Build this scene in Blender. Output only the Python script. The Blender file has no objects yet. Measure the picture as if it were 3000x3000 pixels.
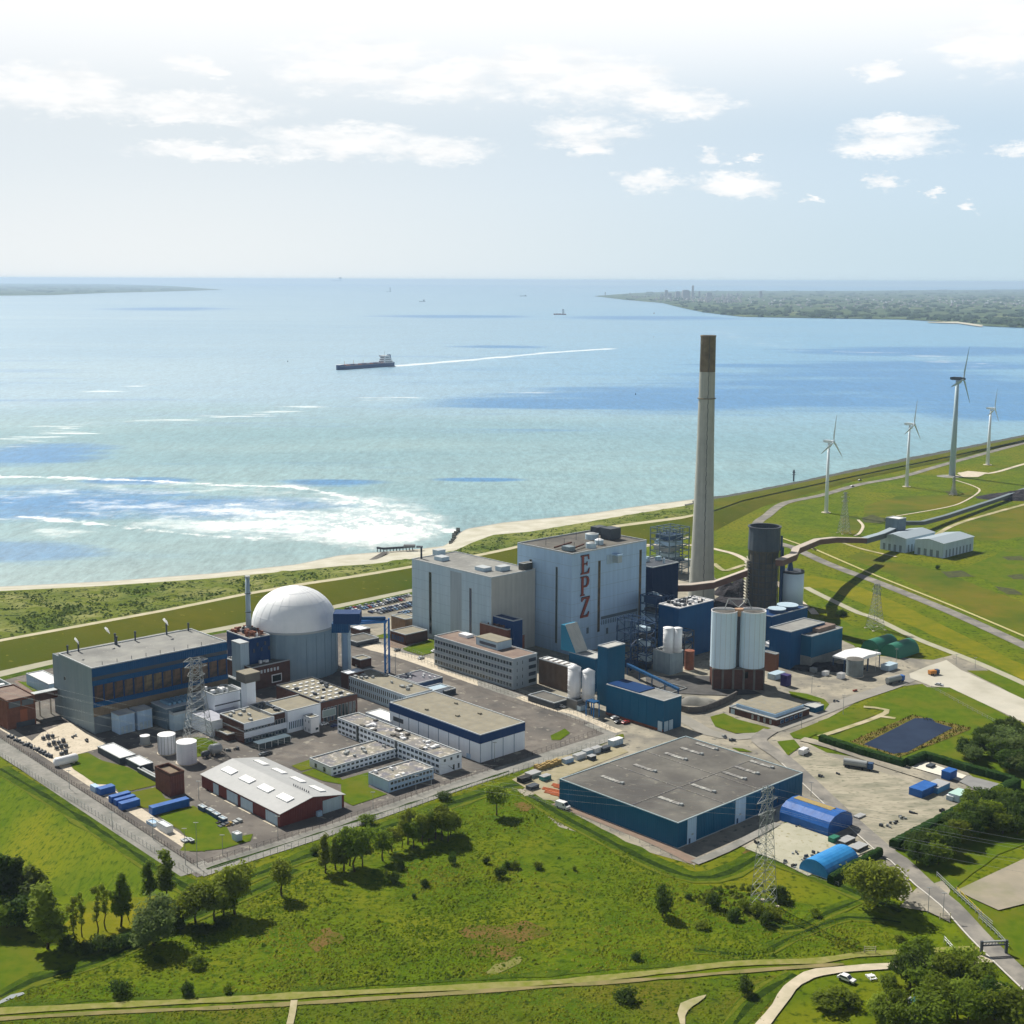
import bpy, bmesh, math, random
from mathutils import Vector, Matrix, noise
from mathutils.geometry import tessellate_polygon
R = random.Random(7)
rad = math.radians
scn = bpy.context.scene
col = scn.collection

# ------------------------------------------------------------------ camera
F_PX = 4035.0; TH = math.atan(680.0 / F_PX); ROLL = rad(0.23); HC = 210.0
cam = bpy.data.objects.new('camera', bpy.data.cameras.new('camera'))
col.objects.link(cam)
cam.data.sensor_width = 36.0
cam.data.lens = F_PX / 3000.0 * 36.0
cam.data.clip_start = 1.0
cam.data.clip_end = 200000.0
cam.matrix_world = (Matrix.Translation((0, 0, HC)) @ Matrix.Rotation(math.pi / 2 - TH, 4, 'X')
                    @ Matrix.Rotation(ROLL, 4, 'Z'))
scn.camera = cam

# ------------------------------------------------------------------ sun, sky, exposure
SUN_AZ = -38.0; SUN_EL = 46.0        # azimuth from +Y towards +X
d = Vector((math.sin(rad(SUN_AZ)) * math.cos(rad(SUN_EL)), math.cos(rad(SUN_AZ)) * math.cos(rad(SUN_EL)), math.sin(rad(SUN_EL))))
sun = bpy.data.objects.new('sun', bpy.data.lights.new('sun', 'SUN'))
sun.data.energy = 5.0; sun.data.angle = rad(0.5); sun.data.color = (1.0, 0.95, 0.86)
sun.rotation_euler = d.to_track_quat('Z', 'Y').to_euler()
sun.location = (0, 0, 400)
col.objects.link(sun)
scn.view_settings.view_transform = 'Standard'
scn.view_settings.look = 'None'
scn.view_settings.gamma = 1.0
scn.view_settings.use_curve_mapping = False
scn.view_settings.exposure = 0.40
scn.cycles.max_bounces = 6
scn.cycles.volume_bounces = 0
scn.cycles.transparent_max_bounces = 12
scn.cycles.use_denoising = True

world = bpy.data.worlds.new('World'); scn.world = world; world.use_nodes = True
def build_world():
    nt = world.node_tree; nt.nodes.clear(); N = nt.nodes.new; L = nt.links.new
    out = N('ShaderNodeOutputWorld')
    sky = N('ShaderNodeTexSky'); sky.sky_type = 'NISHITA'; sky.sun_disc = False
    sky.sun_elevation = rad(SUN_EL); sky.sun_rotation = rad(SUN_AZ)
    sky.altitude = 200; sky.air_density = 0.4; sky.dust_density = 0.25; sky.ozone_density = 1.2
    geo = N('ShaderNodeTexCoord')
    sep = N('ShaderNodeSeparateXYZ'); L(geo.outputs['Generated'], sep.inputs[0])
    def M(op, a, b=None, c=None, clamp=False):
        n = N('ShaderNodeMath'); n.operation = op; n.use_clamp = clamp
        for i, v in enumerate((a, b, c)):
            if v is None: continue
            if isinstance(v, (int, float)): n.inputs[i].default_value = v
            else: L(v, n.inputs[i])
        return n.outputs[0]
    az = M('MULTIPLY', M('ARCTAN2', sep.outputs[0], sep.outputs[1]), 57.29578)
    el = M('MULTIPLY', M('ARCSINE', sep.outputs[2]), 57.29578)
    comb = N('ShaderNodeCombineXYZ'); L(az, comb.inputs[0]); L(el, comb.inputs[1])
    def noise_tex(sx, sy, detail, rough, off=0.0):
        mp = N('ShaderNodeMapping'); mp.inputs['Scale'].default_value = (sx, sy, 1); mp.inputs['Location'].default_value = (off, off, off)
        L(comb.outputs[0], mp.inputs[0])
        n = N('ShaderNodeTexNoise'); n.inputs['Scale'].default_value = 1.0
        n.inputs['Detail'].default_value = detail; n.inputs['Roughness'].default_value = rough
        L(mp.outputs[0], n.inputs['Vector']); return n.outputs[0]
    nz = M('SUBTRACT', noise_tex(0.38, 1.1, 8, 0.58), 0.5)
    nz2 = M('SUBTRACT', noise_tex(1.1, 2.8, 9, 0.68, 7.0), 0.5)
    wob = M('ADD', M('MULTIPLY', nz, 3.6), M('MULTIPLY', nz2, 2.0))
    # clouds seen in the photograph: azimuth, elevation, half width, half height (degrees)
    wx = M('ADD', az, M('ADD', M('MULTIPLY', M('SUBTRACT', noise_tex(0.7, 2.0, 6, 0.6, 21.0), 0.5), 3.2), M('MULTIPLY', M('SUBTRACT', noise_tex(2.6, 6.5, 6, 0.65, 25.0), 0.5), 1.1)))
    wy = M('ADD', el, M('ADD', M('MULTIPLY', M('SUBTRACT', noise_tex(0.8, 2.2, 6, 0.6, 31.0), 0.5), 1.1), M('MULTIPLY', M('SUBTRACT', noise_tex(3.2, 8.0, 6, 0.65, 35.0), 0.5), 0.5)))
    blobs = [(-18.3, 7.1, 3.8, 0.8), (-13.2, 6.6, 3.6, 0.55), (-11.5, 4.95, 3.6, 0.34), (-6.5, 5.4, 3.8, 0.6), (-3.0, 5.1, 2.2, 0.5),
             (-6.6, 8.4, 3.2, 1.1), (-2.6, 7.8, 3.0, .8), (1.2, 8.3, 3.0, .9), (3.6, 7.8, 2.6, 1.0), (6.0, 7.0, 2.4, 0.6), (3.0, 5.9, 1.9, 0.55), (3.0, 5.3, .9, .35),
             (5.6, 3.9, 1.15, 0.44), (8.9, 3.75, 1.6, 0.42), (15.1, 5.25, 2.1, 0.45), (15.2, 5.95, 1.9, 0.36), (19.0, 9.0, 2.4, 1.2), (14.4, 8.0, 0.9, 0.35),
             (19.6, 4.9, .9, .25), (14.6, 3.85, .7, .26), (11.9, 3.2, .5, .15), (18.0, 2.9, .5, .2), (16.6, 3.4, .4, .15), (8.0, 4.9, .5, .35), (9.4, 4.85, .6, .15), (-12.4, 8.2, 1.0, 0.35)]
    m = None
    for (a, e, w, h) in blobs:
        w *= 1.25; h *= 1.3
        dx = M('MULTIPLY', M('SUBTRACT', wx, a), 1.0 / w)
        dy = M('MULTIPLY', M('SUBTRACT', wy, e), 1.0 / h)
        dd = M('ADD', M('MULTIPLY', dx, dx), M('MULTIPLY', dy, dy))
        v = M('MULTIPLY', M('SUBTRACT', 1.0, dd), 1.5)
        m = v if m is None else M('MAXIMUM', m, v)
    m = M('MAXIMUM', m, -1.5)
    m = M('ADD', m, wob)
    # elsewhere in the sky: broken fair-weather clouds of the same kind
    high = M('SUBTRACT', M('MULTIPLY', noise_tex(0.075, 0.11, 9, 0.6, 3.3), 6.0), 4.2)
    gate = M('MULTIPLY', M('SUBTRACT', el, 9.5), 0.35, clamp=True)
    high = M('SUBTRACT', M('MULTIPLY', high, gate), M('SUBTRACT', 1.0, gate))
    m = M('MAXIMUM', m, high)
    ss = N('ShaderNodeMapRange'); ss.interpolation_type = 'SMOOTHSTEP'
    ss.inputs['From Min'].default_value = -0.1; ss.inputs['From Max'].default_value = 1.7
    L(m, ss.inputs[0])
    # milky veil that thickens a little above the horizon layer
    veil = N('ShaderNodeMapRange'); veil.inputs['From Min'].default_value = 5.5; veil.inputs['From Max'].default_value = 11.0
    veil.inputs['To Min'].default_value = 0.0; veil.inputs['To Max'].default_value = 0.95; veil.interpolation_type = 'SMOOTHSTEP'
    L(el, veil.inputs[0])
    fall = N('ShaderNodeMapRange'); fall.inputs['From Min'].default_value = 11.0; fall.inputs['From Max'].default_value = 26.0
    fall.inputs['To Min'].default_value = 1.0; fall.inputs['To Max'].default_value = 0.03; fall.interpolation_type = 'SMOOTHSTEP'
    L(el, fall.inputs[0])
    vv = M('MULTIPLY', veil.outputs[0], fall.outputs[0])
    low = N('ShaderNodeMapRange'); low.inputs['From Min'].default_value = 0.0; low.inputs['From Max'].default_value = 6.5
    low.inputs['To Min'].default_value = 1.0; low.inputs['To Max'].default_value = 0.0; low.interpolation_type = 'SMOOTHSTEP'
    L(el, low.inputs[0])
    bg1 = N('ShaderNodeBackground'); bg1.inputs['Strength'].default_value = SKY_S
    L(sky.outputs[0], bg1.inputs[0])
    def bg(c, s=1.0):
        b = N('ShaderNodeBackground'); b.inputs[0].default_value = (*c, 1); b.inputs[1].default_value = s; return b.outputs[0]
    def mix(f, a, b):
        n = N('ShaderNodeMixShader')
        if isinstance(f, (int, float)): n.inputs[0].default_value = f
        else: L(f, n.inputs[0])
        L(a, n.inputs[1]); L(b, n.inputs[2]); return n.outputs[0]
    # thin haze layer towards the horizon: warmer and paler on the sun's side (left), bluer to the right
    side = N('ShaderNodeMapRange'); side.inputs['From Min'].default_value = -20.0; side.inputs['From Max'].default_value = 22.0
    side.interpolation_type = 'SMOOTHSTEP'
    L(M('ABSOLUTE', M('SUBTRACT', az, SUN_AZ + 17.0)), side.inputs[0])
    side.inputs['From Min'].default_value = 4.0; side.inputs['From Max'].default_value = 44.0
    hz = mix(side.outputs[0], bg((0.66, 0.69, 0.70)), bg((0.44, 0.56, 0.63)))
    hfac = M('ADD', 0.85, M('MULTIPLY', low.outputs[0], 0.1))
    farf = N('ShaderNodeMapRange'); farf.inputs['From Min'].default_value = 10.0; farf.inputs['From Max'].default_value = 24.0
    farf.inputs['To Min'].default_value = 1.0; farf.inputs['To Max'].default_value = 0.03
    L(el, farf.inputs[0])
    hfac = M('MULTIPLY', M('ADD', hfac, 0.1), farf.outputs[0], clamp=True)
    mid = N('ShaderNodeMapRange'); mid.inputs['From Min'].default_value = 0.6; mid.inputs['From Max'].default_value = 5.0; mid.interpolation_type = 'SMOOTHSTEP'
    L(el, mid.inputs[0])
    hz = mix(mid.outputs[0], hz, mix(side.outputs[0], bg((0.61, 0.66, 0.69)), bg((0.47, 0.585, 0.68))))
    s = mix(hfac, bg1.outputs[0], hz)
    s = mix(vv, s, bg((0.79, 0.80, 0.81)))
    shd = N('ShaderNodeMapRange'); shd.inputs['From Min'].default_value = -0.6; shd.inputs['From Max'].default_value = 0.25; shd.interpolation_type = 'SMOOTHSTEP'
    L(M('ADD', M('MULTIPLY', M('SUBTRACT', noise_tex(0.5, 1.9, 5, 0.5, 11.0), 0.5), 2.0), M('MULTIPLY', nz, 0.8)), shd.inputs[0])
    s = mix(M('MULTIPLY', ss.outputs[0], 0.95), s, mix(shd.outputs[0], bg((0.68, 0.70, 0.715)), bg((0.80, 0.80, 0.795))))
    L(s, out.inputs[0])
SKY_S = 0.05
build_world()

# ------------------------------------------------------------------ picture point -> place on a level
def G(px, py, z=0.0):
    x = px - 1500.0; y = py - 1500.0
    xr = x * math.cos(ROLL) + y * math.sin(ROLL); yr = -x * math.sin(ROLL) + y * math.cos(ROLL)
    dy = F_PX * math.cos(TH) - yr * math.sin(TH); dz = -F_PX * math.sin(TH) - yr * math.cos(TH)
    t = (z - HC) / dz
    return Vector((xr * t, dy * t, z))
def PR(p):
    X, Y, Z = p[0], p[1], p[2] - HC
    zc = Y * math.cos(TH) - Z * math.sin(TH); yc = -Y * math.sin(TH) - Z * math.cos(TH)
    xr = X / zc * F_PX; yr = yc / zc * F_PX
    return (1500 + xr * math.cos(ROLL) - yr * math.sin(ROLL), 1500 + xr * math.sin(ROLL) + yr * math.cos(ROLL))
def HT(bx, by, ty, z0=0.0):
    p = G(bx, by, z0); lo, hi = z0, 400.0
    for _ in range(40):
        m = (lo + hi) / 2
        if PR((p.x, p.y, m))[1] > ty: lo = m
        else: hi = m
    return lo - z0
def V(x, y): return (x * 1.5528, y * 1.5528)
def KK(x0, y0, s): return lambda x, y: (x0 + x * s, y0 + y * s)
S5 = 500 / 1932; S6 = 600 / 1932; S7 = 700 / 1932; S4 = 400 / 1932; S10 = 1000 / 1932
kA = KK(0, 1750, S5); kB = KK(500, 1600, S5); kC = KK(500, 2000, S5); kD = KK(0, 2150, S6)
kE = KK(900, 1700, S5); kF = KK(1100, 1500, S5); kG = KK(1500, 1500, S5); kH = KK(1600, 1800, S5)
kI = KK(1900, 1500, S5); kJ = KK(2000, 1750, S5); kK = KK(2400, 1750, S6); kL = KK(2300, 1200, S7)
kM = KK(1500, 2100, S6); kN = KK(2000, 2100, S6); kO = KK(2400, 2300, S7); kP = KK(0, 2500, S10)
kQ = KK(900, 2350, S6); kR = KK(1000, 2000, S5); kS = KK(2400, 950, S6); kT = KK(1300, 2700, 1100 / 1932)
kU = KK(0, 1900, S4); kW = KK(400, 1900, S6); kX = KK(1850, 1550, 300 / 1932)
UAZ = 47.0
GA = rad(90 - UAZ)                      # rotation of the plant grid: local x = right-back, local y = left-back
UX = Vector((math.cos(GA), math.sin(GA), 0)); VX = Vector((-math.sin(GA), math.cos(GA), 0))

# ------------------------------------------------------------------ materials
MATS = {}
def mat(name, c, rough=0.8, c2=None, sc=0.3, det=5, lo=0.35, hi=0.65, bump=0.0, bsc=None, metal=0.0, spec=0.3, c3=None, sc3=0.03,
        stripes=0.0, sdist=1.0, trans=0.0, coords='Object', rnd=0.0, lo3=0.45, hi3=0.65, fleck=None, fsc=1.5, flo=.6, fhi=.75, stretch=None, stains=0.0):
    if name in MATS: return MATS[name]
    m = bpy.data.materials.new(name); m.use_nodes = True; nt = m.node_tree
    N = nt.nodes.new; L = nt.links.new
    b = nt.nodes['Principled BSDF']
    b.inputs['Roughness'].default_value = rough; b.inputs['Metallic'].default_value = metal
    b.inputs['Specular IOR Level'].default_value = spec if rough < .89 else 0.04
    tc = N('ShaderNodeTexCoord'); vec = tc.outputs[coords]
    if stretch:
        mp = N('ShaderNodeMapping'); mp.inputs['Scale'].default_value = stretch; L(vec, mp.inputs[0]); svec = mp.outputs[0]
    else: svec = vec
    def nz(s, dt, v=None):
        n = N('ShaderNodeTexNoise'); n.inputs['Scale'].default_value = s; n.inputs['Detail'].default_value = dt
        n.inputs['Roughness'].default_value = 0.6; L(svec if v is None else v, n.inputs['Vector']); return n.outputs[0]
    def rng(f, a, z):
        r = N('ShaderNodeMapRange'); r.inputs['From Min'].default_value = a; r.inputs['From Max'].default_value = z; L(f, r.inputs[0]); return r.outputs[0]
    def mx(f, a, z, mode='MIX'):
        n = N('ShaderNodeMix'); n.data_type = 'RGBA'; n.blend_type = mode
        if isinstance(f, float): n.inputs[0].default_value = f
        else: L(f, n.inputs[0])
        for i, q in ((6, a), (7, z)):
            if isinstance(q, tuple): n.inputs[i].default_value = (*q, 1)
            else: L(q, n.inputs[i])
        return n.outputs[2]
    cur = c
    if c2 is not None: cur = mx(rng(nz(sc, det), lo, hi), c, c2)
    if c3 is not None: cur = mx(rng(nz(sc3, 4), lo3, hi3), cur, c3)
    if fleck is not None: cur = mx(rng(nz(fsc, 2), flo, fhi), cur, fleck)
    if stains:
        mp = N('ShaderNodeMapping'); mp.inputs['Scale'].default_value = (0.5, 0.5, 0.03); L(vec, mp.inputs[0])
        cur = mx(stains, cur, mx(rng(nz(1.0, 6, mp.outputs[0]), 0.3, 0.75), (0.55, 0.55, 0.55), (1.15, 1.12, 1.08)), 'MULTIPLY')
    if rnd:
        oi = N('ShaderNodeObjectInfo'); r = N('ShaderNodeMapRange')
        r.inputs['To Min'].default_value = 1 - rnd; r.inputs['To Max'].default_value = 1 + rnd; L(oi.outputs['Random'], r.inputs[0])
        h = N('ShaderNodeHueSaturation'); L(r.outputs[0], h.inputs['Value'])
        r2 = N('ShaderNodeMapRange'); r2.inputs['To Min'].default_value = 0.5 - rnd * .12; r2.inputs['To Max'].default_value = 0.5 + rnd * .06
        L(oi.outputs['Random'], r2.inputs[0]); L(r2.outputs[0], h.inputs['Hue'])
        if isinstance(cur, tuple): h.inputs['Color'].default_value = (*cur, 1)
        else: L(cur, h.inputs['Color'])
        cur = h.outputs[0]
    if isinstance(cur, tuple): b.inputs['Base Color'].default_value = (*cur, 1)
    else: L(cur, b.inputs['Base Color'])
    hgt = None
    if stripes:
        sp = N('ShaderNodeSeparateXYZ'); L(vec, sp.inputs[0])
        a = N('ShaderNodeMath'); a.operation = 'ADD'; L(sp.outputs[0], a.inputs[0]); L(sp.outputs[1], a.inputs[1])
        w = N('ShaderNodeMath'); w.operation = 'MULTIPLY'; L(a.outputs[0], w.inputs[0]); w.inputs[1].default_value = 6.2832 / sdist
        s = N('ShaderNodeMath'); s.operation = 'SINE'; L(w.outputs[0], s.inputs[0])
        bp = N('ShaderNodeBump'); bp.inputs['Strength'].default_value = stripes; bp.inputs['Distance'].default_value = sdist * .12
        L(s.outputs[0], bp.inputs['Height']); L(bp.outputs[0], b.inputs['Normal'])
    elif bump:
        bp = N('ShaderNodeBump'); bp.inputs['Strength'].default_value = bump; bp.inputs['Distance'].default_value = 1.0 / (bsc or sc)
        L(nz(bsc or sc, 6), bp.inputs['Height']); L(bp.outputs[0], b.inputs['Normal'])
    if trans:
        t = N('ShaderNodeBsdfTranslucent'); ms = N('ShaderNodeMixShader'); ms.inputs[0].default_value = trans
        if isinstance(cur, tuple): t.inputs[0].default_value = (*cur, 1)
        else: L(cur, t.inputs[0])
        L(b.outputs[0], ms.inputs[1]); L(t.outputs[0], ms.inputs[2]); L(ms.outputs[0], nt.nodes['Material Output'].inputs[0])
    MATS[name] = m
    return m

# greens of land
GR_FIELD = mat('field_grass', (0.068, 0.112, 0.003), 0.95, (0.120, 0.160, 0.004), 0.07, 9, c3=(0.151, 0.156, 0.007), sc3=0.012, bump=0.25, bsc=0.8, coords='Object', fleck=(0.030, 0.057, 0.002), fsc=0.35, flo=.52, fhi=.7)
GR_MEADOW = mat('meadow_grass', (0.057, 0.104, 0.003), 0.95, (0.108, 0.160, 0.004), 0.10, 9, c3=(0.141, 0.160, 0.007), sc3=0.022, bump=0.6, bsc=0.7, fleck=(0.040, 0.078, 0.002), fsc=0.4, flo=.48, fhi=.66)
GR_LAWN = mat('lawn_grass', (0.064, 0.111, 0.004), 0.95, (0.094, 0.138, 0.005), 0.2, 6, bump=0.2, bsc=2.0, c3=(0.113, 0.130, 0.009), sc3=0.05)
GR_YELLOW = mat('flower_field', (0.119, 0.140, 0.005), 0.95, (0.178, 0.170, 0.007), 0.1, 8, c3=(0.255, 0.212, 0.011), sc3=0.02, bump=0.3, bsc=0.7, lo3=.55, hi3=.75)
GR_DIKE = mat('dike_grass', (0.075, 0.091, 0.003), 0.95, (0.116, 0.111, 0.007), 0.04, 8, bump=0.2, bsc=.6, c3=(0.061, 0.091, 0.004), sc3=0.01, fleck=(0.178, 0.171, 0.021), fsc=.25, flo=.68, fhi=.74)
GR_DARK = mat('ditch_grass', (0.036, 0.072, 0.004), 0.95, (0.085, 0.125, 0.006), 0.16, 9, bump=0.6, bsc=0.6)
GR_HEATH = mat('heath_grass', (0.101, 0.123, 0.007), 0.95, (0.143, 0.123, 0.013), 0.04, 8, bump=0.3, bsc=0.6, c3=(0.059, 0.099, 0.006), sc3=0.015)
GR_RED = mat('sorrel_patch', (0.155, 0.10, 0.03), 0.95, (0.085, 0.095, 0.010), 0.12, 7, bump=0.5, bsc=0.5, lo=.4, hi=.6)
SAND = mat('beach_sand', (0.55, 0.53, 0.45), 0.95, (0.43, 0.41, 0.32), 0.06, 8, bump=0.2, bsc=.4)
SCRUB = mat('dune_scrub', (0.12, 0.15, 0.02), 0.95, (0.30, 0.29, 0.12), 0.06, 9, bump=0.5, bsc=.3, c3=(0.08, 0.12, 0.014), sc3=0.03, lo=.42, hi=.68, fleck=(0.02, .04, .008), fsc=.22, flo=.55, fhi=.68)
ASPH = mat('asphalt', (0.135, 0.122, 0.11), 0.9, (0.21, 0.19, 0.165), 0.10, 9, c3=(0.10, 0.095, 0.09), sc3=0.05, lo=.42, hi=.6, fleck=(.27, .25, .21), fsc=.22, flo=.62, fhi=.68)
ASPH_D = mat('asphalt_worn', (0.21, 0.20, 0.18), 0.9, (0.29, 0.27, 0.235), 0.12, 9, lo=.42, hi=.6, c3=(0.16, 0.155, 0.145), sc3=0.07)
YARD = mat('yard_paving', (0.27, 0.25, 0.20), 0.9, (0.37, 0.335, 0.26), 0.09, 9, c3=(0.19, 0.18, 0.155), sc3=0.05, lo=.42, hi=.6, fleck=(.13, .125, .11), fsc=.25, flo=.61, fhi=.70)
YARD2 = mat('concrete_slab', (0.30, 0.275, 0.21), 0.9, (0.40, 0.365, 0.28), 0.09, 9, c3=(0.22, 0.215, 0.16), sc3=0.05, stretch=(1, 2.5, 1), fleck=(.17, .17, .12), fsc=.3, flo=.55, fhi=.7)
CONC = mat('pale_concrete', (0.60, 0.53, 0.42), 0.9, (0.50, 0.44, 0.34), 0.2, 7, fleck=(.4, .36, .28), fsc=.8, flo=.58, fhi=.7)
GRAVEL = mat('gravel', (0.24, 0.235, 0.215), 0.95, (0.30, 0.29, 0.26), 0.6, 7, c3=(.19, .19, .17), sc3=.08)
BRICKPAVE = mat('red_paving', (0.25, 0.18, 0.14), 0.9, (0.20, 0.155, 0.12), 0.3, 6)
TRACK = mat('sandy_track', (0.38, 0.34, 0.21), 0.95, (0.24, 0.24, 0.09), 0.12, 8, c3=(.5, .43, .3), sc3=.05)
ROADP = mat('service_road', (0.33, 0.32, 0.24), 0.95, (0.40, 0.38, 0.28), 0.1, 7)
REED = mat('reed_bank', (0.20, 0.14, 0.045), 0.95, (0.09, 0.11, 0.012), 0.4, 7, bump=.5, bsc=1.0)
PONDW = mat('pond_water', (0.012, 0.022, 0.050), 0.4, (0.02, 0.035, 0.07), 0.08, 4, spec=0.03)
COAL = mat('coal_heap', (0.03, 0.03, 0.035), 0.9, (0.06, 0.055, 0.06), 0.3, 7, bump=.6)
ROCK = mat('rock_revetment', (0.045, 0.055, 0.05), 0.9, (0.13, 0.13, 0.12), 0.5, 6, bump=.6)
# building stuff
BLUE = mat('blue_cladding', (0.002, 0.058, 0.17), 0.55, (0.003, 0.075, 0.20), 0.05, 5, stripes=0.35, sdist=1.0, spec=.15, stains=.2)
TEAL = mat('petrol_cladding', (0.002, 0.078, 0.165), 0.55, (0.003, 0.095, 0.19), 0.05, 5, stripes=0.16, sdist=1.0, spec=.15, stains=.2)
BLUED = mat('deep_blue_fascia', (0.002, 0.035, 0.13), 0.5, spec=.15, stripes=.2, sdist=.8)
BLUEB = mat('bright_blue_steel', (0.01, 0.15, 0.42), 0.5)
GREYC = mat('grey_cladding', (0.19, 0.255, 0.29), 0.6, (0.225, 0.28, 0.31), 0.08, 5, stripes=0.35, sdist=1.2, stains=.3, spec=.15)
PALEC = mat('pale_blue_cladding', (0.40, 0.57, 0.76), 0.55, (0.43, 0.60, 0.78), 0.05, 5, stripes=0.30, sdist=1.2, stains=.35, spec=.15)
PALEG = mat('pale_grey_cladding', (0.42, 0.55, 0.64), 0.6, (0.46, 0.58, 0.66), 0.06, 5, stripes=0.30, sdist=1.2, stains=.35, spec=.15)
CREAM = mat('cream_cladding', (0.50, 0.50, 0.46), 0.6, (0.45, 0.45, 0.42), 0.1, 5, stripes=0.2, sdist=1.2, stains=.4)
WHITEP = mat('white_cladding', (0.80, 0.85, 0.90), 0.5, (0.75, 0.81, 0.88), 0.15, 5, stains=.15)
WHITE = mat('white_paint', (0.78, 0.79, 0.80), 0.45, stains=.2)
DOMEW = mat('dome_paint', (0.88, 0.89, 0.90), 0.5, (0.84, 0.86, 0.87), 0.25, 6, stains=.08)
CONCW = mat('containment_concrete', (0.22, 0.32, 0.40), 0.7, (0.25, 0.35, 0.42), 0.12, 7, stains=.25)
CHIM = mat('chimney_concrete', (0.44, 0.45, 0.40), 0.8, (0.38, 0.39, 0.35), 0.15, 6, stains=.4)
CHIMT = mat('sooty_concrete', (0.23, 0.185, 0.12), 0.85, (0.15, 0.12, 0.085), 0.3, 6, stains=.5)
BRICK = mat('red_brick', (0.20, 0.085, 0.055), 0.9, (0.15, 0.06, 0.04), 0.4, 7, bump=.1, bsc=3)
BRICKD = mat('dark_brick', (0.085, 0.045, 0.038), 0.9, (0.12, 0.06, 0.045), 0.4, 7)
MAROON = mat('maroon_cladding', (0.13, 0.022, 0.02), 0.6, (0.16, 0.03, 0.025), 0.3, 4, stripes=.3, sdist=.8)
BROWN = mat('brown_cladding', (0.16, 0.12, 0.075), 0.8, (0.20, 0.15, 0.10), 0.3, 5, stripes=.3, sdist=.8)
ROOF = mat('grey_felt_roof', (0.25, 0.25, 0.24), 0.95, (0.31, 0.31, 0.285), 0.12, 8, c3=(.20, .20, .19), sc3=.05, fleck=(.4, .39, .35), fsc=.5, flo=.66, fhi=.74)
ROOFW = mat('weathered_roof', (0.115, 0.11, 0.10), 0.95, (0.175, 0.168, 0.15), 0.08, 9, c3=(.10, .095, .09), sc3=.03, fleck=(.20, .19, .16), fsc=.35, flo=.62, fhi=.74)
ROOFM = mat('mottled_roof', (0.30, 0.28, 0.22), 0.95, (0.17, 0.17, 0.20), 0.18, 8, fleck=(.6, .56, .5), fsc=.5, flo=.55, fhi=.7)
ROOFG = mat('gravel_roof', (0.24, 0.22, 0.17), 0.95, (0.30, 0.275, 0.21), 0.25, 8, fleck=(.24, .24, .22), fsc=.7, flo=.56, fhi=.7)
ROOFB = mat('brown_roof', (0.20, 0.15, 0.13), 0.95, (0.27, 0.21, 0.17), 0.2, 7)
SHEET = mat('grey_roof_sheet', (0.36, 0.37, 0.37), 0.6, (0.40, 0.41, 0.41), 0.1, 6, stripes=.3, sdist=1.0, stains=.2)
SKYL = mat('skylight_white', (0.82, 0.82, 0.80), 0.4)
SKYLD = mat('skylight_dirty', (0.36, 0.355, 0.33), 0.6, (0.19, 0.185, 0.17), 0.9, 5, rnd=.35)
GLASS = mat('dark_glass', (0.035, 0.050, 0.065), 0.15, spec=.5, rnd=.75)
GLASSB = mat('bronze_glass', (0.040, 0.032, 0.025), 0.3, (0.16, 0.10, 0.05), 0.16, 7, spec=.3, lo=.45, hi=.62, rnd=.4)
FRAMEW = mat('window_frame', (0.6, 0.64, 0.66), 0.6)
PARA = mat('parapet_metal', (0.42, 0.45, 0.46), 0.6)
STEEL = mat('galvanised_steel', (0.30, 0.32, 0.32), 0.6, metal=.2)
STEELD = mat('dark_steel', (0.05, 0.06, 0.075), 0.6)
STEELB = mat('blue_steel', (0.02, 0.06, 0.14), 0.6)
TANKW = mat('tank_white', (0.74, 0.76, 0.80), 0.45, (0.68, 0.71, 0.76), 0.3, 5, stains=.4)
SILO = mat('silo_paint', (0.58, 0.74, 0.84), 0.5, (0.62, 0.77, 0.86), 0.1, 5, stains=.05)
TOWERD = mat('tower_dark_cladding', (0.075, 0.085, 0.085), 0.8, (0.12, 0.11, 0.09), 0.12, 7, stains=.8)
RUST = mat('rust_orange', (0.27, 0.095, 0.05), 0.8, (0.18, 0.065, 0.04), 0.4, 6)
CONVB = mat('conveyor_brown', (0.14, 0.075, 0.055), 0.8, (0.11, 0.06, 0.05), 0.2, 5)
CONVT = mat('conveyor_roof', (0.44, 0.38, 0.32), 0.8)
CONVG = mat('conveyor_grey', (0.10, 0.12, 0.12), 0.8)
CONVGT = mat('conveyor_grey_roof', (0.30, 0.36, 0.40), 0.7)
GREENT = mat('green_canvas', (0.02, 0.16, 0.10), 0.6)
BLUET = mat('blue_canvas', (0.006, 0.085, 0.32), 0.5, (0.010, 0.11, 0.39), 0.3, 5, bump=.1, bsc=.6)
LBLUET = mat('light_blue_canvas', (0.015, 0.19, 0.48), 0.5, (0.03, 0.25, 0.56), 0.3, 5)
YELL = mat('ochre_panel', (0.36, 0.26, 0.08), 0.8, (0.28, .22, .1), .8, 5)
REDL = mat('letter_red', (0.26, 0.05, 0.03), 0.7, (.20, .05, .035), .3, 5)
TIMBER = mat('stacked_timber', (0.42, 0.30, 0.12), 0.9, (.30, .21, .09), 1.2, 5)
RUBBER = mat('rubber', (0.02, 0.02, 0.02), 0.8)
BARK = mat('bark', (0.06, 0.045, 0.03), 0.9)
def leafmat(n, a, b, r=0.14):
    return mat(n, a, 0.7, b, 0.35, 5, trans=0.6, rnd=r, lo=.38, hi=.62, spec=.15)
LEAF = leafmat('leaf_green', (0.12, 0.18, 0.010), (0.21, 0.28, 0.022))
LEAFL = leafmat('leaf_light', (0.19, 0.26, 0.020), (0.32, 0.38, 0.045))
LEAFD = leafmat('leaf_dark', (0.045, 0.090, 0.010), (0.10, 0.155, 0.018))
LEAFB = leafmat('leaf_bluegreen', (0.12, 0.18, 0.045), (0.20, 0.27, 0.08))
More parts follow.
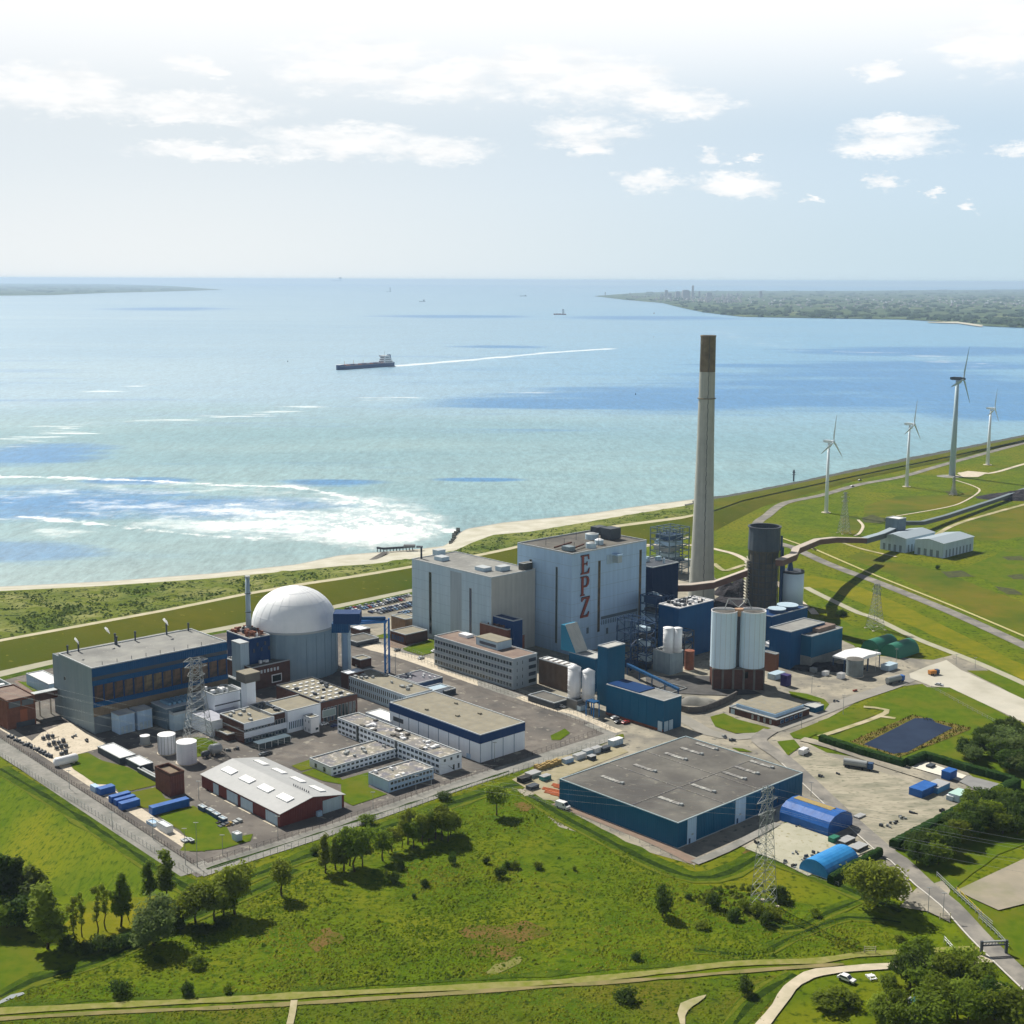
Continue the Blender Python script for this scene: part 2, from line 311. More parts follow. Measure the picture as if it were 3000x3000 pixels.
HEDGE = mat('hedge_leaf', (0.010, 0.032, 0.006), 0.9, (0.028, 0.060, 0.012), 0.8, 6, bump=.8, bsc=1.5)

# ------------------------------------------------------------------ mesh building
class MB:
    def __init__(s): s.v = []; s.f = []; s.m = []
    def face(s, pts, mi=0):
        n = len(s.v); s.v += [tuple(p) for p in pts]; s.f.append(tuple(range(n, n + len(pts)))); s.m.append(mi)
    def box(s, x0, x1, y0, y1, z0, z1, mi=0, top=True, bottom=True):
        n = len(s.v)
        s.v += [(x0, y0, z0), (x1, y0, z0), (x1, y1, z0), (x0, y1, z0), (x0, y0, z1), (x1, y0, z1), (x1, y1, z1), (x0, y1, z1)]
        fs = [(0, 1, 5, 4), (1, 2, 6, 5), (2, 3, 7, 6), (3, 0, 4, 7)]
        if top: fs.append((4, 5, 6, 7))
        if bottom: fs.append((3, 2, 1, 0))
        for f in fs: s.f.append(tuple(n + i for i in f)); s.m.append(mi)
        return s
    def cyl(s, cx, cy, z0, z1, r0, r1=None, n=16, mi=0, cap=True, a0=0.0):
        if r1 is None: r1 = r0
        b = len(s.v)
        for k in range(n):
            a = a0 + 2 * math.pi * k / n; s.v.append((cx + r0 * math.cos(a), cy + r0 * math.sin(a), z0))
        for k in range(n):
            a = a0 + 2 * math.pi * k / n; s.v.append((cx + r1 * math.cos(a), cy + r1 * math.sin(a), z1))
        for k in range(n):
            j = (k + 1) % n; s.f.append((b + k, b + j, b + n + j, b + n + k)); s.m.append(mi)
        if cap:
            s.f.append(tuple(b + n + k for k in range(n))); s.m.append(mi)
            s.f.append(tuple(b + n - 1 - k for k in range(n))); s.m.append(mi)
        return s
    def lathe(s, cx, cy, prof, n=48, mi=0):
        b = len(s.v)
        for (r, z) in prof:
            for k in range(n):
                a = 2 * math.pi * k / n; s.v.append((cx + r * math.cos(a), cy + r * math.sin(a), z))
        for i in range(len(prof) - 1):
            for k in range(n):
                j = (k + 1) % n; s.f.append((b + i * n + k, b + i * n + j, b + (i + 1) * n + j, b + (i + 1) * n + k)); s.m.append(mi)
        return s
    def bar(s, p, q, w=0.2, mi=0, w2=None):
        p = Vector(p); q = Vector(q); d = q - p
        if d.length < 1e-6: return s
        d.normalize(); a = d.cross(Vector((0, 0, 1)))
        if a.length < 1e-3: a = Vector((1, 0, 0))
        a.normalize(); b = d.cross(a)
        w2 = w if w2 is None else w2; n = len(s.v)
        for (c, ww) in ((p, w), (q, w2)):
            for (i, j) in ((-1, -1), (1, -1), (1, 1), (-1, 1)): s.v.append(tuple(c + a * i * ww / 2 + b * j * ww / 2))
        for f in ((0, 1, 5, 4), (1, 2, 6, 5), (2, 3, 7, 6), (3, 0, 4, 7), (3, 2, 1, 0), (4, 5, 6, 7)):
            s.f.append(tuple(n + i for i in f)); s.m.append(mi)
        return s
    def prism(s, prof, x0, x1, axis='x', mi=0):
        """profile of (t, z) points extruded along the axis"""
        n = len(s.v); k = len(prof)
        for xx in (x0, x1):
            for (t, z) in prof: s.v.append((xx, t, z) if axis == 'x' else (t, xx, z))
        for i in range(k):
            j = (i + 1) % k; s.f.append((n + i, n + j, n + k + j, n + k + i)); s.m.append(mi)
        s.f.append(tuple(n + i for i in range(k))); s.m.append(mi)
        s.f.append(tuple(n + k + k - 1 - i for i in range(k))); s.m.append(mi)
        return s
    def mesh(s, name, mats, smooth=False):
        me = bpy.data.meshes.new(name); me.from_pydata(s.v, [], s.f)
        if not isinstance(mats, (list, tuple)): mats = [mats]
        for m in mats: me.materials.append(m)
        me.polygons.foreach_set('material_index', s.m)
        if smooth: me.polygons.foreach_set('use_smooth', [True] * len(s.f))
        me.update(); return me
    def build(s, name, mats, parent=None, smooth=False, fix=True):
        me = s.mesh(name, mats, smooth)
        if fix and len(s.f) < 60000:
            bm = bmesh.new(); bm.from_mesh(me); bmesh.ops.recalc_face_normals(bm, faces=bm.faces); bm.to_mesh(me); bm.free()
        o = bpy.data.objects.new(name, me); col.objects.link(o)
        if parent is not None: o.parent = parent
        return o
def tag(o, label=None, cat=None, group=None, kind=None):
    if label: o['label'] = label
    if cat: o['category'] = cat
    if group: o['group'] = group
    if kind: o['kind'] = kind
    return o
def empty(name, loc, label, cat, group=None, rz=0.0):
    o = bpy.data.objects.new(name, None); col.objects.link(o); o.location = loc; o.rotation_euler = (0, 0, rz)
    o.empty_display_size = 1.0
    return tag(o, label, cat, group)
def inst(name, me, parent=None, loc=(0, 0, 0), rz=0.0, sc=None):
    o = bpy.data.objects.new(name, me); col.objects.link(o); o.location = loc; o.rotation_euler = (0, 0, rz)
    if sc is not None: o.scale = sc if isinstance(sc, tuple) else (sc, sc, sc)
    if parent is not None: o.parent = parent
    return o
def copy_tree(o, parent=None):
    c = o.copy(); col.objects.link(c)
    if parent is not None: c.parent = parent
    for ch in list(o.children): copy_tree(ch, c)
    return c

# ------------------------------------------------------------------ ground sheets
def dens(pts, step, closed=True, jit=0.0, sd=0.0):
    out = []; n = len(pts)
    for i in range(n if closed else n - 1):
        a = Vector(pts[i]); b = Vector(pts[(i + 1) % n]); L = (b - a).length; k = max(1, int(L / step)) if step else 1
        for j in range(k):
            p = a.lerp(b, j / k)
            if jit:
                q = Vector((p.x * .09 + sd, p.y * .09, sd)); w = noise.noise_vector(q) * jit + noise.noise_vector(q * 4) * jit * .4
                p = Vector((p.x + w.x, p.y + w.y, p.z))
            out.append(p)
    if not closed: out.append(Vector(pts[-1]))
    return out
NSHEET = [0]
ZC_ = {}
def zlev(z):
    ZC_[z] = ZC_.get(z, -1) + 1; return z + .003 * ZC_[z]
def sheet(name, pxs, z, m, jit=0.0, step=5.0, kind='structure', world=False, label=None):
    z = zlev(z)
    P = [Vector((p[0], p[1], z)) if world else G(p[0], p[1], z) for p in pxs]
    NSHEET[0] += 1
    if jit: P = dens(P, step, True, jit, NSHEET[0] * 3.1)
    tr = tessellate_polygon([P])
    mb = MB(); mb.v = [tuple(p) for p in P]
    for t in tr:
        a, b, c = (P[i] for i in t)
        if (b - a).cross(c - a).z < 0: t = (t[0], t[2], t[1])
        mb.f.append(tuple(t)); mb.m.append(0)
    o = mb.build(name, m, fix=False); o['kind'] = kind
    if label: o['label'] = label
    return o
def spline(P, step=6.0):
    out = []
    n = len(P)
    for i in range(n - 1):
        p0 = P[max(i - 1, 0)]; p1 = P[i]; p2 = P[i + 1]; p3 = P[min(i + 2, n - 1)]
        k = max(2, int((p2 - p1).length / step))
        for j in range(k):
            t = j / k
            out.append(0.5 * ((2 * p1) + (p2 - p0) * t + (2 * p0 - 5 * p1 + 4 * p2 - p3) * t * t + (3 * p1 - p0 - 3 * p2 + p3) * t ** 3))
    out.append(P[-1]); return out
def road(name, pxs, w, z, m, world=False, kind='structure', off=0.0, jit=0.0):
    z = zlev(z)
    P = spline([Vector((p[0], p[1], z)) if world else G(p[0], p[1], z) for p in pxs])
    mb = MB(); n = len(P)
    for i, p in enumerate(P):
        d = (P[min(i + 1, n - 1)] - P[max(i - 1, 0)]); d.z = 0; d.normalize(); s = Vector((d.y, -d.x, 0))
        j = noise.noise(p * .1) * jit if jit else 0
        mb.v.append(tuple(p + s * (off - w / 2 - j))); mb.v.append(tuple(p + s * (off + w / 2 + j)))
    for i in range(n - 1): mb.f.append((2 * i, 2 * i + 1, 2 * i + 3, 2 * i + 2)); mb.m.append(0)
    o = mb.build(name, m, fix=True); o['kind'] = kind
    return o
def vs(*pts): return [V(*p) for p in pts]
def ks(k, *pts): return [k(*p) for p in pts]
def ipl(line, x):
    for (a, b) in zip(line, line[1:]):
        if a[0] <= x <= b[0]: return a[1] + (b[1] - a[1]) * (x - a[0]) / (b[0] - a[0])
    return line[0][1] if x < line[0][0] else line[-1][1]
# ================================================================== THE SETTING: sea, coast, ground
def build_water():
    m = bpy.data.materials.new('sea_water'); m.use_nodes = True; nt = m.node_tree; N = nt.nodes.new; L = nt.links.new
    b = nt.nodes['Principled BSDF']; b.inputs['Roughness'].default_value = 0.30; b.inputs['IOR'].default_value = 1.33
    tc = N('ShaderNodeTexCoord'); vec = tc.outputs['Object']
    def mp(sc, loc=(0, 0, 0), rz=0.0):
        n = N('ShaderNodeMapping'); n.inputs['Scale'].default_value = sc; n.inputs['Location'].default_value = loc
        n.inputs['Rotation'].default_value = (0, 0, rz); L(vec, n.inputs[0]); return n.outputs[0]
    def nz(v, s, d, r=0.6):
        n = N('ShaderNodeTexNoise'); n.inputs['Scale'].default_value = s; n.inputs['Detail'].default_value = d; n.inputs['Roughness'].default_value = r
        L(v, n.inputs['Vector']); return n.outputs[0]
    def M(op, a, b2=None, clamp=False):
        n = N('ShaderNodeMath'); n.operation = op; n.use_clamp = clamp
        for i, v in enumerate((a, b2)):
            if v is None: continue
            if isinstance(v, (int, float)): n.inputs[i].default_value = v
            else: L(v, n.inputs[i])
        return n.outputs[0]
    def rng(f, a, z, t0=0.0, t1=1.0, sm=True):
        r = N('ShaderNodeMapRange'); r.inputs['From Min'].default_value = a; r.inputs['From Max'].default_value = z
        r.inputs['To Min'].default_value = t0; r.inputs['To Max'].default_value = t1
        if sm: r.interpolation_type = 'SMOOTHSTEP'
        L(f, r.inputs[0]); return r.outputs[0]
    def mx(f, a, z):
        n = N('ShaderNodeMix'); n.data_type = 'RGBA'
        if isinstance(f, float): n.inputs[0].default_value = f
        else: L(f, n.inputs[0])
        for i, q in ((6, a), (7, z)):
            if isinstance(q, tuple): n.inputs[i].default_value = (*q, 1)
            else: L(q, n.inputs[i])
        return n.outputs[2]
    sep = N('ShaderNodeSeparateXYZ'); L(vec, sep.inputs[0]); X, Y = sep.outputs[0], sep.outputs[1]
    dist = M('SQRT', M('ADD', M('MULTIPLY', X, X), M('MULTIPLY', Y, Y)))
    # ellipses for cloud-shadow and current patches painted into the sea colour, in metres
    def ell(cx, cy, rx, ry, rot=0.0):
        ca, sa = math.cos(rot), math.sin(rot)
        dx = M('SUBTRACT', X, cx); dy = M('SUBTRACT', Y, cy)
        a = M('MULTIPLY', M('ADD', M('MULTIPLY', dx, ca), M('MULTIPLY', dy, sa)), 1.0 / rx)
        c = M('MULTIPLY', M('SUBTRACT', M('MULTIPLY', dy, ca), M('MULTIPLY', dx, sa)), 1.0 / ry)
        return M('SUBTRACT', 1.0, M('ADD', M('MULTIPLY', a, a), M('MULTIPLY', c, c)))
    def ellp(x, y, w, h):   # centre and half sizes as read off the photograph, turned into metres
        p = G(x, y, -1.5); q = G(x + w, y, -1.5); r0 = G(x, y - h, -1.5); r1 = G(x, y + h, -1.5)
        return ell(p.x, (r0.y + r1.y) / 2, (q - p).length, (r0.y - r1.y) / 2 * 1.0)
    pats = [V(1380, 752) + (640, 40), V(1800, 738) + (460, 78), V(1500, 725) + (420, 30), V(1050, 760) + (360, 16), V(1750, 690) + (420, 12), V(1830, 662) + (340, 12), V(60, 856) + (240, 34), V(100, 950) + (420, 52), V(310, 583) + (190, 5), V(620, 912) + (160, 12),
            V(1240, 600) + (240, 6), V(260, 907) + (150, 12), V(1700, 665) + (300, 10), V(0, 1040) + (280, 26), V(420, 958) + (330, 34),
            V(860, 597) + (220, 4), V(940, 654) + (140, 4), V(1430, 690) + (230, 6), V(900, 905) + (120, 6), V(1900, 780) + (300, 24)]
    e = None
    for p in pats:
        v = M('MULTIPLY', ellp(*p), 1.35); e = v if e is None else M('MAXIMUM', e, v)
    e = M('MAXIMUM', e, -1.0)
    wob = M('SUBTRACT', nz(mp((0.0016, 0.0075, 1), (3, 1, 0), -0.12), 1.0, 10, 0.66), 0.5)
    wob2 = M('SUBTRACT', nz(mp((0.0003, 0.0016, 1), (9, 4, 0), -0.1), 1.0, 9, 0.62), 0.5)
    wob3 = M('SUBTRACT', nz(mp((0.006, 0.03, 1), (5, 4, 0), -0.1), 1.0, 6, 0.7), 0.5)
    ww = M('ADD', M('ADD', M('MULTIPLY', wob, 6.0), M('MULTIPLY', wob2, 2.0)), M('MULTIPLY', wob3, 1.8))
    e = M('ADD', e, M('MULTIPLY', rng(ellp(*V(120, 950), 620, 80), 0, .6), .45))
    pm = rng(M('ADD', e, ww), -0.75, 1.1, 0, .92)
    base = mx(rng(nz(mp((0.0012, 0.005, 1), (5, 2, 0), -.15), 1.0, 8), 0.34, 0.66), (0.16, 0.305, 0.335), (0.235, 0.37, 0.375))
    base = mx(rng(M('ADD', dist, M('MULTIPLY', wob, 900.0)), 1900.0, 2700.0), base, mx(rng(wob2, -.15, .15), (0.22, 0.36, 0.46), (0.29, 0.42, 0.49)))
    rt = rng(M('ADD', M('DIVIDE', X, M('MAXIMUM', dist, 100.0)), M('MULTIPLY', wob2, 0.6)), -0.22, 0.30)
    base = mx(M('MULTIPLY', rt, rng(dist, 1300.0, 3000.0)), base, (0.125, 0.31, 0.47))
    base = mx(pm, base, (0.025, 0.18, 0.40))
    shal = rng(M('ADD', dist, M('MULTIPLY', wob, 500.0)), 930.0, 1350.0, 0.6, 0.0)
    base = mx(shal, base, (0.29, 0.36, 0.335))
    pl1 = ellp(*V(700, 996), 240, 62)
    pl2 = ellp(*V(560, 975), 440, 78)
    pl3 = ellp(*V(300, 965), 780, 92)
    fn = nz(mp((0.15, 0.075, 1), (0, 0, 0), -0.25), 1.0, 5, 0.75)
    fn2 = nz(mp((0.014, 0.020, 1), (2, 2, 0), 0.3), 1.0, 10, 0.72)
    fn3 = nz(mp((0.03, 0.022, 1), (2, 2, 0), -0.3), 1.0, 8, 0.74)
    core = ellp(*V(720, 1018), 150, 34)
    f1 = M('MULTIPLY', rng(M('ADD', pl1, M('MULTIPLY', M('SUBTRACT', fn3, .5), 3.0)), 0.0, 0.8), rng(M('ADD', fn, M('MULTIPLY', rng(core, -1.2, 0.8), .20)), 0.44, 0.62))
    f2 = M('MULTIPLY', rng(pl2, 0.0, 0.7), rng(M('ADD', fn2, M('MULTIPLY', M('SUBTRACT', fn, .5), .35)), 0.45, 0.62, 0, .8))
    f3 = M('MULTIPLY', rng(pl3, 0.0, 0.3), rng(M('ADD', fn2, M('MULTIPLY', M('SUBTRACT', fn3, .5), .4)), 0.47, 0.70, 0, .6))
    foam = M('MAXIMUM', M('MAXIMUM', f1, f2), f3)
    def streak(pts, wd):
        r = None
        for (a, b2) in zip(pts, pts[1:]):
            p = G(*a, -1.5); q = G(*b2, -1.5); dd = q - p; Ln = dd.length; dd.normalize()
            t = M('ADD', M('MULTIPLY', M('SUBTRACT', X, p.x), dd.x), M('MULTIPLY', M('SUBTRACT', Y, p.y), dd.y))
            t = M('DIVIDE', t, Ln, clamp=True); t = M('MULTIPLY', t, Ln)
            ex = M('SUBTRACT', M('SUBTRACT', X, p.x), M('MULTIPLY', t, dd.x)); ey = M('SUBTRACT', M('SUBTRACT', Y, p.y), M('MULTIPLY', t, dd.y))
            d2 = M('SQRT', M('ADD', M('MULTIPLY', ex, ex), M('MULTIPLY', ey, ey)))
            r = d2 if r is None else M('MINIMUM', r, d2)
        return M('SUBTRACT', 1.0, M('DIVIDE', r, wd))
    s1 = M('MULTIPLY', rng(M('ADD', streak(vs((742, 691), (900, 678), (1040, 665), (1150, 658)), 34.0), M('MULTIPLY', wob3, 2.5)), 0.1, 0.8), 0.7)
    s2 = M('MULTIPLY', rng(M('ADD', streak(vs((40, 840), (130, 806), (300, 795), (480, 783), (620, 760), (800, 748), (1000, 740)), 80.0), M('MULTIPLY', wob3, 7.0)), 0.9, 1.7), 0.7)
    s3 = M('MULTIPLY', rng(M('ADD', streak(vs((0, 763), (100, 753), (300, 722), (480, 700)), 60.0), M('MULTIPLY', wob3, 7.0)), 1.1, 1.9), 0.5)
    s4 = M('MULTIPLY', rng(M('ADD', streak(vs((1340, 625), (1500, 660), (1700, 668), (1850, 690)), 200.0), M('MULTIPLY', wob3, 7.0)), 1.2, 1.9), 0.7)
    s5 = M('MULTIPLY', rng(M('ADD', streak(vs((-60, 898), (120, 901), (300, 908), (420, 915), (560, 919), (640, 934), (740, 960), (850, 1002)), 11.0), M('MULTIPLY', M('SUBTRACT', fn3, .5), 7.0)), 0.2, 1.2), 0.85)
    s6 = M('MULTIPLY', rng(M('ADD', streak(vs((40, 975), (200, 990), (340, 1006), (430, 1014), (540, 1017), (640, 1008)), 10.0), M('MULTIPLY', M('SUBTRACT', fn3, .5), 7.0)), 0.2, 1.2), 0.8)
    s7 = M('MULTIPLY', rng(M('ADD', streak(vs((380, 985), (450, 1000), (560, 1004)), 12.0), M('MULTIPLY', M('SUBTRACT', fn3, .5), 4.0)), 0.3, 1.2), 0.6)
    foam = M('MAXIMUM', foam, M('MAXIMUM', s5, M('MAXIMUM', s6, s7)))
    fo = M('MAXIMUM', M('MAXIMUM', foam, s1), M('MAXIMUM', s2, M('MAXIMUM', s3, s4)))
    wave_glitter = M('ADD', M('MULTIPLY', nz(mp((0.22, 0.06, 1), (1, 7, 0), -.02), 1.0, 3, 0.75), .62), M('MULTIPLY', nz(mp((0.07, 0.012, 1), (4, 7, 0), .03), 1.0, 6, 0.8), .38))  # wave shading and sun glitter put into the sea colour as brightness noise
    hsv = N('ShaderNodeHueSaturation'); L(rng(wave_glitter, 0.36, 0.64, 0.74, 1.30, False), hsv.inputs['Value']); L(base, hsv.inputs['Color']); base = hsv.outputs[0]
    base = mx(M('MULTIPLY', rng(M('ADD', pl1, M('MULTIPLY', wob3, 1.5)), -.3, .6), .45), base, (.55, .62, .62))
    base = mx(M('MULTIPLY', M('MULTIPLY', rng(M('ADD', pl2, M('MULTIPLY', wob3, 2.0)), -.2, .9), rng(fn3, .35, .65, .25, 1)), .5), base, (.50, .60, .64))
    base = mx(fo, base, (0.82, 0.84, 0.82))
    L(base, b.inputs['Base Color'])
    L(M('ADD', 0.34, M('MULTIPLY', fo, 0.5)), b.inputs['Roughness'])
    w1 = nz(mp((0.05, 0.16, 1), (0, 0, 0), -0.35), 1.0, 8, 0.7)
    bp = N('ShaderNodeBump'); bp.inputs['Strength'].default_value = 0.35; bp.inputs['Distance'].default_value = 2.5
    L(w1, bp.inputs['Height']); L(bp.outputs[0], b.inputs['Normal'])
    return m
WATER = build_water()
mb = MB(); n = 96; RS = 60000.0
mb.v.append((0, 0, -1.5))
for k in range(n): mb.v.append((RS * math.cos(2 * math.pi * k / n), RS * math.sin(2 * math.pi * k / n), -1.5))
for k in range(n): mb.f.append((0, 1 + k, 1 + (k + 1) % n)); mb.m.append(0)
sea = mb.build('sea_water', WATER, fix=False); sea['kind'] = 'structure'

LW = [(-420, 1128), (0, 1108), (200, 1098), (400, 1083), (560, 1066), (640, 1049), (700, 1044), (790, 1037), (840, 1031), (862, 1010), (880, 999), (950, 987), (1100, 972), (1200, 957), (1310, 943), (1400, 931), (1500, 911), (1600, 889), (1700, 867), (1800, 848), (1932, 822), (2300, 752)]
LB = [(-420, 1136), (0, 1115), (200, 1105), (400, 1091), (560, 1076), (640, 1068), (700, 1064), (760, 1057), (800, 1051), (860, 1038), (890, 1024), (930, 1009), (1000, 1003), (1100, 986), (1200, 969), (1300, 953), (1340, 943), (1400, 933), (1500, 913), (1932, 824), (2300, 754)]
LC = [(-420, 1300), (0, 1206), (322, 1147), (460, 1119), (582, 1098), (644, 1089), (700, 1080), (770, 1068), (880, 1050), (960, 1033), (1060, 1010), (1158, 991), (1288, 974), (1350, 962), (1400, 944), (1481, 926), (1600, 900), (1784, 862), (1932, 830), (2300, 760)]
LC2 = [(x, y + (4.5 if x < 1300 else 2.2)) for (x, y) in LC]
LF = [(-420, 1350), (0, 1266), (91, 1246), (390, 1188), (458, 1175), (623, 1143), (776, 1111), (950, 1082), (1160, 1040), (1250, 1022), (1350, 1001), (1400, 975), (1440, 955), (1481, 944), (1621, 905), (1784, 870), (1932, 833), (2300, 764)]
XS = [-420 + 8 * i for i in range(341)]
def strip(name, la, za, lb, zb, m, amp=0.0, mid=0, midz=0.0, x0=-420, x1=2300, kind='structure'):
    xs = [x for x in XS if x0 <= x <= x1]
    zc = lambda z, x: z(x) if callable(z) else z
    A = [G(*V(x, ipl(la, x)), zc(za, x)) for x in xs]; B = [G(*V(x, ipl(lb, x)), zc(zb, x)) for x in xs]
    k = mid + 1; mb = MB()
    for (a, b) in zip(A, B):
        for j in range(k + 1):
            t = j / k; p = a.lerp(b, t)
            if 0 < j < k: p.z += midz * math.sin(t * math.pi) + amp * noise.noise(p * .045) + amp * .5 * noise.noise(p * .13)
            mb.v.append(tuple(p))
    for i in range(len(xs) - 1):
        for j in range(k):
            a = i * (k + 1) + j; mb.f.append((a, a + k + 1, a + k + 2, a + 1)); mb.m.append(0)
    o = mb.build(name, m, smooth=True); o['kind'] = kind; return o
LW0 = [(x, y - 3.0) for (x, y) in LW]
def ZC(x): return 6.0 - 4.2 * min(1, max(0, (x - 1345) / 130.0))
strip('wet_sand', LW0, -1.9, LW, -1.2, mat('wet_sand', (0.30, 0.27, 0.21), 0.5, (0.36, 0.32, 0.25), .05, 5), x1=1345)
strip('beach', LW, -1.2, LB, 1.2, SAND, 0.3, 3, x1=1345)
strip('sea_dike_revetment', LW0, -2.4, LB, 1.2, ROCK, 0.5, 2, x0=1290)
strip('dune', LB, 1.2, LC, ZC, SCRUB, 2.2, 10, 0.5, x1=1345)
strip('dike_outer_slope', LB, 1.2, LC, ZC, GR_DIKE, 0.2, 3, x0=1340)
strip('dike_path', LC, ZC, LC2, ZC, SAND if False else mat('dike_path', (0.50, 0.45, 0.32), .95, (.40, .37, .24), .1, 6), x1=1345)
strip('dike_slope', LC2, ZC, LF, 0.05, GR_DIKE, 0.15, 4, 0.4)
LF2 = [(-420, 1358), (0, 1277), (91, 1255), (390, 1195), (458, 1183), (623, 1150), (776, 1117), (950, 1086), (1160, 1044), (1250, 1026), (1350, 1003), (1400, 977), (1440, 957)]
strip('dike_service_road', LF, 0.05, LF2, 0.05, ROADP, x1=1300)
# main land sheet
land = [G(*V(x, ipl(LF, x)), 0.0) for x in XS]
far = land[-1]
pts = [(p.x, p.y) for p in land] + [(far.x + 9000, far.y + 12000), (far.x + 14000, far.y + 4000), (9000, -3000), (-3000, -3000), (land[0].x - 2500, land[0].y - 500)]
sheet('ground', pts, 0.0, GR_FIELD, world=True)
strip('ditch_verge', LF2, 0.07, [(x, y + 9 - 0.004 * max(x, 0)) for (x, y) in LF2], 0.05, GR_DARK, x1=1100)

Z1, Z2, Z3, Z4, Z5 = 0.05, 0.12, 0.20, 0.31, 0.44
# foreground meadow and fields
sheet('meadow', vs((-60, 1955), (-60, 1895), (190, 1818), (350, 1765), (560, 1640), (900, 1500), (985, 1478), (1060, 1540), (1310, 1668), (1500, 1700), (1640, 1740), (1700, 1770), (1740, 1790), (1750, 1800), (1300, 1830), (600, 1880), (0, 1905)), Z1, GR_MEADOW, 1.2)
sheet('meadow', vs((-60, 1925), (600, 1893), (1300, 1848), (1500, 1838), (1470, 1890), (1440, 1990), (-60, 1990)), Z1, mat('meadow_grass_lower', (0.05, 0.10, 0.004), .95, (.095, .135, .006), .1, 8, bump=.6, bsc=.6, c3=(.13, .12, .012), sc3=.03, fleck=(.03, .05, .004), fsc=.4, flo=.52, fhi=.66), 1.0)
sheet('mown_field', vs((-60, 1440), (0, 1452), (140, 1540), (300, 1650), (345, 1680), (300, 1720), (180, 1740), (130, 1690), (0, 1610), (-60, 1600)), Z1, mat('mown_field_grass', (.065, .12, .004), .95, (.12, .165, .005), .09, 10, c3=(.17, .185, .008), sc3=.02, stretch=(1.8, .45, 1), bump=.4, bsc=.9, fleck=(.045, .085, .003), fsc=.5, flo=.5, fhi=.7), 1.5)
sheet('flower_field', vs((120, 1745), (170, 1700), (300, 1690), (330, 1700), (260, 1745), (160, 1790)), Z2, GR_YELLOW, 2.0)
sheet('mown_field', vs((-60, 1740), (60, 1790), (120, 1830), (90, 1860), (-60, 1905)), Z1, GR_LAWN, 1.0)
sheet('flower_field', vs((1440, 1255 - 150), (1530, 1085), (1600, 1098), (1700, 1140), (1800, 1190), (1932, 1255), (1960, 1300), (1860, 1245), (1740, 1190), (1560, 1110)), Z1, GR_YELLOW, 1.0)
sheet('heath_field', ks(kL, (620, 1150), (900, 1230), (1230, 1300), (1932, 1560), (2100, 1700), (2000, 1860), (1350, 1560), (880, 1340), (500, 1190)), Z1, GR_HEATH, 2.0)
sheet('heath_field', ks(kL, (1400, 940), (1700, 790), (2050, 740), (2050, 1010), (1700, 1060), (1500, 1050)), Z1, GR_HEATH, 2.0)
sheet('heath_field', ks(kL, (640, 780), (900, 700), (1400, 690), (1540, 640), (1500, 720), (1300, 800), (900, 850), (640, 860)), Z1, GR_HEATH, 2.0)
sheet('heath_field', ks(kL, (460, 870), (580, 850), (640, 950), (560, 1010), (440, 1000)), Z1, GR_HEATH, 2.0)
for poly in (((610, 880), (700, 850), (820, 880), (780, 920), (650, 910)), ((1290, 660), (1380, 650), (1410, 680), (1330, 695)), ((1250, 1310), (1420, 1300), (1530, 1350), (1330, 1360)),
             ((1690, 1430), (1850, 1450), (1932, 1500), (1780, 1490)), ((1760, 1190), (1900, 1180), (1932, 1220), (1800, 1215)), ((1790, 1340), (1932, 1330), (1932, 1370), (1850, 1370))):
    sheet('bare_patch', ks(kL, *poly), Z2, mat('bare_patch_soil', (.05, .055, .035), .95, (.09, .10, .03), .2, 7), 2.5)
sheet('grass_field', ks(kL, (1400, 1300), (1932, 1080), (2100, 1010), (2100, 1600), (1932, 1500)), Z1, GR_LAWN, 3.0)
for (c, w, h) in ((V(615, 1770), 62, 30), (V(950, 1760), 120, 26), (V(935, 1795), 100, 22), (V(1855, 1430), 10, 6), (V(985, 1520), 30, 14), (V(1610, 1640), 60, 18), (V(1440, 1610), 60, 12)):
    pl = [(c[0] + w * math.cos(a * .5236), c[1] + h * math.sin(a * .5236)) for a in range(12)]
    sheet('sorrel_patch', pl, Z2 + R.random() * .02, GR_RED, 6.0, 3.0)

# paved plant area
sheet('paved_yard', vs((-60, 1300), (91, 1262), (390, 1200), (623, 1156), (776, 1123), (1000, 1100), (1230, 1050), (1300, 1060), (1380, 1110), (1520, 1160), (1535, 1190), (1600, 1205), (1625, 1235), (1760, 1245), (1800, 1235), (1850, 1255), (1960, 1330),
      (1960, 1400), (1800, 1330), (1740, 1290), (1660, 1300), (1500, 1390), (1560, 1420), (1690, 1440), (1720, 1440), (1790, 1430), (1880, 1500), (1690, 1600), (1725, 1690), (1700, 1700), (1640, 1640), (1530, 1650), (1395, 1595), (1310, 1632),
      (1055, 1560), (962, 1478), (1160, 1395), (372, 1655), (0, 1422), (-60, 1390)), Z1, YARD, 0.0)
sheet('asphalt_yard', vs((-60, 1300), (91, 1262), (390, 1200), (623, 1156), (665, 1190), (800, 1240), (1050, 1330), (1110, 1360), (1165, 1388), (372, 1655), (0, 1418), (-60, 1380)), Z2, ASPH)
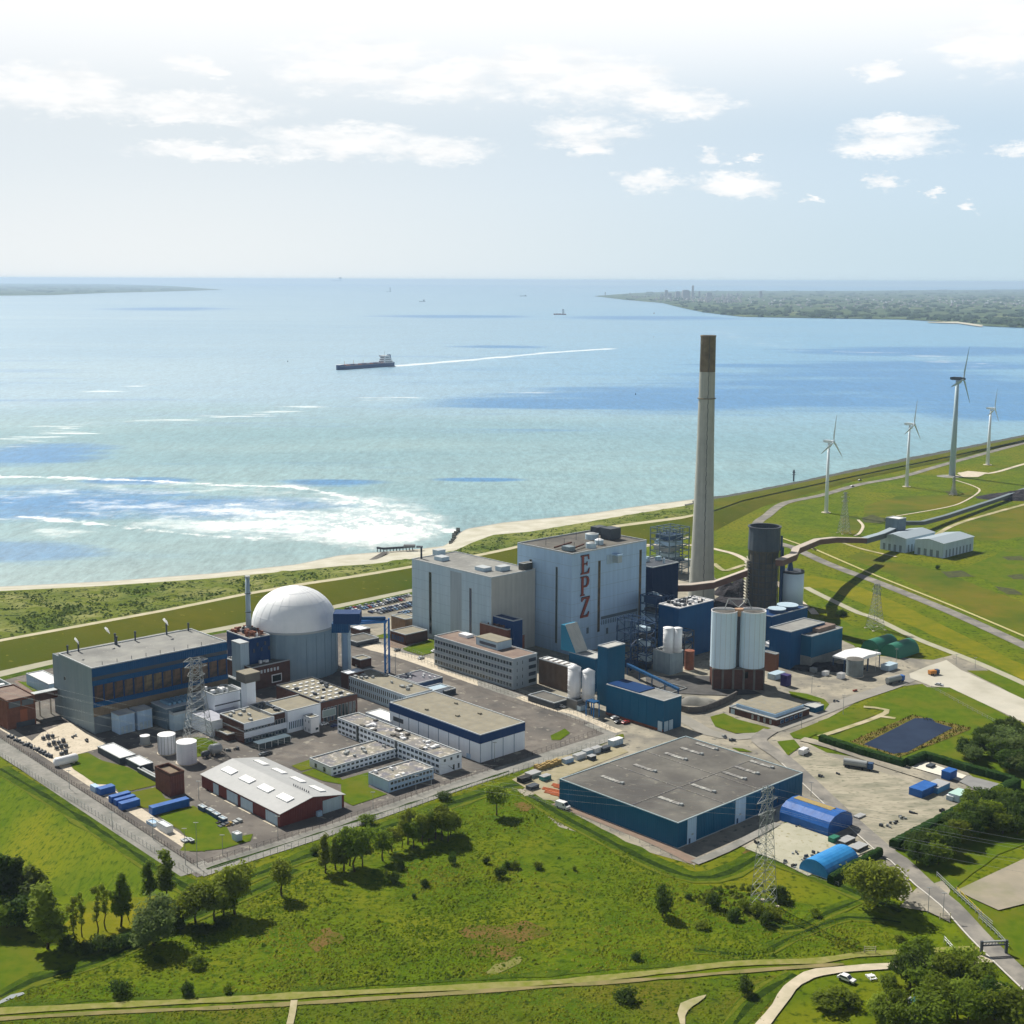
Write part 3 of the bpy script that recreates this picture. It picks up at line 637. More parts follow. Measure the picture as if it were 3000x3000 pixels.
# perimeter gravel strip with patrol road
road('gravel_strip', vs((-40, 1385), (0, 1403), (180, 1520), (372, 1644)), 13, Z3, GRAVEL)
road('gravel_strip', vs((372, 1646), (640, 1560), (900, 1470), (1162, 1386)), 9, Z3, GRAVEL)
road('gravel_strip', vs((665, 1192), (830, 1260), (1060, 1345), (1160, 1385)), 7, Z3, GRAVEL)
road('patrol_road', vs((-40, 1362), (0, 1383), (180, 1500), (372, 1626)), 4.5, Z4, ASPH)
road('concrete_path', vs((-40, 1352), (0, 1371), (100, 1435), (250, 1530), (345, 1594)), 6.5, Z3, CONC)
sheet('concrete_path', vs((90, 1420), (125, 1430), (200, 1480), (290, 1540), (360, 1585), (350, 1600), (290, 1580)), Z3 + .02, CONC)
sheet('switchyard_paving', ks(kU, (600, 1180), (900, 1060), (1020, 1050), (1500, 1330), (1380, 1420), (900, 1550), (730, 1580), (560, 1400), (420, 1330)), Z3, CONC)
sheet('sandy_strip', ks(kE, (520, 720), (880, 730), (1080, 820), (1480, 900), (1480, 1000), (1932, 1140), (1932, 1200), (1500, 1040), (950, 880)), Z3, CONC)
road('concrete_path', ks(kH, (-300, 930), (0, 1060), (300, 1110), (700, 1280), (830, 1330)), 5, Z3, CONC)
sheet('red_paving', ks(kE, (960, 640), (1180, 720), (1050, 770), (930, 760), (940, 620)), Z3, BRICKPAVE)
sheet('red_paving', ks(kU, (260, 440), (680, 640), (560, 700), (380, 640), (200, 460)), Z3, BRICKPAVE)
LAWNS = [ks(kD, (620, 215), (830, 175), (960, 250), (1200, 310), (1480, 450), (1475, 480), (1130, 560), (1060, 480), (900, 470), (690, 330)),
         ks(kD, (1180, 565), (1480, 500), (1560, 610), (1640, 620), (1400, 700), (1290, 690)),
         ks(kD, (1490, 770), (1690, 700), (1932, 740), (1932, 1110), (1720, 1050), (1790, 950), (1600, 840)),
         ks(kC, (-100, 1480), (260, 1390), (420, 1480), (640, 1640), (700, 1750), (930, 1710), (900, 1790), (600, 1880), (300, 1910), (100, 1900), (140, 1850), (230, 1790), (100, 1660), (-60, 1580)),
         ks(kC, (250, 620), (380, 620), (540, 680), (500, 740), (350, 830), (280, 840)),
         ks(kC, (1370, 940), (1600, 860), (1640, 960), (1480, 1000)), ks(kC, (1480, 1020), (1630, 970), (1850, 1070), (1932, 1080), (1932, 1150), (1720, 1110)),
         ks(kR, (0, 1100), (310, 1010), (310, 1180), (520, 1260), (130, 1390), (0, 1330)),
         ks(kH, (50, 1370), (210, 1290), (270, 1340), (160, 1420), (60, 1420)),
         ks(kJ, (310, 1350), (460, 1310), (620, 1380), (1000, 1480), (820, 1530), (600, 1540), (370, 1460)),
         ks(kJ, (1210, 1540), (1900, 1270), (1932, 1290), (1932, 1340), (1380, 1610), (1250, 1590)),
         ks(kJ, (1070, 1630), (1260, 1610), (1330, 1690), (1190, 1790)), ks(kJ, (550, 1700), (680, 1710), (790, 1750), (640, 1740)),
         ks(kJ, (1200, 1060), (1400, 1090), (1600, 1150), (1660, 1210), (1600, 1290), (1560, 1180), (1400, 1170), (1230, 1120)),
         ks(kE, (1080, 770), (1200, 730), (1440, 650), (1480, 800), (1300, 850), (1100, 790)),
         ks(kE, (780, 630), (880, 600), (950, 620), (940, 650), (800, 660)),
         ks(kF, (700, 1700), (1000, 1800), (1100, 1850), (1000, 1830), (700, 1740)),
         ks(kA, (200, 950), (320, 960), (540, 1080), (450, 1110)), ks(kN, (950, 1000), (1110, 950), (1130, 990), (960, 1050)),
         ks(kH, (780, 1370), (870, 1350), (880, 1400), (780, 1420))]
for p in LAWNS: sheet('lawn', p, Z4, GR_LAWN, 0.25, 3.0)
sheet('grass_field', ks(kJ, (1440, 230), (1800, 250), (1932, 330), (2500, 640), (2450, 700), (1932, 540), (1800, 480), (1810, 330), (1450, 290)), Z3, GR_LAWN, .5)
sheet('grass_field', ks(kK, (450, 1000), (640, 910), (880, 830), (1060, 850), (1240, 850), (1932, 1190), (2050, 1250), (2050, 2100), (1700, 1932), (1640, 1880), (1860, 1760), (1640, 1650), (1000, 1480), (820, 1540), (20, 1320), (0, 1290), (140, 1300), (540, 1130), (640, 1110)), Z3, GR_LAWN, .5)
sheet('grass_field', ks(kK, (-10, 1170), (380, 1040), (530, 1110), (60, 1290), (-20, 1310)), Z4, GR_LAWN, .3)
sheet('grass_field', ks(kK, (1390, 690), (1640, 690), (1932, 830), (2100, 950), (2100, 1040), (1932, 960)), Z3, GR_LAWN, .5)
sheet('grass_field', ks(kO, (590, 500), (1330, 100), (1700, 0), (1900, 60), (1900, 380), (1450, 560), (1130, 800), (1080, 850), (1490, 1040), (1900, 900), (1900, 1500), (1300, 1400), (1250, 1330), (700, 620)), Z3, GR_LAWN, .5)
sheet('reed_bank', ks(kK, (290, 1360), (880, 1110), (1430, 1230), (1420, 1250), (760, 1510)), Z4, REED, .6)
mbp = sheet('pond', ks(kK, (420, 1385), (900, 1140), (1060, 1140), (1100, 1180), (1260, 1230), (830, 1460), (700, 1475)), Z5, PONDW)
sheet('concrete_apron', ks(kK, (850, 720), (1020, 650), (1200, 590), (1330, 680), (1932, 960), (2100, 1040), (2100, 1260), (1932, 1180), (1230, 850), (1060, 840), (860, 760)), Z4, mat('apron_concrete', (.46, .44, .37), .9, (.52, .49, .41), .1, 7, c3=(.40, .38, .31), sc3=.05))
sheet('concrete_yard', ks(kN, (1010, 400), (1200, 310), (1932, 540), (2260, 660), (2700, 900), (2500, 1000), (2580, 1050), (2120, 1230), (1840, 1290), (1500, 830), (1100, 470)), Z4, YARD2)
sheet('concrete_yard', ks(kK, (870, 1600), (1010, 1550), (1390, 1680), (1320, 1730)), Z5, mat('white_slab', (.70, .67, .58), .9, (.62, .59, .5), .2, 6))
sheet('asphalt_yard', ks(kK, (1320, 1735), (1400, 1680), (1750, 1770), (1640, 1890)), Z5, mat('grey_slab', (.22, .22, .22), .9, (.26, .26, .25), .2, 6))
sheet('concrete_yard', ks(kN, (590, 1240), (940, 1010), (1100, 960), (1160, 990), (1560, 1180), (1810, 1240), (1180, 1500), (880, 1350)), Z4, mat('sandy_slab', (.44, .42, .33), .9, (.36, .35, .26), .12, 8, fleck=(.28, .26, .16), fsc=.5, flo=.6, fhi=.7))
sheet('gravel_lot', ks(kO, (1110, 850), (1280, 770), (1900, 480), (1900, 900), (1450, 1010), (1250, 920)), Z4, mat('lot_gravel', (.27, .245, .19), .95, (.33, .29, .22), .1, 8, c3=(.22, .22, .13), sc3=.04))
sheet('gravel_yard', ks(kM, (0, 590), (420, 380), (1000, 270), (1100, 330), (430, 590), (440, 790), (300, 780)), Z3, mat('yard_gravel', (.36, .32, .22), .95, (.29, .26, .16), .2, 7))
road('gravel_strip', ks(kM, (410, 810), (800, 960), (1300, 1160), (1720, 1370)), 5, Z3, BRICKPAVE)
road('gravel_strip', ks(kM, (1720, 1375), (2000, 1260), (2500, 1000)), 4, Z4, GRAVEL)
# grass ditches round the meadow
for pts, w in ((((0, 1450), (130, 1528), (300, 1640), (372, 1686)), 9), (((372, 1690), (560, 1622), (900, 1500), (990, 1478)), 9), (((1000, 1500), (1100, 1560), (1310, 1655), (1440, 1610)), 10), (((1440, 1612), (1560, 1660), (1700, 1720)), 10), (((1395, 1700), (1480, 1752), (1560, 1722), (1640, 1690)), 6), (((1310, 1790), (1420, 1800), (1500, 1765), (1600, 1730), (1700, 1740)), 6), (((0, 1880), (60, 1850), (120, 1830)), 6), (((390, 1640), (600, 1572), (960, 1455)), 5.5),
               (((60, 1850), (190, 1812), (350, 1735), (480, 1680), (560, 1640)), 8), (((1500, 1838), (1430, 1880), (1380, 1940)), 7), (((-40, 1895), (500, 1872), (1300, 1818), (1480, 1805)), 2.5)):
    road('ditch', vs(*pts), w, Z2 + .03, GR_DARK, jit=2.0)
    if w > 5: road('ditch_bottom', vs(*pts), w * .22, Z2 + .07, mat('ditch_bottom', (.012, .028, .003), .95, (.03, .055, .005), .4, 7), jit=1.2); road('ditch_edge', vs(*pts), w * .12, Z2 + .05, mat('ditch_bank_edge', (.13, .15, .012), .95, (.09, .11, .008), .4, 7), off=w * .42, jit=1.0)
# roads
road('road', [kL(2300, 190), kL(1932, 270), kL(1300, 440), kL(950, 540), kL(600, 605), kL(300, 690), kL(0, 755), kI(1340, 40), kI(1230, 130), kI(1250, 260), kI(1400, 330), kI(1640, 400), kL(80, 1120), kL(300, 1225), kL(500, 1305), kL(760, 1400), kL(1350, 1640), kL(1932, 1905), kL(2300, 2080)], 9, Z3, ASPH_D)
road('cycle_track', [kI(1500, 290), kI(1900, 430), kL(200, 1110), kL(500, 1240), kL(760, 1350), kL(1350, 1585), kL(1932, 1830), kL(2200, 1940)], 2.2, Z4, mat('yellow_track', (.47, .42, .2), .95, (.4, .38, .18), .2, 5))
for o in (-3.2, 3.2): road('road_line', [kL(500, 1305), kL(760, 1400), kL(1350, 1640), kL(1932, 1905)], .5, Z3 + .03, mat('line_paint', (.62, .62, .6), .8), off=o)
road('access_road', [kI(1780, 850), kI(1932, 930), kL(600, 1645), kK(500, 185), kK(900, 380), kK(1200, 500), kK(1500, 620), kK(1932, 810), kK(2300, 990)], 5.5, Z3, ROADP)
road('sandy_track', [kI(-400, 360), kI(0, 370), kI(480, 375), kI(800, 430), kI(1100, 540), kI(1700, 1000), kI(1780, 1090), kJ(1440, 120), kJ(1500, 190)], 5, Z3, CONC)
road('sandy_track', [kI(740, 580), kI(850, 660), kI(950, 640), kI(1100, 590)], 4, Z4, TRACK)
road('sandy_track', [kL(590, 890), kL(630, 940), kL(600, 1000), kL(560, 1020)], 2.5, Z3, CONC)
road('sandy_track', [kL(900, 860), kL(1300, 790), kL(1450, 740), kL(1570, 660), kL(1530, 620), kL(1380, 570)], 2.0, Z3, CONC)
road('sandy_track', [kL(1400, 510), kL(1650, 515), kL(1932, 440), kL(2200, 380)], 5, Z3, CONC)
road('sandy_track', [kL(450, 1070), kL(620, 1125), kL(900, 1190)], 3, Z3, TRACK)
road('sandy_track', [kL(1100, 1100), kL(1350, 940), kL(1700, 830), kL(2000, 750)], 4.5, Z3, TRACK)
sheet('gravel_pad', ks(kL, (1390, 515), (1480, 495), (1640, 510), (1560, 545), (1440, 545)), Z4, CONC)
road('road', ks(kE, (540, 770), (1000, 890), (1932, 1220)) + ks(kH, (0, 1090), (450, 1240)), 5, Z3, ASPH)
road('road', [kH(1500, 1150), kJ(150, 1450), kJ(300, 1530), kJ(620, 1580), kJ(1000, 1500), kJ(1500, 1320), kJ(1932, 1150), kK(700, 830), kK(900, 740)], 8, Z3, mat('plant_road', (.30, .285, .25), .9, (.25, .24, .21), .12, 7))
road('sandy_path', [kK(0, 1310), kK(150, 1265), kK(540, 1130), kK(640, 1060), kK(420, 1030)], 3.0, Z5, TRACK)
road('sandy_path', [kK(540, 1115), kK(720, 1140)], 3.0, Z5, TRACK)
road('road', [kJ(1000, 1500), kJ(870, 1590), kN(760, 260), kN(1000, 430), kN(1500, 900), kN(1932, 1280), kO(640, 600), kO(850, 800), kO(1050, 960), kO(1300, 1230), kO(1600, 1520), kO(1900, 1800)], 7.5, Z5, ASPH_D)
for o in (3.3,): road('road_line', [kN(1000, 430), kN(1500, 900), kN(1932, 1280), kO(640, 600), kO(850, 800), kO(1050, 960), kO(1300, 1230), kO(1600, 1520), kO(1900, 1800)], .5, Z5 + .03, mat('kerb_concrete', (.55, .53, .47), .9), off=o)
road('road', [kJ(1350, 1600), kK(100, 1400), kK(700, 1600), kK(1300, 1790), kK(1640, 1932)], 6, Z5, YARD)
sheet('paved_junction', ks(kO, (650, 985), (760, 860), (800, 820), (1030, 860), (1040, 980), (1060, 1110), (880, 1020)), Z4, YARD)
sheet('paved_junction', ks(kO, (910, 800), (1000, 770), (1060, 850), (1030, 930)), Z4 + .02, YARD)
road('field_track', [kP(-60, 895), kP(600, 860), kP(1300, 825), kP(1932, 790), kT(500, 315), kT(1000, 270), kT(1500, 215), kT(1932, 200), kO(300, 1370), kO(1000, 1330), kO(1300, 1320)], 3.4, Z3, mat('track_verge', (.17, .19, .03), .95, (.26, .24, .09), .3, 7), jit=.8)
for o in (-.85, .85): road('wheel_rut', [kP(-60, 895), kP(600, 860), kP(1300, 825), kP(1932, 790), kT(500, 315), kT(1000, 270), kT(1500, 215), kT(1932, 200), kO(300, 1370), kO(1000, 1330), kO(1300, 1320)], .9, Z3 + .02, TRACK, off=o, jit=.3)
road('field_track', [kP(-60, 940), kP(600, 900), kP(1500, 860), kT(300, 350), kT(1000, 300), kT(1600, 250), kO(200, 1445)], 2.0, Z3, mat('dry_track', (.26, .21, .10), .95, (.16, .16, .05), .15, 6), jit=.8)
road('sandy_track', [kO(1400, 1400), kO(1000, 1440), kO(400, 1470), kO(0, 1510), kT(1850, 290), kT(1780, 340), kT(1720, 430), kT(1640, 530), kT(1560, 640)], 4.0, Z4, mat('bare_track', (.55, .48, .36), .95, (.42, .38, .27), .2, 6), jit=.8)
road('sandy_track', [kO(1200, 1490), kO(1400, 1590), kO(1600, 1680), kO(1800, 1790)], 2.5, Z4, TRACK, jit=.5)
road('sandy_track', [kO(490, 1700), kO(700, 1830), kO(800, 1870)], 1.8, Z4, CONC)
road('sandy_track', ks(kP, (1640, 966), (1655, 900), (1665, 830)), 2.0, Z4, TRACK)
sheet('bare_patch', ks(kT, (1190, 527), (1210, 470), (1240, 430), (1290, 405), (1350, 385), (1320, 420), (1270, 460), (1235, 527)), Z4, TRACK, 2.0, 2.0)
sheet('pale_patch', ks(kT, (220, 260), (270, 215), (320, 205), (400, 190), (380, 225), (330, 240), (270, 262)), Z2 + .04, mat('dry_patch', (.22, .20, .08), .95, (.14, .16, .03), .4, 7), 3.0, 2.0)
sheet('stream', ks(kP, (-20, 845), (60, 800), (130, 785), (140, 795), (60, 825), (-20, 860)), Z3, mat('stream_water', (.30, .33, .33), .2))
sheet('coal_ground', ks(kI, (900, 880), (1100, 790), (1160, 1100), (720, 1100), (740, 990)), Z4, COAL, .5)
sheet('asphalt_yard', ks(kJ, (0, 880), (300, 890), (900, 1090), (560, 1110), (200, 1100), (-400, 1060), (-420, 900)), Z4, mat('sooty_asphalt', (.075, .075, .075), .9, (.12, .115, .11), .15, 6))
# ================================================================== BUILDINGS
class Bd:
    """a block whose near top corner, right top corner and left top corner are seen; local x runs right-back, y left-back"""
    def __init__(s, name, label, cat, nt, h, rt=None, lt=None, LU=None, LV=None, z0=0.0, nb=None, group=None, roof=ROOF, wall=GREYC, para=0.5, parent=None, rot=0.0, lip=PARA):
        if nb is not None:
            h = HT(nb[0], nb[1], nt[1], z0) if h is None else h
            p = G(nb[0], nb[1], z0)
        else:
            q = G(nt[0], nt[1], z0 + h); p = Vector((q.x, q.y, z0))
        s.rot = GA + rad(rot)
        ux = Vector((math.cos(s.rot), math.sin(s.rot), 0)); vx = Vector((-math.sin(s.rot), math.cos(s.rot), 0))
        top = Vector((p.x, p.y, z0 + h))
        if LU is None: LU = max(1.0, (G(rt[0], rt[1], z0 + h) - top).dot(ux))
        if LV is None: LV = max(1.0, (G(lt[0], lt[1], z0 + h) - top).dot(vx))
        s.h, s.LU, s.LV, s.p, s.z0 = h, LU, LV, p, z0
        s.ux, s.vx = ux, vx
        if name is None: return
        s.o = empty(name, p, label, cat, group, s.rot)
        s.wall_m = wall
        if wall is not None:
            hw = h - (para if roof else 0)
            MB().box(0, LU, 0, LV, 0, hw, bottom=False).build('wall', wall, s.o)
            if roof:
                m = MB(); t = 0.45
                m.box(-.06, LU + .06, -.06, t, hw, h); m.box(-.06, LU + .06, LV - t, LV + .06, hw, h)
                m.box(-.06, t, t, LV - t, hw, h); m.box(LU - t, LU + .06, t, LV - t, hw, h)
                m.build('parapet', lip, s.o)
                m = MB(); m.box(t, LU - t, t, LV - t, hw - .3, hw + .02, bottom=False); m.build('roof', roof, s.o)
    def w(s, x, y, z): return s.p + s.ux * x + s.vx * y + Vector((0, 0, z))
    def loc(s, px, py, z):
        q = G(px, py, s.z0 + z) - s.p; return (q.dot(s.ux), q.dot(s.vx))
    def panel(s, face, a0, a1, z0, z1, m, name='panel', d=0.12, inn=0.0):
        mb = MB()
        if face == 'R': mb.box(a0, a1, -d, -inn if inn else -0.004, z0, z1)
        else: mb.box(-d, -inn if inn else -0.004, a0, a1, z0, z1)
        return mb.build(name, m, s.o)
    def wins(s, face, n, a0, a1, z0, z1, fill=0.7, m=GLASS, fm=FRAMEW, name='window', d=0.08, fr=0.1, off=0.0):
        pitch = (a1 - a0) / n; w = pitch * fill; H = z1 - z0
        mb = MB()
        if face == 'R':
            mb.box(0, w, -d, -.003, 0, H); mp = MB().box(fr, w - fr, -d - .02, -d + .01, fr, H - fr)
        else:
            mb.box(-d, -.003, 0, w, 0, H); mp = MB().box(-d - .02, -d + .01, fr, w - fr, fr, H - fr)
        me = mb.mesh(name, [fm]); mq = mp.mesh('pane', [m])
        for i in range(n):
            a = a0 + pitch * i + (pitch - w) / 2
            inst('pane', mq, inst(name, me, s.o, (a, -off, z0) if face == 'R' else (-off, a, z0)))
    def roofbox(s, x, y, w, l, h, m, name='roof_unit', z=None):
        z = s.h - .5 if z is None else z
        return MB().box(x, x + w, y, y + l, z, z + h).build(name, m, s.o)
    def door(s, face, a0, a1, z1, m=WHITE, name='door', z0=0.05):
        return s.panel(face, a0, a1, z0, z1, m, name, .15)

def units(b, n, m=STEEL, hh=1.2, seed=1, x0=.1, x1=.9, y0=.1, y1=.9, smin=.8, smax=2.2):
    r = random.Random(seed)
    for i in range(n):
        w = r.uniform(smin, smax); l = r.uniform(smin, smax)
        b.roofbox(b.LU * r.uniform(x0, x1) - w / 2, b.LV * r.uniform(y0, y1) - l / 2, w, l, .5 + hh * r.uniform(.5, 1), m)

# ---- turbine hall
TH_ = Bd('turbine_hall', 'long turbine hall with grey gable wall and blue glazed front beside the dome', 'building', (267.9, 1957), None, (656.6, 1875.6), (174.7, 1913), nb=(277, 2151), wall=GREYC, roof=ROOF)
b = TH_; h = b.h
b.panel('R', 0, b.LU, h * .86, h - .55, BLUE, 'fascia', .5)
b.panel('R', 0, b.LU, h * .80, h * .86, STEELD, 'shadow_gap', .1)
b.panel('R', 0, b.LU, h * .73, h * .80, BLUE, 'blue_band', .35)
b.panel('R', 0, b.LU, h * .40, h * .47, BLUE, 'blue_band', .5)
b.panel('R', 0, b.LU, h * .26, h * .40, BROWN, 'lower_band', .15)
b.wins('R', 14, .6, b.LU - .4, h * .47, h * .73, .98, GLASSB, BLUED, 'glazed_bay', .2, .2)
for i in range(15): b.panel('R', .2 + i * (b.LU - 1) / 14 - .1, .2 + i * (b.LU - 1) / 14 + .35, h * .47, h * .73, BLUED, 'mullion', .6)
b.panel('R', 0, b.LU, 0, h * .26, mat('plinth_grey', (.12, .15, .18), .8, (.16, .19, .21), .2, 5), 'plinth', .3)
x0, y0 = b.loc(*kA(540, 700), h * .9)
stp = MB(); stp.box(1.0, b.LU - 2, b.LV, b.LV + 9.0, 0, h * .93); stp.build('rear_annexe', GREYC, b.o)
MB().box(1.6, b.LU - 2.6, b.LV + .4, b.LV + 8.6, h * .93, h * .93 + .15).build('annexe_roof', ROOF, b.o)
for i, (px, py) in enumerate([kA(730, 610), kA(860, 590), kA(1245, 500), kA(1280, 505), kA(1465, 455), kA(1835, 395), kB(180, 940)]):
    x, y = b.loc(px, py, h)
    m = MB(); m.cyl(0, 0, 0, 3.4 + (i % 3) * .8, .42, n=10); m.cyl(0, 0, 3.4 + (i % 3) * .8, 4.2 + (i % 3) * .8, .65, .5, 10)
    o = m.build('roof_vent', STEELD, b.o); o.location = (x, min(y, b.LV - 2), h - .5)
for i in range(8): b.roofbox(6 + i * (b.LU - 12) / 8, 1.2, .18, .18, 2.2, STEELD, 'roof_mast')
b.wins('L', 1, b.LV * .8, b.LV * .86, h * .62, h * .68, .9)
# small clouds of steam at three roof vents
STEAM = mat('steam', (.9, .9, .9), 1.0, spec=0, trans=.5); STEAM.node_tree.nodes['Principled BSDF'].inputs['Alpha'].default_value = .55
for (px, py, s, lb) in (kA(872, 520) + (.8, 'small white puff of steam over the second roof vent from the left'), kA(1220, 400) + (.95, 'thin tall wisp of steam leaning left over the hall roof'), kA(1880, 300) + (1.0, 'round puff of steam over the right half of the hall roof')):
    q = b.w(*b.loc(px, py, h + 6), 0); q.z = h + 7
    me = bpy.data.meshes.new('steam_puff'); bm = bmesh.new(); bmesh.ops.create_icosphere(bm, subdivisions=3, radius=1.0)
    for v in bm.verts:
        k = 1 + .9 * noise.noise(v.co * 2.3 + Vector((px, 0, 0))); v.co = Vector((v.co.x * k * (.6 + .5 * v.co.z) - v.co.z * 1.1, v.co.y * k * .6, v.co.z * k * 1.6)) * s
    bm.to_mesh(me); bm.free(); me.materials.append(STEAM)
    o = bpy.data.objects.new('steam_puff', me); col.objects.link(o); o.location = q; tag(o, lb, 'steam')
# equipment at the foot of the turbine hall front
def boxthing(name, label, cat, nt, h, rt, lt, m, roof=None, group=None, **k):
    return Bd(name, label, cat, nt, h, rt, lt, group=group, wall=m, roof=roof or m, para=.25, **k)
def sub(b, name, x0, x1, y0, y1, z0, z1, m): return MB().box(x0, x1, y0, y1, z0, z1).build(name, m, b.o)
q = [(8, 16, 9.5, PALEC, 'pale blue transformer enclosure first from the left under the blue hall front'), (17.5, 25, 9.5, PALEC, 'pale blue transformer enclosure second from the left under the blue hall front')]
for (x0, x1, hh, m, lb) in q:
    o = empty('transformer_enclosure', TH_.w(x0, -9, 0), lb, 'enclosure', 'transformer enclosures before the hall', GA)
    MB().box(0, x1 - x0, 0, 7.5, 0, hh - .3).build('wall', m, o); MB().box(-.2, x1 - x0 + .2, -.2, 7.7, hh - .3, hh).build('roof', PARA, o)
    for j in range(3): MB().box(1 + j * 2.1, 2.4 + j * 2.1, -.15, 0, .3, 3.8).build('door', PALEG, o)
o = empty('machine_annexe', TH_.w(28, -17, 0), 'long low grey blue annexe with open roof louvres before the turbine hall', 'building', None, GA)
MB().box(0, 44, 0, 14, 0, 10).build('wall', mat('slate_cladding', (.13, .19, .24), .6, stripes=.4, sdist=1.0, stains=.4), o)
MB().box(-.2, 44.2, -.2, 14.2, 10, 10.4).build('parapet', PARA, o)
for j in range(6): MB().box(3 + j * 2.6, 4.6 + j * 2.6, 3, 11, 10.4, 11.6).build('roof_louvre', mat('louvre_blue', (.16, .30, .42), .5), o)
for j in range(5): MB().box(26 + j * 3.4, 27.5 + j * 3.4, 2, 12, 10.4, 11.2 + (j % 2)).build('roof_duct', PARA, o)

# ---- red brick block at the left edge and the link bridge
b = Bd('brick_block', 'dark red brick block at the left edge with a grey banded upper storey', 'building', kU(100, 740), None, kU(500, 660), None, nb=kU(115, 1160), LV=24, wall=BRICK, roof=ROOFB, lip=BRICKD)
b.wins('R', 2, .6, b.LU - .6, b.h * .72, b.h * .92, .9, mat('louvre_glass', (.10, .12, .14), .4), STEELD, 'louvre_band', .15, .15)
b.panel('R', b.LU * .45, b.LU * .7, b.h * .2, b.h * .6, mat('orange_brick', (.30, .10, .05), .9), 'brick_panel', .08)
b.panel('R', b.LU * .3, b.LU * .95, b.h * .02, b.h * .2, STEELD, 'gate_panel', .1)
BRK = b
q = Bd('roof_plant_room', 'flat dark plant room with two white skylights behind the brick block', 'building', kU(60, 690), 14.5, kU(400, 615), None, LV=26, wall=BRICKD, roof=mat('dark_green_roof', (.05, .07, .075), .9), para=.3)
q.o.location = b.w(1.0, b.LV + .4, 0)
for (x, y) in ((2, 3), (6, 1.5)): q.roofbox(x, y, 3.4, 2.2, .9, SKYL, 'skylight')
br = empty('link_bridge', b.w(b.LU + .1, b.LV * .22, 0), 'brown enclosed footbridge joining the brick block to the grey gable', 'bridge', None, GA)
gap = (TH_.p - b.w(b.LU, b.LV * .22, 0)).dot(b.ux)
MB().box(0, gap - .2, 0, 3.5, b.h - 5.2, b.h - 1.5).build('corridor', BRICKD, br); MB().box(0, gap - .2, -.2, 3.7, b.h - 1.5, b.h - 1.2).build('roof', PARA, br)
for t in (.35, .75): MB().box(gap * t, gap * t + .5, 1.4, 2.0, 0, b.h - 5.2).build('pier', CONC, br)
MB().box(2, gap * .9, -6, 12, 0, 1.4).build('ramp', ROOFW, br)
# white and pale blue shed behind
b = Bd('pale_shed', 'long low pale blue shed with white roof behind the grey gable wall', 'building', kU(690, 505), 6.5, None, kU(360, 350), nb=None, LU=9, wall=PALEC, roof=WHITE, para=.4)

# ---- aux building with the vent stack
hsw = HT(*kB(925, 1640), kB(905, 1375)[1]); aq = G(*kB(885, 1335), hsw); AH = 0
for _i in range(400):
    if PR((aq.x, aq.y, _i * .15))[1] > kB(890, 1045)[1]: AH = _i * .15
b = Bd('auxiliary_building', 'dark blue cube crowded with rooftop pipes left of the dome', 'building', kB(890, 1045), AH, kB(1083, 985), kB(608, 960), wall=BLUED, roof=ROOFB, lip=PARA)
AUX = b; units(b, 26, RUST, 2.2, 5, .12, .9, .12, .9, .6, 1.8); units(b, 10, STEELD, 3.0, 6, .1, .9, .1, .9, .5, 1.4); units(b, 8, WHITE, 1.6, 7)
for i in range(5): b.panel('R', 2 + i * 2.3, 3.2 + i * 2.3, 18 + (i % 2) * 3, 20 + (i % 2) * 3, STEELD, 'louvre')
o = empty('lift_tower', G(*kB(880, 1085), AH - 2) - Vector((0, 0, AH - 2)) - UX * 5, 'pale grey square stair tower in front of the dark blue cube', 'tower', None, GA)
MB().box(-.2, 6, -.2, 8, 0, AH - 2.4).build('wall', PALEG, o); MB().box(-.4, 6.2, -.4, 8.2, AH - 2.4, AH - 1.8).build('roof', PARA, o)
p = G(*kB(885, 946), AH)
o = empty('vent_stack', (p.x, p.y, AH - .4), 'slim grey blue ventilation stack standing on the dark blue cube', 'stack')
hs = HT(kB(885, 946)[0], kB(885, 946)[1], kB(885, 345)[1], AH)
MB().cyl(0, 0, -.6, hs, 1.55, 1.15, 20).build('shaft', mat('stack_grey', (.33, .43, .50), .6, stains=.4), o, True)
MB().cyl(0, 0, hs, hs + .8, 1.4, 1.4, 20).build('rim', PARA, o); MB().cyl(0, 0, -.6, 2.2, 2.3, 2.1, 20).build('collar', STEEL, o)
for z in (hs * .35, hs * .7): MB().cyl(0, 0, z, z + .25, 1.9, 1.9, 16).build('platform', STEELD, o)

# ---- the dome
DC = G(862, 1826, 26); DR = 22.9
o = empty('reactor_dome', (DC.x, DC.y, 0), 'huge white hemispherical reactor dome on a grey concrete drum', 'reactor building')
prof = [(DR, 0), (DR, 25.2)]; MB().lathe(0, 0, prof, 96).build('drum', CONCW, o, True)
MB().lathe(0, 0, [(DR, 25.2), (DR + .35, 25.3), (DR + .35, 26.2), (DR - .1, 26.3)], 96).build('ring_beam', PARA, o, True)
pr = [(max(0.01, (DR - .05) * math.cos(a * math.pi / 48)), 26.2 + 20.3 * math.sin(a * math.pi / 48)) for a in range(25)]
MB().lathe(0, 0, pr, 96).build('dome', DOMEW, o, True)
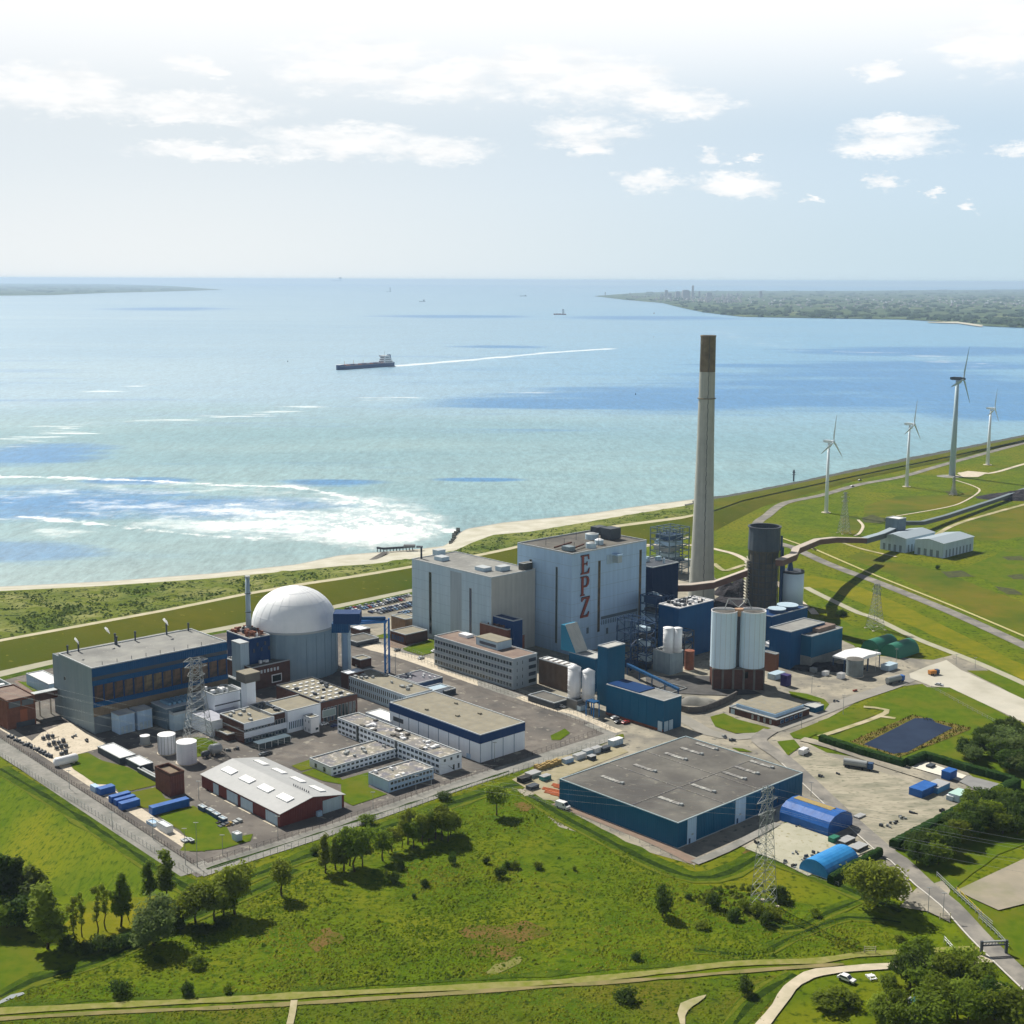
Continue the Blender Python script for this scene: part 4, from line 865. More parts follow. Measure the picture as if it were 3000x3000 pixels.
# thin meridian seams on the dome
m = MB()
for k in range(24):
    a = 2 * math.pi * k / 24
    for (r1, z1), (r2, z2) in zip(pr[:-3], pr[1:]):
        m.bar(((r1 + .02) * math.cos(a), (r1 + .02) * math.sin(a), z1), ((r2 + .02) * math.cos(a), (r2 + .02) * math.sin(a), z2), .12)
m.build('seam', mat('dome_seam', (.82, .84, .86), .6), o)
for k in (5, 11, 17): MB().lathe(0, 0, [(pr[k][0] + .01, pr[k][1] - .08), (pr[k][0] + .08, pr[k][1]), (pr[k][0] + .01 - .05, pr[k][1] + .1)], 96).build('seam', mat('dome_seam', (.80, .82, .84), .6), o)
for k in range(10):
    a = rad(-120 + k * 14); MB().box(-.5, .5, -.25, .25, 0, 24).build('pilaster', CONCW, o).matrix_local = Matrix.Translation(((DR + .1) * math.cos(a), (DR + .1) * math.sin(a), 0)) @ Matrix.Rotation(a + math.pi / 2, 4, 'Z')
b = Bd('drum_annexe', 'tall grey blue annexe hugging the right flank of the reactor drum', 'building', kE(460, 560), 25, kE(495, 555), kE(345, 545), wall=PALEG, roof=ROOF)
b.panel('L', .5, b.LV - 1, 2, 22, PALEC, 'cladding_panel')
# gantry crane
cb = G(*kE(907, 1050)); hc = HT(*kE(907, 1050), kE(907, 430)[1])
o = empty('gantry_crane', cb, 'blue gantry crane with one tall leg and beams reaching to the dome', 'crane', None, 0)
end = G(*kE(350, 470), hc + 1) - cb
for dy in (-3.2, 3.2):
    MB().bar((0, dy * .4, hc - 1.5), (end.x, end.y + dy, hc), 1.0, w2=1.0).build('beam', BLUEB, o)
MB().bar((-1, 0, hc), (end.x * .75, end.y, hc + 2.8), 1.6).build('crane_runway', BLUE, o)
for dx in (-1.1, 1.1): MB().box(dx - .5, dx + .5, -.6, .6, 0, hc).build('leg', BLUEB, o)
for i in range(8): MB().bar((-1.1, 0, i * hc / 8), (1.1, 0, (i + 1) * hc / 8), .25).build('brace', BLUEB, o)
MB().box(end.x - 2, end.x + 12, end.y - 5, end.y + 5, hc + 1, hc + 6.5).build('trolley_house', BLUED, o)
MB().box(end.x - 3, end.x + 6, end.y - 4, end.y + 4, hc - 4, hc + .8).build('trolley_base', BLUE, o)
# dark roof + white canopies right of dome
b = Bd('small_canopy', 'bright white flat canopy under the gantry beams', 'canopy', kE(600, 560), 4, kE(695, 530), kE(500, 515), wall=BRICKD, roof=SKYL)
b = Bd('low_shelter', 'low dark grey shelter behind the gantry leg', 'building', kE(560, 700), 3, kE(860, 660), kE(500, 620), wall=STEELD, roof=ROOFW)
b = Bd('round_roof_shed', 'small brown shed with a pale domed roof near the drum', 'building', kE(600, 900), 5, kE(720, 870), kE(490, 870), wall=BRICKD, roof=ROOFG)

# ---- dark brick switch building before the drum
b = Bd('switch_building', 'dark brown brick building with a row of small white windows before the drum', 'building', kB(905, 1375), None, kB(1360, 1285), kB(620, 1260), nb=kB(925, 1640), wall=BRICKD, roof=ROOFW, lip=PARA)
b.wins('R', 7, b.LU * .12, b.LU * .72, b.h * .66, b.h * .80, .55, mat('pale_pane', (.55, .6, .62), .3), FRAMEW)  # row of small windows with plain pale panes
b.wins('R', 1, b.LU * .5, b.LU * .78, b.h * .15, b.h * .5, .95, GLASS, WHITE, 'loading_door', .15, .5)
units(b, 14, WHITE, 1.3, 11, .15, .9, .15, .9, .8, 2.6); units(b, 8, SKYL, .6, 12, .1, .6, .2, .9)
# ---- white tower with the grey cap
p = G(*kB(865, 1775), 9.5); p.z = 0; ht = 9.5 + HT(*kB(865, 1775), kB(845, 1440)[1], 9.5)
o = empty('lookout_tower', p, 'slender white tower topped by an overhanging grey cap', 'tower', None, GA)
MB().box(0, 5, 0, 5, 0, ht - 4.5).build('shaft', WHITEP, o); MB().box(-1.6, 6.6, -1.6, 6.6, ht - 4.5, ht - .3).build('cap', BROWN if False else ROOFW, o); MB().box(-1.7, 6.7, -1.7, 6.7, ht - .3, ht).build('cap_roof', ROOFG, o)
# ---- grey flat block and white long wall left of the tower
b = Bd('flat_block', 'dark green grey flat roofed block between tower and turbine hall', 'building', kW(985, 310), 10, kW(1000, 300), kW(805, 235), wall=mat('green_grey', (.07, .10, .09), .8), roof=ROOFG)
b.o.location = b.p
b = Bd('white_hall', 'white walled two tier hall behind the lattice pylon', 'building', kW(735, 440), 15, kW(985, 390), kW(640, 380), wall=WHITEP, roof=mat('dark_roof', (.05, .06, .065), .9, (.08, .09, .09), .3, 5))
b.panel('R', 0, b.LU, b.h * .62, b.h * .66, STEELD, 'gutter')
units(b, 7, WHITE, 1.6, 21)
b = Bd('lower_white_hall', 'lower white and grey hall with pale roof in front of the two tier hall', 'building', kW(700, 690) , 7.5, kW(1010, 580), kW(530, 600), wall=WHITEP, roof=mat('lavender_roof', (.42, .43, .48), .9, (.34, .35, .40), .3, 6), para=.3)
b = Bd('grey_filter_house', 'blue grey open roofed filter house behind the lattice pylon', 'building', kW(350, 610), 9, kW(560, 560), kW(240, 555), wall=PALEG, roof=mat('dark_roof', (.05, .06, .065)), para=1.2)
units(b, 5, STEELB, 1.8, 31)

# ---- big low complex with skylights
b = Bd('laboratory_building', 'wide low building with dozens of white skylights dotting its grey roof', 'building', kW(1740, 505), 11.5, kE(600, 1290), kW(1240, 360) , LV=None, wall=BRICKD, roof=ROOFG, lip=STEELD)
units(b, 9, STEELD, .9, 76); LAB = b; b.LVt = b.LV
sk = MB().box(0, 1.9, 0, 1.1, 0, .5).mesh('skylight', SKYL)
rr = random.Random(3)
for i in range(5):
    for j in range(7):
        x = b.LU * (.10 + .17 * i) + rr.uniform(-.4, .4); y = b.LV * (.05 + .13 * j)
        if x < b.LU - 2 and y < b.LV - 2: inst('skylight', sk, b.o, (x, y, b.h - .48))
b.wins('R', 9, 1, b.LU - 1, 1.0, b.h * .70, .72, GLASS, mat('grey_frame', (.3, .34, .34)), 'window', .15, .15)
b.wins('R', 1, b.LU * .02, b.LU * .4, b.h * .3, b.h * .62, .95, mat('pale_glass', (.22, .28, .27), .2), FRAMEW, 'window', .2, .2)
# front wing, left of it
b2 = Bd('laboratory_wing', 'white fronted wing with blue grey glazing joined to the skylit roof', 'building', kW(1425, 590), 11, kW(1740, 508), kW(1240, 500), wall=WHITEP, roof=ROOFG)
b2.wins('R', 8, b2.LU * .02, b2.LU * .45, 2.0, b2.h * .5, .6, GLASS, PALEC)
b3 = Bd('brick_wing', 'dark brick wing with two recessed windows between the white fronts', 'building', kW(1280, 620), 10.4, kW(1422, 585), kW(1010, 540), wall=BRICKD, roof=ROOFG)
b3.wins('R', 4, b3.LU * .15, b3.LU * .9, b3.h * .35, b3.h * .7, .8)
units(b3, 8, STEELD, .6, 41)
b = Bd('office_annexe', 'two storey office with brown gable and white window bands behind the tanks', 'building', kC(835, 465), None, kC(1148, 370), kC(560, 345), nb=kC(835, 695), wall=BRICKD, roof=ROOFG)
b.panel('R', 0, b.LU, b.h * .70, b.h * .97, WHITEP, 'white_band'); b.panel('R', 0, b.LU * 1.5, b.h * .27, b.h * .56, WHITEP, 'white_band')
b.panel('R', 0, b.LU, b.h * .56, b.h * .70, STEELD, 'window_band', .05); b.wins('R', 9, b.LU * .03, b.LU * .97, b.h * .575, b.h * .69, .8)
b.panel('R', 0, b.LU * 1.5, b.h * .02, b.h * .27, mat('recess_dark', (.05, .06, .07)), 'ground_floor_recess', .05); b.wins('R', 13, b.LU * .03, b.LU * 1.45, b.h * .05, b.h * .24, .75, GLASS, PALEG)
b.panel('L', 0, b.LV, b.h * .58, b.h * .63, PARA, 'trim')
OFA = b; units(b, 6, STEEL, .8, 75)
b = Bd('white_cube', 'small white two storey cube with four dark corner windows', 'building', kC(1590, 400), None, kC(1675, 375), kC(1470, 375), nb=kC(1590, 580), wall=WHITE, roof=ROOFG)
b.wins('L', 2, b.LV * .02, b.LV * .98, b.h * .12, b.h * .3, .22); b.wins('L', 2, b.LV * .02, b.LV * .98, b.h * .62, b.h * .8, .22); b.wins('R', 1, b.LU * .5, b.LU * .95, b.h * .15, b.h * .32, .8)
b = Bd('link_block', 'pale blue link block behind the small white cube', 'building', kC(1320, 335), 9.0, kC(1500, 300), kC(1240, 300), LV=8, wall=PALEC, roof=ROOFG)
b = Bd('brown_lean_to', 'low dark brown lean-to with mossy roof below the office gable', 'building', kC(640, 585), 3.6, kC(800, 550), kC(480, 505), LU=8, wall=BRICKD, roof=ROOFG)
# bicycle shelter frame
p = G(*kC(1000, 770)); o = empty('glass_shelter', p, 'low dark glass shelter with white frame in front of the office', 'shelter', None, GA)
MB().box(0, 17, 0, 4.5, 0, 2.9).build('glass', GLASS, o)
for i in range(6): MB().bar((i * 3.4, 0, 0), (i * 3.4, 0, 3), .15).build('post', WHITE, o)
MB().box(-.2, 17.2, -.2, 4.7, 2.95, 3.1).build('roof', mat('glass_roof', (.10, .14, .17), .2), o)

# ---- long grey office with two rows of windows
b = Bd('grey_office', 'long grey office slab with two close rows of narrow windows', 'building', kE(1120, 1308), 9.5, kE(1365, 1215), kE(445, 1055), wall=PALEG, roof=ROOFG)
b.wins('L', 30, .5, b.LV - .5, b.h * .60, b.h * .86, .55); b.wins('L', 30, .5, b.LV - .5, b.h * .20, b.h * .46, .55)
b.panel('R', 0, b.LU, b.h * .62, b.h * .84, GLASS, 'window_band'); units(b, 12, STEEL, .7, 77)
b = Bd('grey_link', 'small grey stair block with white top beside the drum', 'building', kE(460, 1060), 10.5, kE(620, 1010), kE(350, 1040), wall=BRICKD, roof=WHITEP, para=.4)
b = Bd('workshop_hall', 'low flat building with mottled purple grey roof beside the inner road', 'building', kE(1245, 1165), 4.5, kE(1510, 1085), kE(1055, 1065), wall=STEELB, roof=mat('purple_roof', (.20, .19, .21), .95, (.15, .15, .17), .3, 7))
units(b, 8, WHITE, .8, 51, smin=.5, smax=1.2)
b = Bd('white_lobby', 'small white lobby block behind the blue banded hall', 'building', kE(1380, 1260), 4, kE(1530, 1170), kE(1290, 1215), wall=WHITEP, roof=PALEG)
b = Bd('dark_kiosk', 'little dark kiosk behind the blue banded hall', 'building', kE(1560, 1250), 3.0, kE(1660, 1210), kE(1520, 1200), wall=STEELD, roof=ROOFW)

# ---- white hall with the blue fascia
b = Bd('blue_banded_hall', 'white panelled hall with broad dark blue band under its flat roof', 'building', kR(1570, 590), None, kM(118, 45), kR(560, 215), nb=kR(1572, 912), wall=WHITEP, roof=ROOFG, lip=PARA, para=.4)
b.panel('R', -.2, b.LU, b.h * .68, b.h - .42, BLUED, 'fascia', .25); b.panel('L', -.25, b.LV, b.h * .68, b.h - .42, BLUED, 'fascia', .25)
for i in range(1, 9): b.panel('L', b.LV * i / 9 - .25, b.LV * i / 9 + .05, 0, b.h * .68, mat('joint_blue', (.10, .17, .27)), 'joint', .1)
for i in range(4): b.panel('R', b.LU * i / 4 + .02, b.LU * i / 4 + .25, 0, b.h * .68, mat('joint_blue', (.10, .17, .27)), 'joint', .1)
b.wins('L', 1, b.LV * .84, b.LV * .96, b.h * .36, b.h * .52, .98, STEELD, STEELD, 'louvre_window')
b.door('L', b.LV * .1, b.LV * .14, 2.4, PALEC)
units(b, 4, ROOFG, .5, 61)

# ---- white E-shaped office
def bands(b, face, L, rows, n, fill=.78, wall=None):
    for (z0, z1) in rows: b.wins(face, n, .6, L - .4, b.h * z0, b.h * z1, fill)
b = Bd('canteen_office', 'long white three storey office wing with mottled flat roof', 'building', kR(1120, 850), None, kR(1357, 775), kE(310, 1560), nb=kR(1122, 1048), wall=WHITEP, roof=ROOFM)
bands(b, 'L', b.LV, ((.70, .88), (.38, .56), (.08, .24)), 26); b.wins('R', 3, .6, b.LU - .4, b.h * .68, b.h * .86, .35); b.wins('R', 2, b.LU * .5, b.LU - .4, b.h * .1, b.h * .4, .4)
for t in (.40, .78): b.panel('L', b.LV * t, b.LV * t + 1.6, .1, b.h * .95, GLASS, 'stair_glazing', .2)
CAN = b; units(b, 16, WHITE, .6, 73, smin=.6, smax=2.6); units(b, 10, ROOFW, .4, 74, smin=1, smax=3)
m = MB()
for i in range(9): m.bar((4 + i * .5, -.7, b.h * .45 - i * .42), (4.5 + i * .5, -.7, b.h * .45 - (i + 1) * .42), .18)
m.build('outside_stair', STEELD, b.o)
b = Bd('east_wing', 'white two storey side wing with blank end wall nearest the fence', 'building', kR(535, 1110), None, kR(1060, 960), kR(310, 1010), nb=kR(535, 1252), wall=PALEC, roof=ROOFM)
b.wins('R', 12, .8, b.LU - .5, b.h * .60, b.h * .84, .8); b.wins('R', 12, .8, b.LU - .5, b.h * .14, b.h * .38, .8); units(b, 4, WHITE, .7, 71)
b = Bd('west_wing', 'white two storey side wing reaching toward the brick workshop', 'building', kC(1815, 955), None, kR(585, 705), kC(1620, 835), nb=kC(1815, 1062), wall=WHITEP, roof=ROOFM)
b.wins('R', 15, .8, b.LU - .5, b.h * .58, b.h * .84, .7); b.wins('R', 15, .8, b.LU - .5, b.h * .10, b.h * .36, .7); b.wins('L', 2, b.LV * .1, b.LV * .9, b.h * .2, b.h * .7, .3)
units(b, 6, STEEL, .8, 72)
b = Bd('white_flat_annexe', 'bright white low annexe wedged behind the white office', 'building', kE(940, 1600), 4, kE(950, 1500), kE(670, 1490), LU=9, wall=WHITEP, roof=SKYL, para=.3)

# ---- brick workshop with gable roof
p = G(*kC(1240, 1640)); he = HT(*kC(1240, 1640), kC(1225, 1490)[1])
qa = G(*kC(340, 1045), he); qb = G(*kC(1930, 1255), he); top = Vector((p.x, p.y, he))
LV_ = (qa - top).dot(VX); LU_ = (qb - top).dot(UX); rz = 3.0
o = empty('brick_workshop', p, 'maroon workshop with shallow grey pitched roof and eight long white skylights', 'building', None, GA)
MB().prism([(0, 0), (LU_, 0), (LU_, he), (LU_ / 2, he + rz), (0, he)], 0, LV_, 'y').build('wall', MAROON, o)
for sgn, nm in ((0, 'a'), (1, 'b')):
    m = MB(); X0 = -.5 if sgn == 0 else LU_ + .5; Xm = LU_ / 2; zz = he - .5 * rz / Xm + .12
    m.v += [(X0, -.6, zz), (Xm, -.6, he + rz + .12), (Xm, LV_ + .6, he + rz + .12), (X0, LV_ + .6, zz), (X0, -.6, zz + .2), (Xm, -.6, he + rz + .32), (Xm, LV_ + .6, he + rz + .32), (X0, LV_ + .6, zz + .2)]
    for f in ((0, 1, 2, 3), (4, 5, 6, 7), (0, 1, 5, 4), (1, 2, 6, 5), (2, 3, 7, 6), (3, 0, 4, 7)): m.f.append(f); m.m.append(0)
    m.build('roof_slope', SHEET, o)
    for j in range(4):
        y = LV_ * (.08 + .235 * j); xa, xb = ((.44, .66) if sgn == 0 else (.37, .56)); xs = [X0 + (Xm - X0) * t for t in (xa, xb)]
        zs = [zz + .2 + (he + rz + .32 - zz - .2) * t for t in (xa, xb)]
        m = MB(); L = LV_ * .135
        m.v += [(xs[0], y, zs[0]), (xs[1], y, zs[1]), (xs[1], y + L, zs[1]), (xs[0], y + L, zs[0]), (xs[0], y, zs[0] + .5), (xs[1], y, zs[1] + .5), (xs[1], y + L, zs[1] + .5), (xs[0], y + L, zs[0] + .5)]
        for f in ((4, 5, 6, 7), (0, 1, 5, 4), (1, 2, 6, 5), (2, 3, 7, 6), (3, 0, 4, 7)): m.f.append(f); m.m.append(0)
        m.build('skylight', SKYL, o)
for (a, c) in ((.03, .17), (.33, .48), (.52, .66), (.77, .84)):
    MB().box(-.15, -.01, LV_ * a, LV_ * c, .1, he * .85).build('roller_door', PALEG, o)
    MB().box(-1.6, -.2, LV_ * a, LV_ * c, 0, .3).build('door_step', CONC, o)
MB().box(LU_ * .66, LU_ * .96, -.2, -.01, .1, he * 1.02).build('roller_door', PALEG, o)
MB().box(LU_ * .55, LU_ * .62, -1.5, -.1, .1, 2.2).build('cabinet', PALEC, o)
for j in range(8): MB().cyl(LU_ * .55, LV_ * .08 + j * 1.5, he + rz - .2, he + rz + .9, .18, n=8).build('roof_vent', STEELD, o)

# ---- brown tower block, tanks, sheds
b = Bd('brown_tower_block', 'windowless rust brown cube with sunken roof beside the white tanks', 'building', kD(1612, 378), None, kD(1745, 348), kD(1475, 300), nb=kD(1612, 600), wall=mat('rust_cladding', (.17, .055, .04), .8, (.13, .045, .035), .5, 5, stripes=.2, sdist=1.1, stains=.3), roof=BROWN, para=1.2, lip=BRICKD)
def tank(name, label, nb, top_y, wpx, m, cap=WHITE, group=None, ribs=0):
    p = G(*nb); h = HT(nb[0], nb[1], top_y); q = G(nb[0] + wpx / 2, nb[1]); r = abs(q.x - p.x)
    p = p + Vector((0, r * .9, 0))
    h = h * (1 + r * .0)
    o = empty(name, p, label, 'tank', group)
    MB().cyl(0, 0, 0, h, r, n=40).build('shell', m, o, False)
    MB().cyl(0, 0, h, h + r * .12, r + .1, .3, 40).build('roof', cap, o)
    MB().cyl(0, 0, 0, .4, r + .5, n=40).build('foundation', CONC, o)
    for k in range(ribs):
        a = 2 * math.pi * k / ribs; MB().box(-.08, .08, -.12, .12, 0, h).build('rib', STEEL, o).location = ((r + .05) * math.cos(a), (r + .05) * math.sin(a), 0)
    m2 = MB()
    for k in range(int(h / .8)): m2.bar((r * .7, -r * .75 - .3, k * .8), (r * .7 + .5, -r * .75 - .3, k * .8), .08)
    m2.build('ladder', STEEL, o)
    return o
tank('storage_tank', 'white ribbed storage tank left of its smooth twin', kD(1558, 205), kD(1558, 0)[1] + 8, 165 * S6, TANKW, group=None, ribs=16)
tank('storage_tank', 'smooth white storage tank beside the rust brown cube', kD(1745, 300), kD(1745, 98)[1], 190 * S6, TANKW, group=None)
tank('small_tank', 'small white topped steel tank in the shade of the turbine hall', kA(1630, 1680), kA(1630, 1580)[1], 110 * S5, STEEL)
b = boxthing('open_shed', 'white roofed dark sided open shed nearest the turbine hall', 'shed', kD(1130, 228), 3.2, kD(1260, 180), kD(925, 115), STEELD, SKYL, 'white roofed sheds by the lawn')
b = boxthing('open_shed', 'white roofed dark sided open shed nearest the rust brown cube', 'shed', kD(1320, 300), 3.2, kD(1430, 260), kD(1185, 230), STEELD, SKYL, 'white roofed sheds by the lawn')
b = boxthing('dark_fence_wall', 'low dark wall running from the white sheds to the rust brown cube', 'wall', kD(1475, 415), 2.4, None, kD(1330, 310), STEELD, ROOF, LU=2)
def htank(label, px, L, r, m, rot=0, name='horizontal_tank'):
    p = G(*px); o = empty(name, p, label, 'tank', None, GA + rad(rot))
    me = MB().lathe(0, 0, [(0.01, 0), (r * .8, .3), (r, 1.0), (r, L - 1), (r * .8, L - .3), (.01, L)], 24).build('shell', m, o, True)
    me.matrix_local = Matrix.Translation((0, 0, r + .4)) @ Matrix.Rotation(math.pi / 2, 4, 'Y')
    for t in (.2, .75): MB().box(L * t, L * t + .6, -r * .8, r * .8, 0, r).build('saddle', CONC, o)
htank('white horizontal gas tank on the pale concrete strip', kD(510, 320), 11, 1.9, WHITE)
htank('white sphere ended vessel below the lattice pylon', kC(440, 830), 6, 2.3, STEEL)
htank('small grey vessel beside the white one below the pylon', kC(350, 860), 4, 1.4, STEELD)

# ---- perimeter-side containers
def container(label, px, L, W, H, m, rot=0, group=None, tarp=False):
    p = G(*px); o = empty('container', p, label, 'container', group, GA + rad(rot))
    MB().box(0, L, 0, W, .15, H).build('body', m, o)
    mb_ = MB()
    n = int(L / .6)
    for i in range(n + 1): mb_.box(i * L / n - .05, i * L / n + .05, -.06, 0, .2, H - .1); mb_.box(i * L / n - .05, i * L / n + .05, W, W + .06, .2, H - .1)
    mb_.build('ribs', m, o)
    MB().box(-.05, L + .05, -.08, W + .08, H, H + .12).build('roof', m if not tarp else WHITE, o)
    for s in (.1, W / 2 + .05): MB().box(-.08, 0, s, s + W / 2 - .15, .3, H - .2).build('door', m, o)
    return o
container('blue container with a pale end wall at the top of the row', kD(950, 590), 6.5, 3.4, 2.9, BLUET, group='blue containers beside the patrol road')
container('pale crate like unit against the first blue container', kD(900, 565), 2.2, 4.5, 2.6, PALEC)
container('blue container in the middle of the row left half of the pair', kD(1055, 665), 8.5, 2.6, 2.9, BLUET, group='blue containers beside the patrol road')
container('blue container in the middle of the row right half of the pair', kD(1100, 690), 8.5, 2.4, 2.6, BLUET, group='blue containers beside the patrol road')
container('blue container lowest of the row before the white path', kD(1150, 730), 8.0, 3.0, 2.9, BLUET, group='blue containers beside the patrol road')
container('long dark blue container below the rust brown cube', kD(1440, 775), 16.0, 3.2, 3.2, BLUET, -3)
b = boxthing('roof_tarp_crate', 'pale blue covered trailer left of the white cabin', 'trailer', kD(1440, 850), 1.5, kD(1500, 825), kD(1375, 815), PALEC, PALEC)
b = boxthing('site_cabin', 'white site cabin on the concrete by the fence', 'cabin', kD(1570, 880), 3.0, kD(1630, 860), kD(1490, 820), WHITE, WHITE)
b = boxthing('flat_trailer', 'grey flat trailer at the end of the concrete strip', 'trailer', kD(1740, 1015), 1.0, kD(1800, 990), kD(1680, 1000), STEEL, STEEL)
b = boxthing('skip', 'black skip at the end of the concrete strip', 'skip', kD(1800, 1010), 1.4, kD(1830, 995), kD(1770, 985), STEELD, STEELD)
for i, (x, y) in enumerate(((365, 1440), (455, 1480), (520, 1520), (595, 1570))):
    boxthing('waste_skip', 'grey roofed skip %s in the row beside the workshop' % ('nearest the brown cube', 'second from the brown cube', 'third from the brown cube', 'farthest from the brown cube')[i], 'skip', kC(x, y - 25), 2.2, kC(x + 40, y - 45), kC(x - 45, y - 60), STEELB, PALEG, 'skips beside the workshop')
boxthing('white_box_unit', 'white roofed box unit on the sandy corner of the lawn', 'cabin', kC(745, 1720), 3.2, kC(800, 1695), kC(695, 1690), PALEG, WHITE)
for i, (x, y, w) in enumerate(((560, 1650, 1.5), (620, 1640, 1.2), (690, 1620, 1.8), (530, 1610, 1.0))):
    p = G(*kC(x, y)); o = empty('pallet_stack', p, 'pile of %s on the sandy lawn corner' % ('dark crates', 'timber pallets', 'grey pipes', 'black drums')[i], 'stack', None, GA)
    for j in range(3): MB().box(j * w, j * w + w * .8, 0, w * 1.5, 0, .6 + .3 * j).build('crate', (STEELD, TIMBER, STEEL, RUBBER)[i], o)

# ---- switchyard items left
for i, pts in enumerate((((600, 1310), (840, 1255)), ((680, 1400), (960, 1340)), ((790, 1450), (1000, 1400)), ((870, 1530), (1020, 1480)))):
    (xa, ya), (xb, yb) = pts; a = G(*kU(xa, ya)); q2 = G(*kU(xb, yb)); L = (q2 - a).length
    o = empty('transformer_bay', a, '%s row of dark transformer gear on the sandy switchyard' % ('back', 'second', 'third', 'front')[i], 'electrical gear', 'transformer rows', math.atan2(q2.y - a.y, q2.x - a.x))
    MB().box(0, L, 0, 2.0, 0, .5).build('plinth', CONC, o)
    nn = int(L / 2.2)
    for j in range(nn):
        MB().box(j * 2.2 + .2, j * 2.2 + 1.7, .3, 1.7, .5, 1.7 + (j % 2) * .6).build('transformer', STEELD, o)
        MB().cyl(j * 2.2 + .9, 1, 1.7, 3.2, .12, .08, 8).build('insulator', BRICKD, o)
for i in range(14):
    x = 130 + i * 45; y = 1260 + i * 22 + R.uniform(-8, 8); p = G(*kU(x, y))
    o = empty('cable_drum', p, 'dark cable cabinet, number %s from the brick block in the line along the pale path' % 'one two three four five six seven eight nine ten eleven twelve thirteen fourteen'.split()[i], 'electrical gear', 'gear lined along the pale path', R.uniform(0, 3))
    MB().box(-1, 1, -.6, .6, 0, .9 + R.random()).build('cabinet', STEELD, o); MB().cyl(.6, 0, .9, 2.1, .2, n=8).build('bushing', STEEL, o)
# ================================================================== COAL STATION
b = Bd('boiler_house_small', 'tall pale grey blue boiler block with two slit windows left of the lettered block', 'building', kF(1312, 738), 46, None, kF(415, 525), LU=34, wall=PALEG, roof=ROOF)
b.panel('R', 0, b.LU, 0, b.h - .6, CREAM, 'cream_cladding', .15)
b.wins('L', 1, b.LV * .235 - 0, b.LV * .265, 4, b.h * .80, .98, GLASS, STEEL, 'stair_window', .15, .2); b.wins('L', 1, b.LV * .74, b.LV * .775, 3, b.h * .88, .98, GLASS, STEEL, 'stair_window', .15, .2)
b.panel('L', b.LV * .36, b.LV * .5, b.h * .02, b.h * .96, mat('weathered_panel', (.34, .41, .46), .6, stripes=.3, sdist=1.2, stains=.5), 'cladding_panel', .08)
for (px, py, w, l, hh) in (kF(750, 535) + (6, 7, 2.2), kF(720, 480) + (6, 5, 3.4), kF(1220, 650) + (6, 8, 2.0), kF(1440, 650) + (7, 5, 2.5)):
    x, y = b.loc(px, py, b.h); b.roofbox(x - w / 2, y - l / 2, w, l, hh, PALEG); b.roofbox(x - w / 2 - .2, y - l / 2 - .2, w + .4, l + .4, .2, PARA, 'unit_roof', b.h - .5 + hh)
x, y = b.loc(*kF(520, 520), b.h); MB().cyl(x, min(y, b.LV - 2), b.h - .5, b.h + 7, .6, n=12).build('roof_flue', STEELD, b.o)
BH1 = b
b = Bd('boiler_house', 'tall blue grey boiler block with three red vertical letters on its right face', 'building', kG(697, 470), None, kG(1520, 312), kG(55, 345), nb=(1672, 1921), wall=PALEC, roof=ROOFW, para=.8)
EP = b; h = b.h
b.wins('L', 1, b.LV * .245, b.LV * .285, 5, h * .84, .98, GLASS, STEEL, 'stair_window', .15, .2); b.wins('L', 1, b.LV * .72, b.LV * .77, 6, h * .86, .98, GLASS, STEEL, 'stair_window', .15, .2)
b.wins('R', 1, b.LU * .34, b.LU * .375, 10, h * .88, .98, GLASSB, STEEL, 'stair_window', .15, .2); b.wins('R', 1, b.LU * .90, b.LU * .935, 8, h * .91, .98, GLASSB, STEEL, 'stair_window', .15, .2)
b.panel('R', b.LU * .39, b.LU * .89, h * .285, h * .315, mat('louvre_dark', (.12, .16, .20)), 'louvre_band'); b.wins('R', 22, b.LU * .39, b.LU * .89, h * .23, h * .28, .5, GLASS, PALEC)
for (a, z) in ((.46, .13), (.60, .13), (.20, .18)): b.panel('R', b.LU * a, b.LU * a + 1.8, h * z, h * z + 3.5, mat('louvre_dark', (.12, .16, .20)), 'louvre')
b.panel('R', b.LU * .455, b.LU * .60, h * .83, h * .92, PALEG, 'hoist_bay', .3)
MB().box(b.LU * .53, b.LU * .585, -4.5, -.3, h * .84, h * .91).build('hoist_box', mat('grey_hoist', (.36, .42, .43), .6), b.o); MB().box(b.LU * .52, b.LU * .595, -4.9, -.1, h * .91, h * .925).build('hoist_roof', PALEC, b.o)
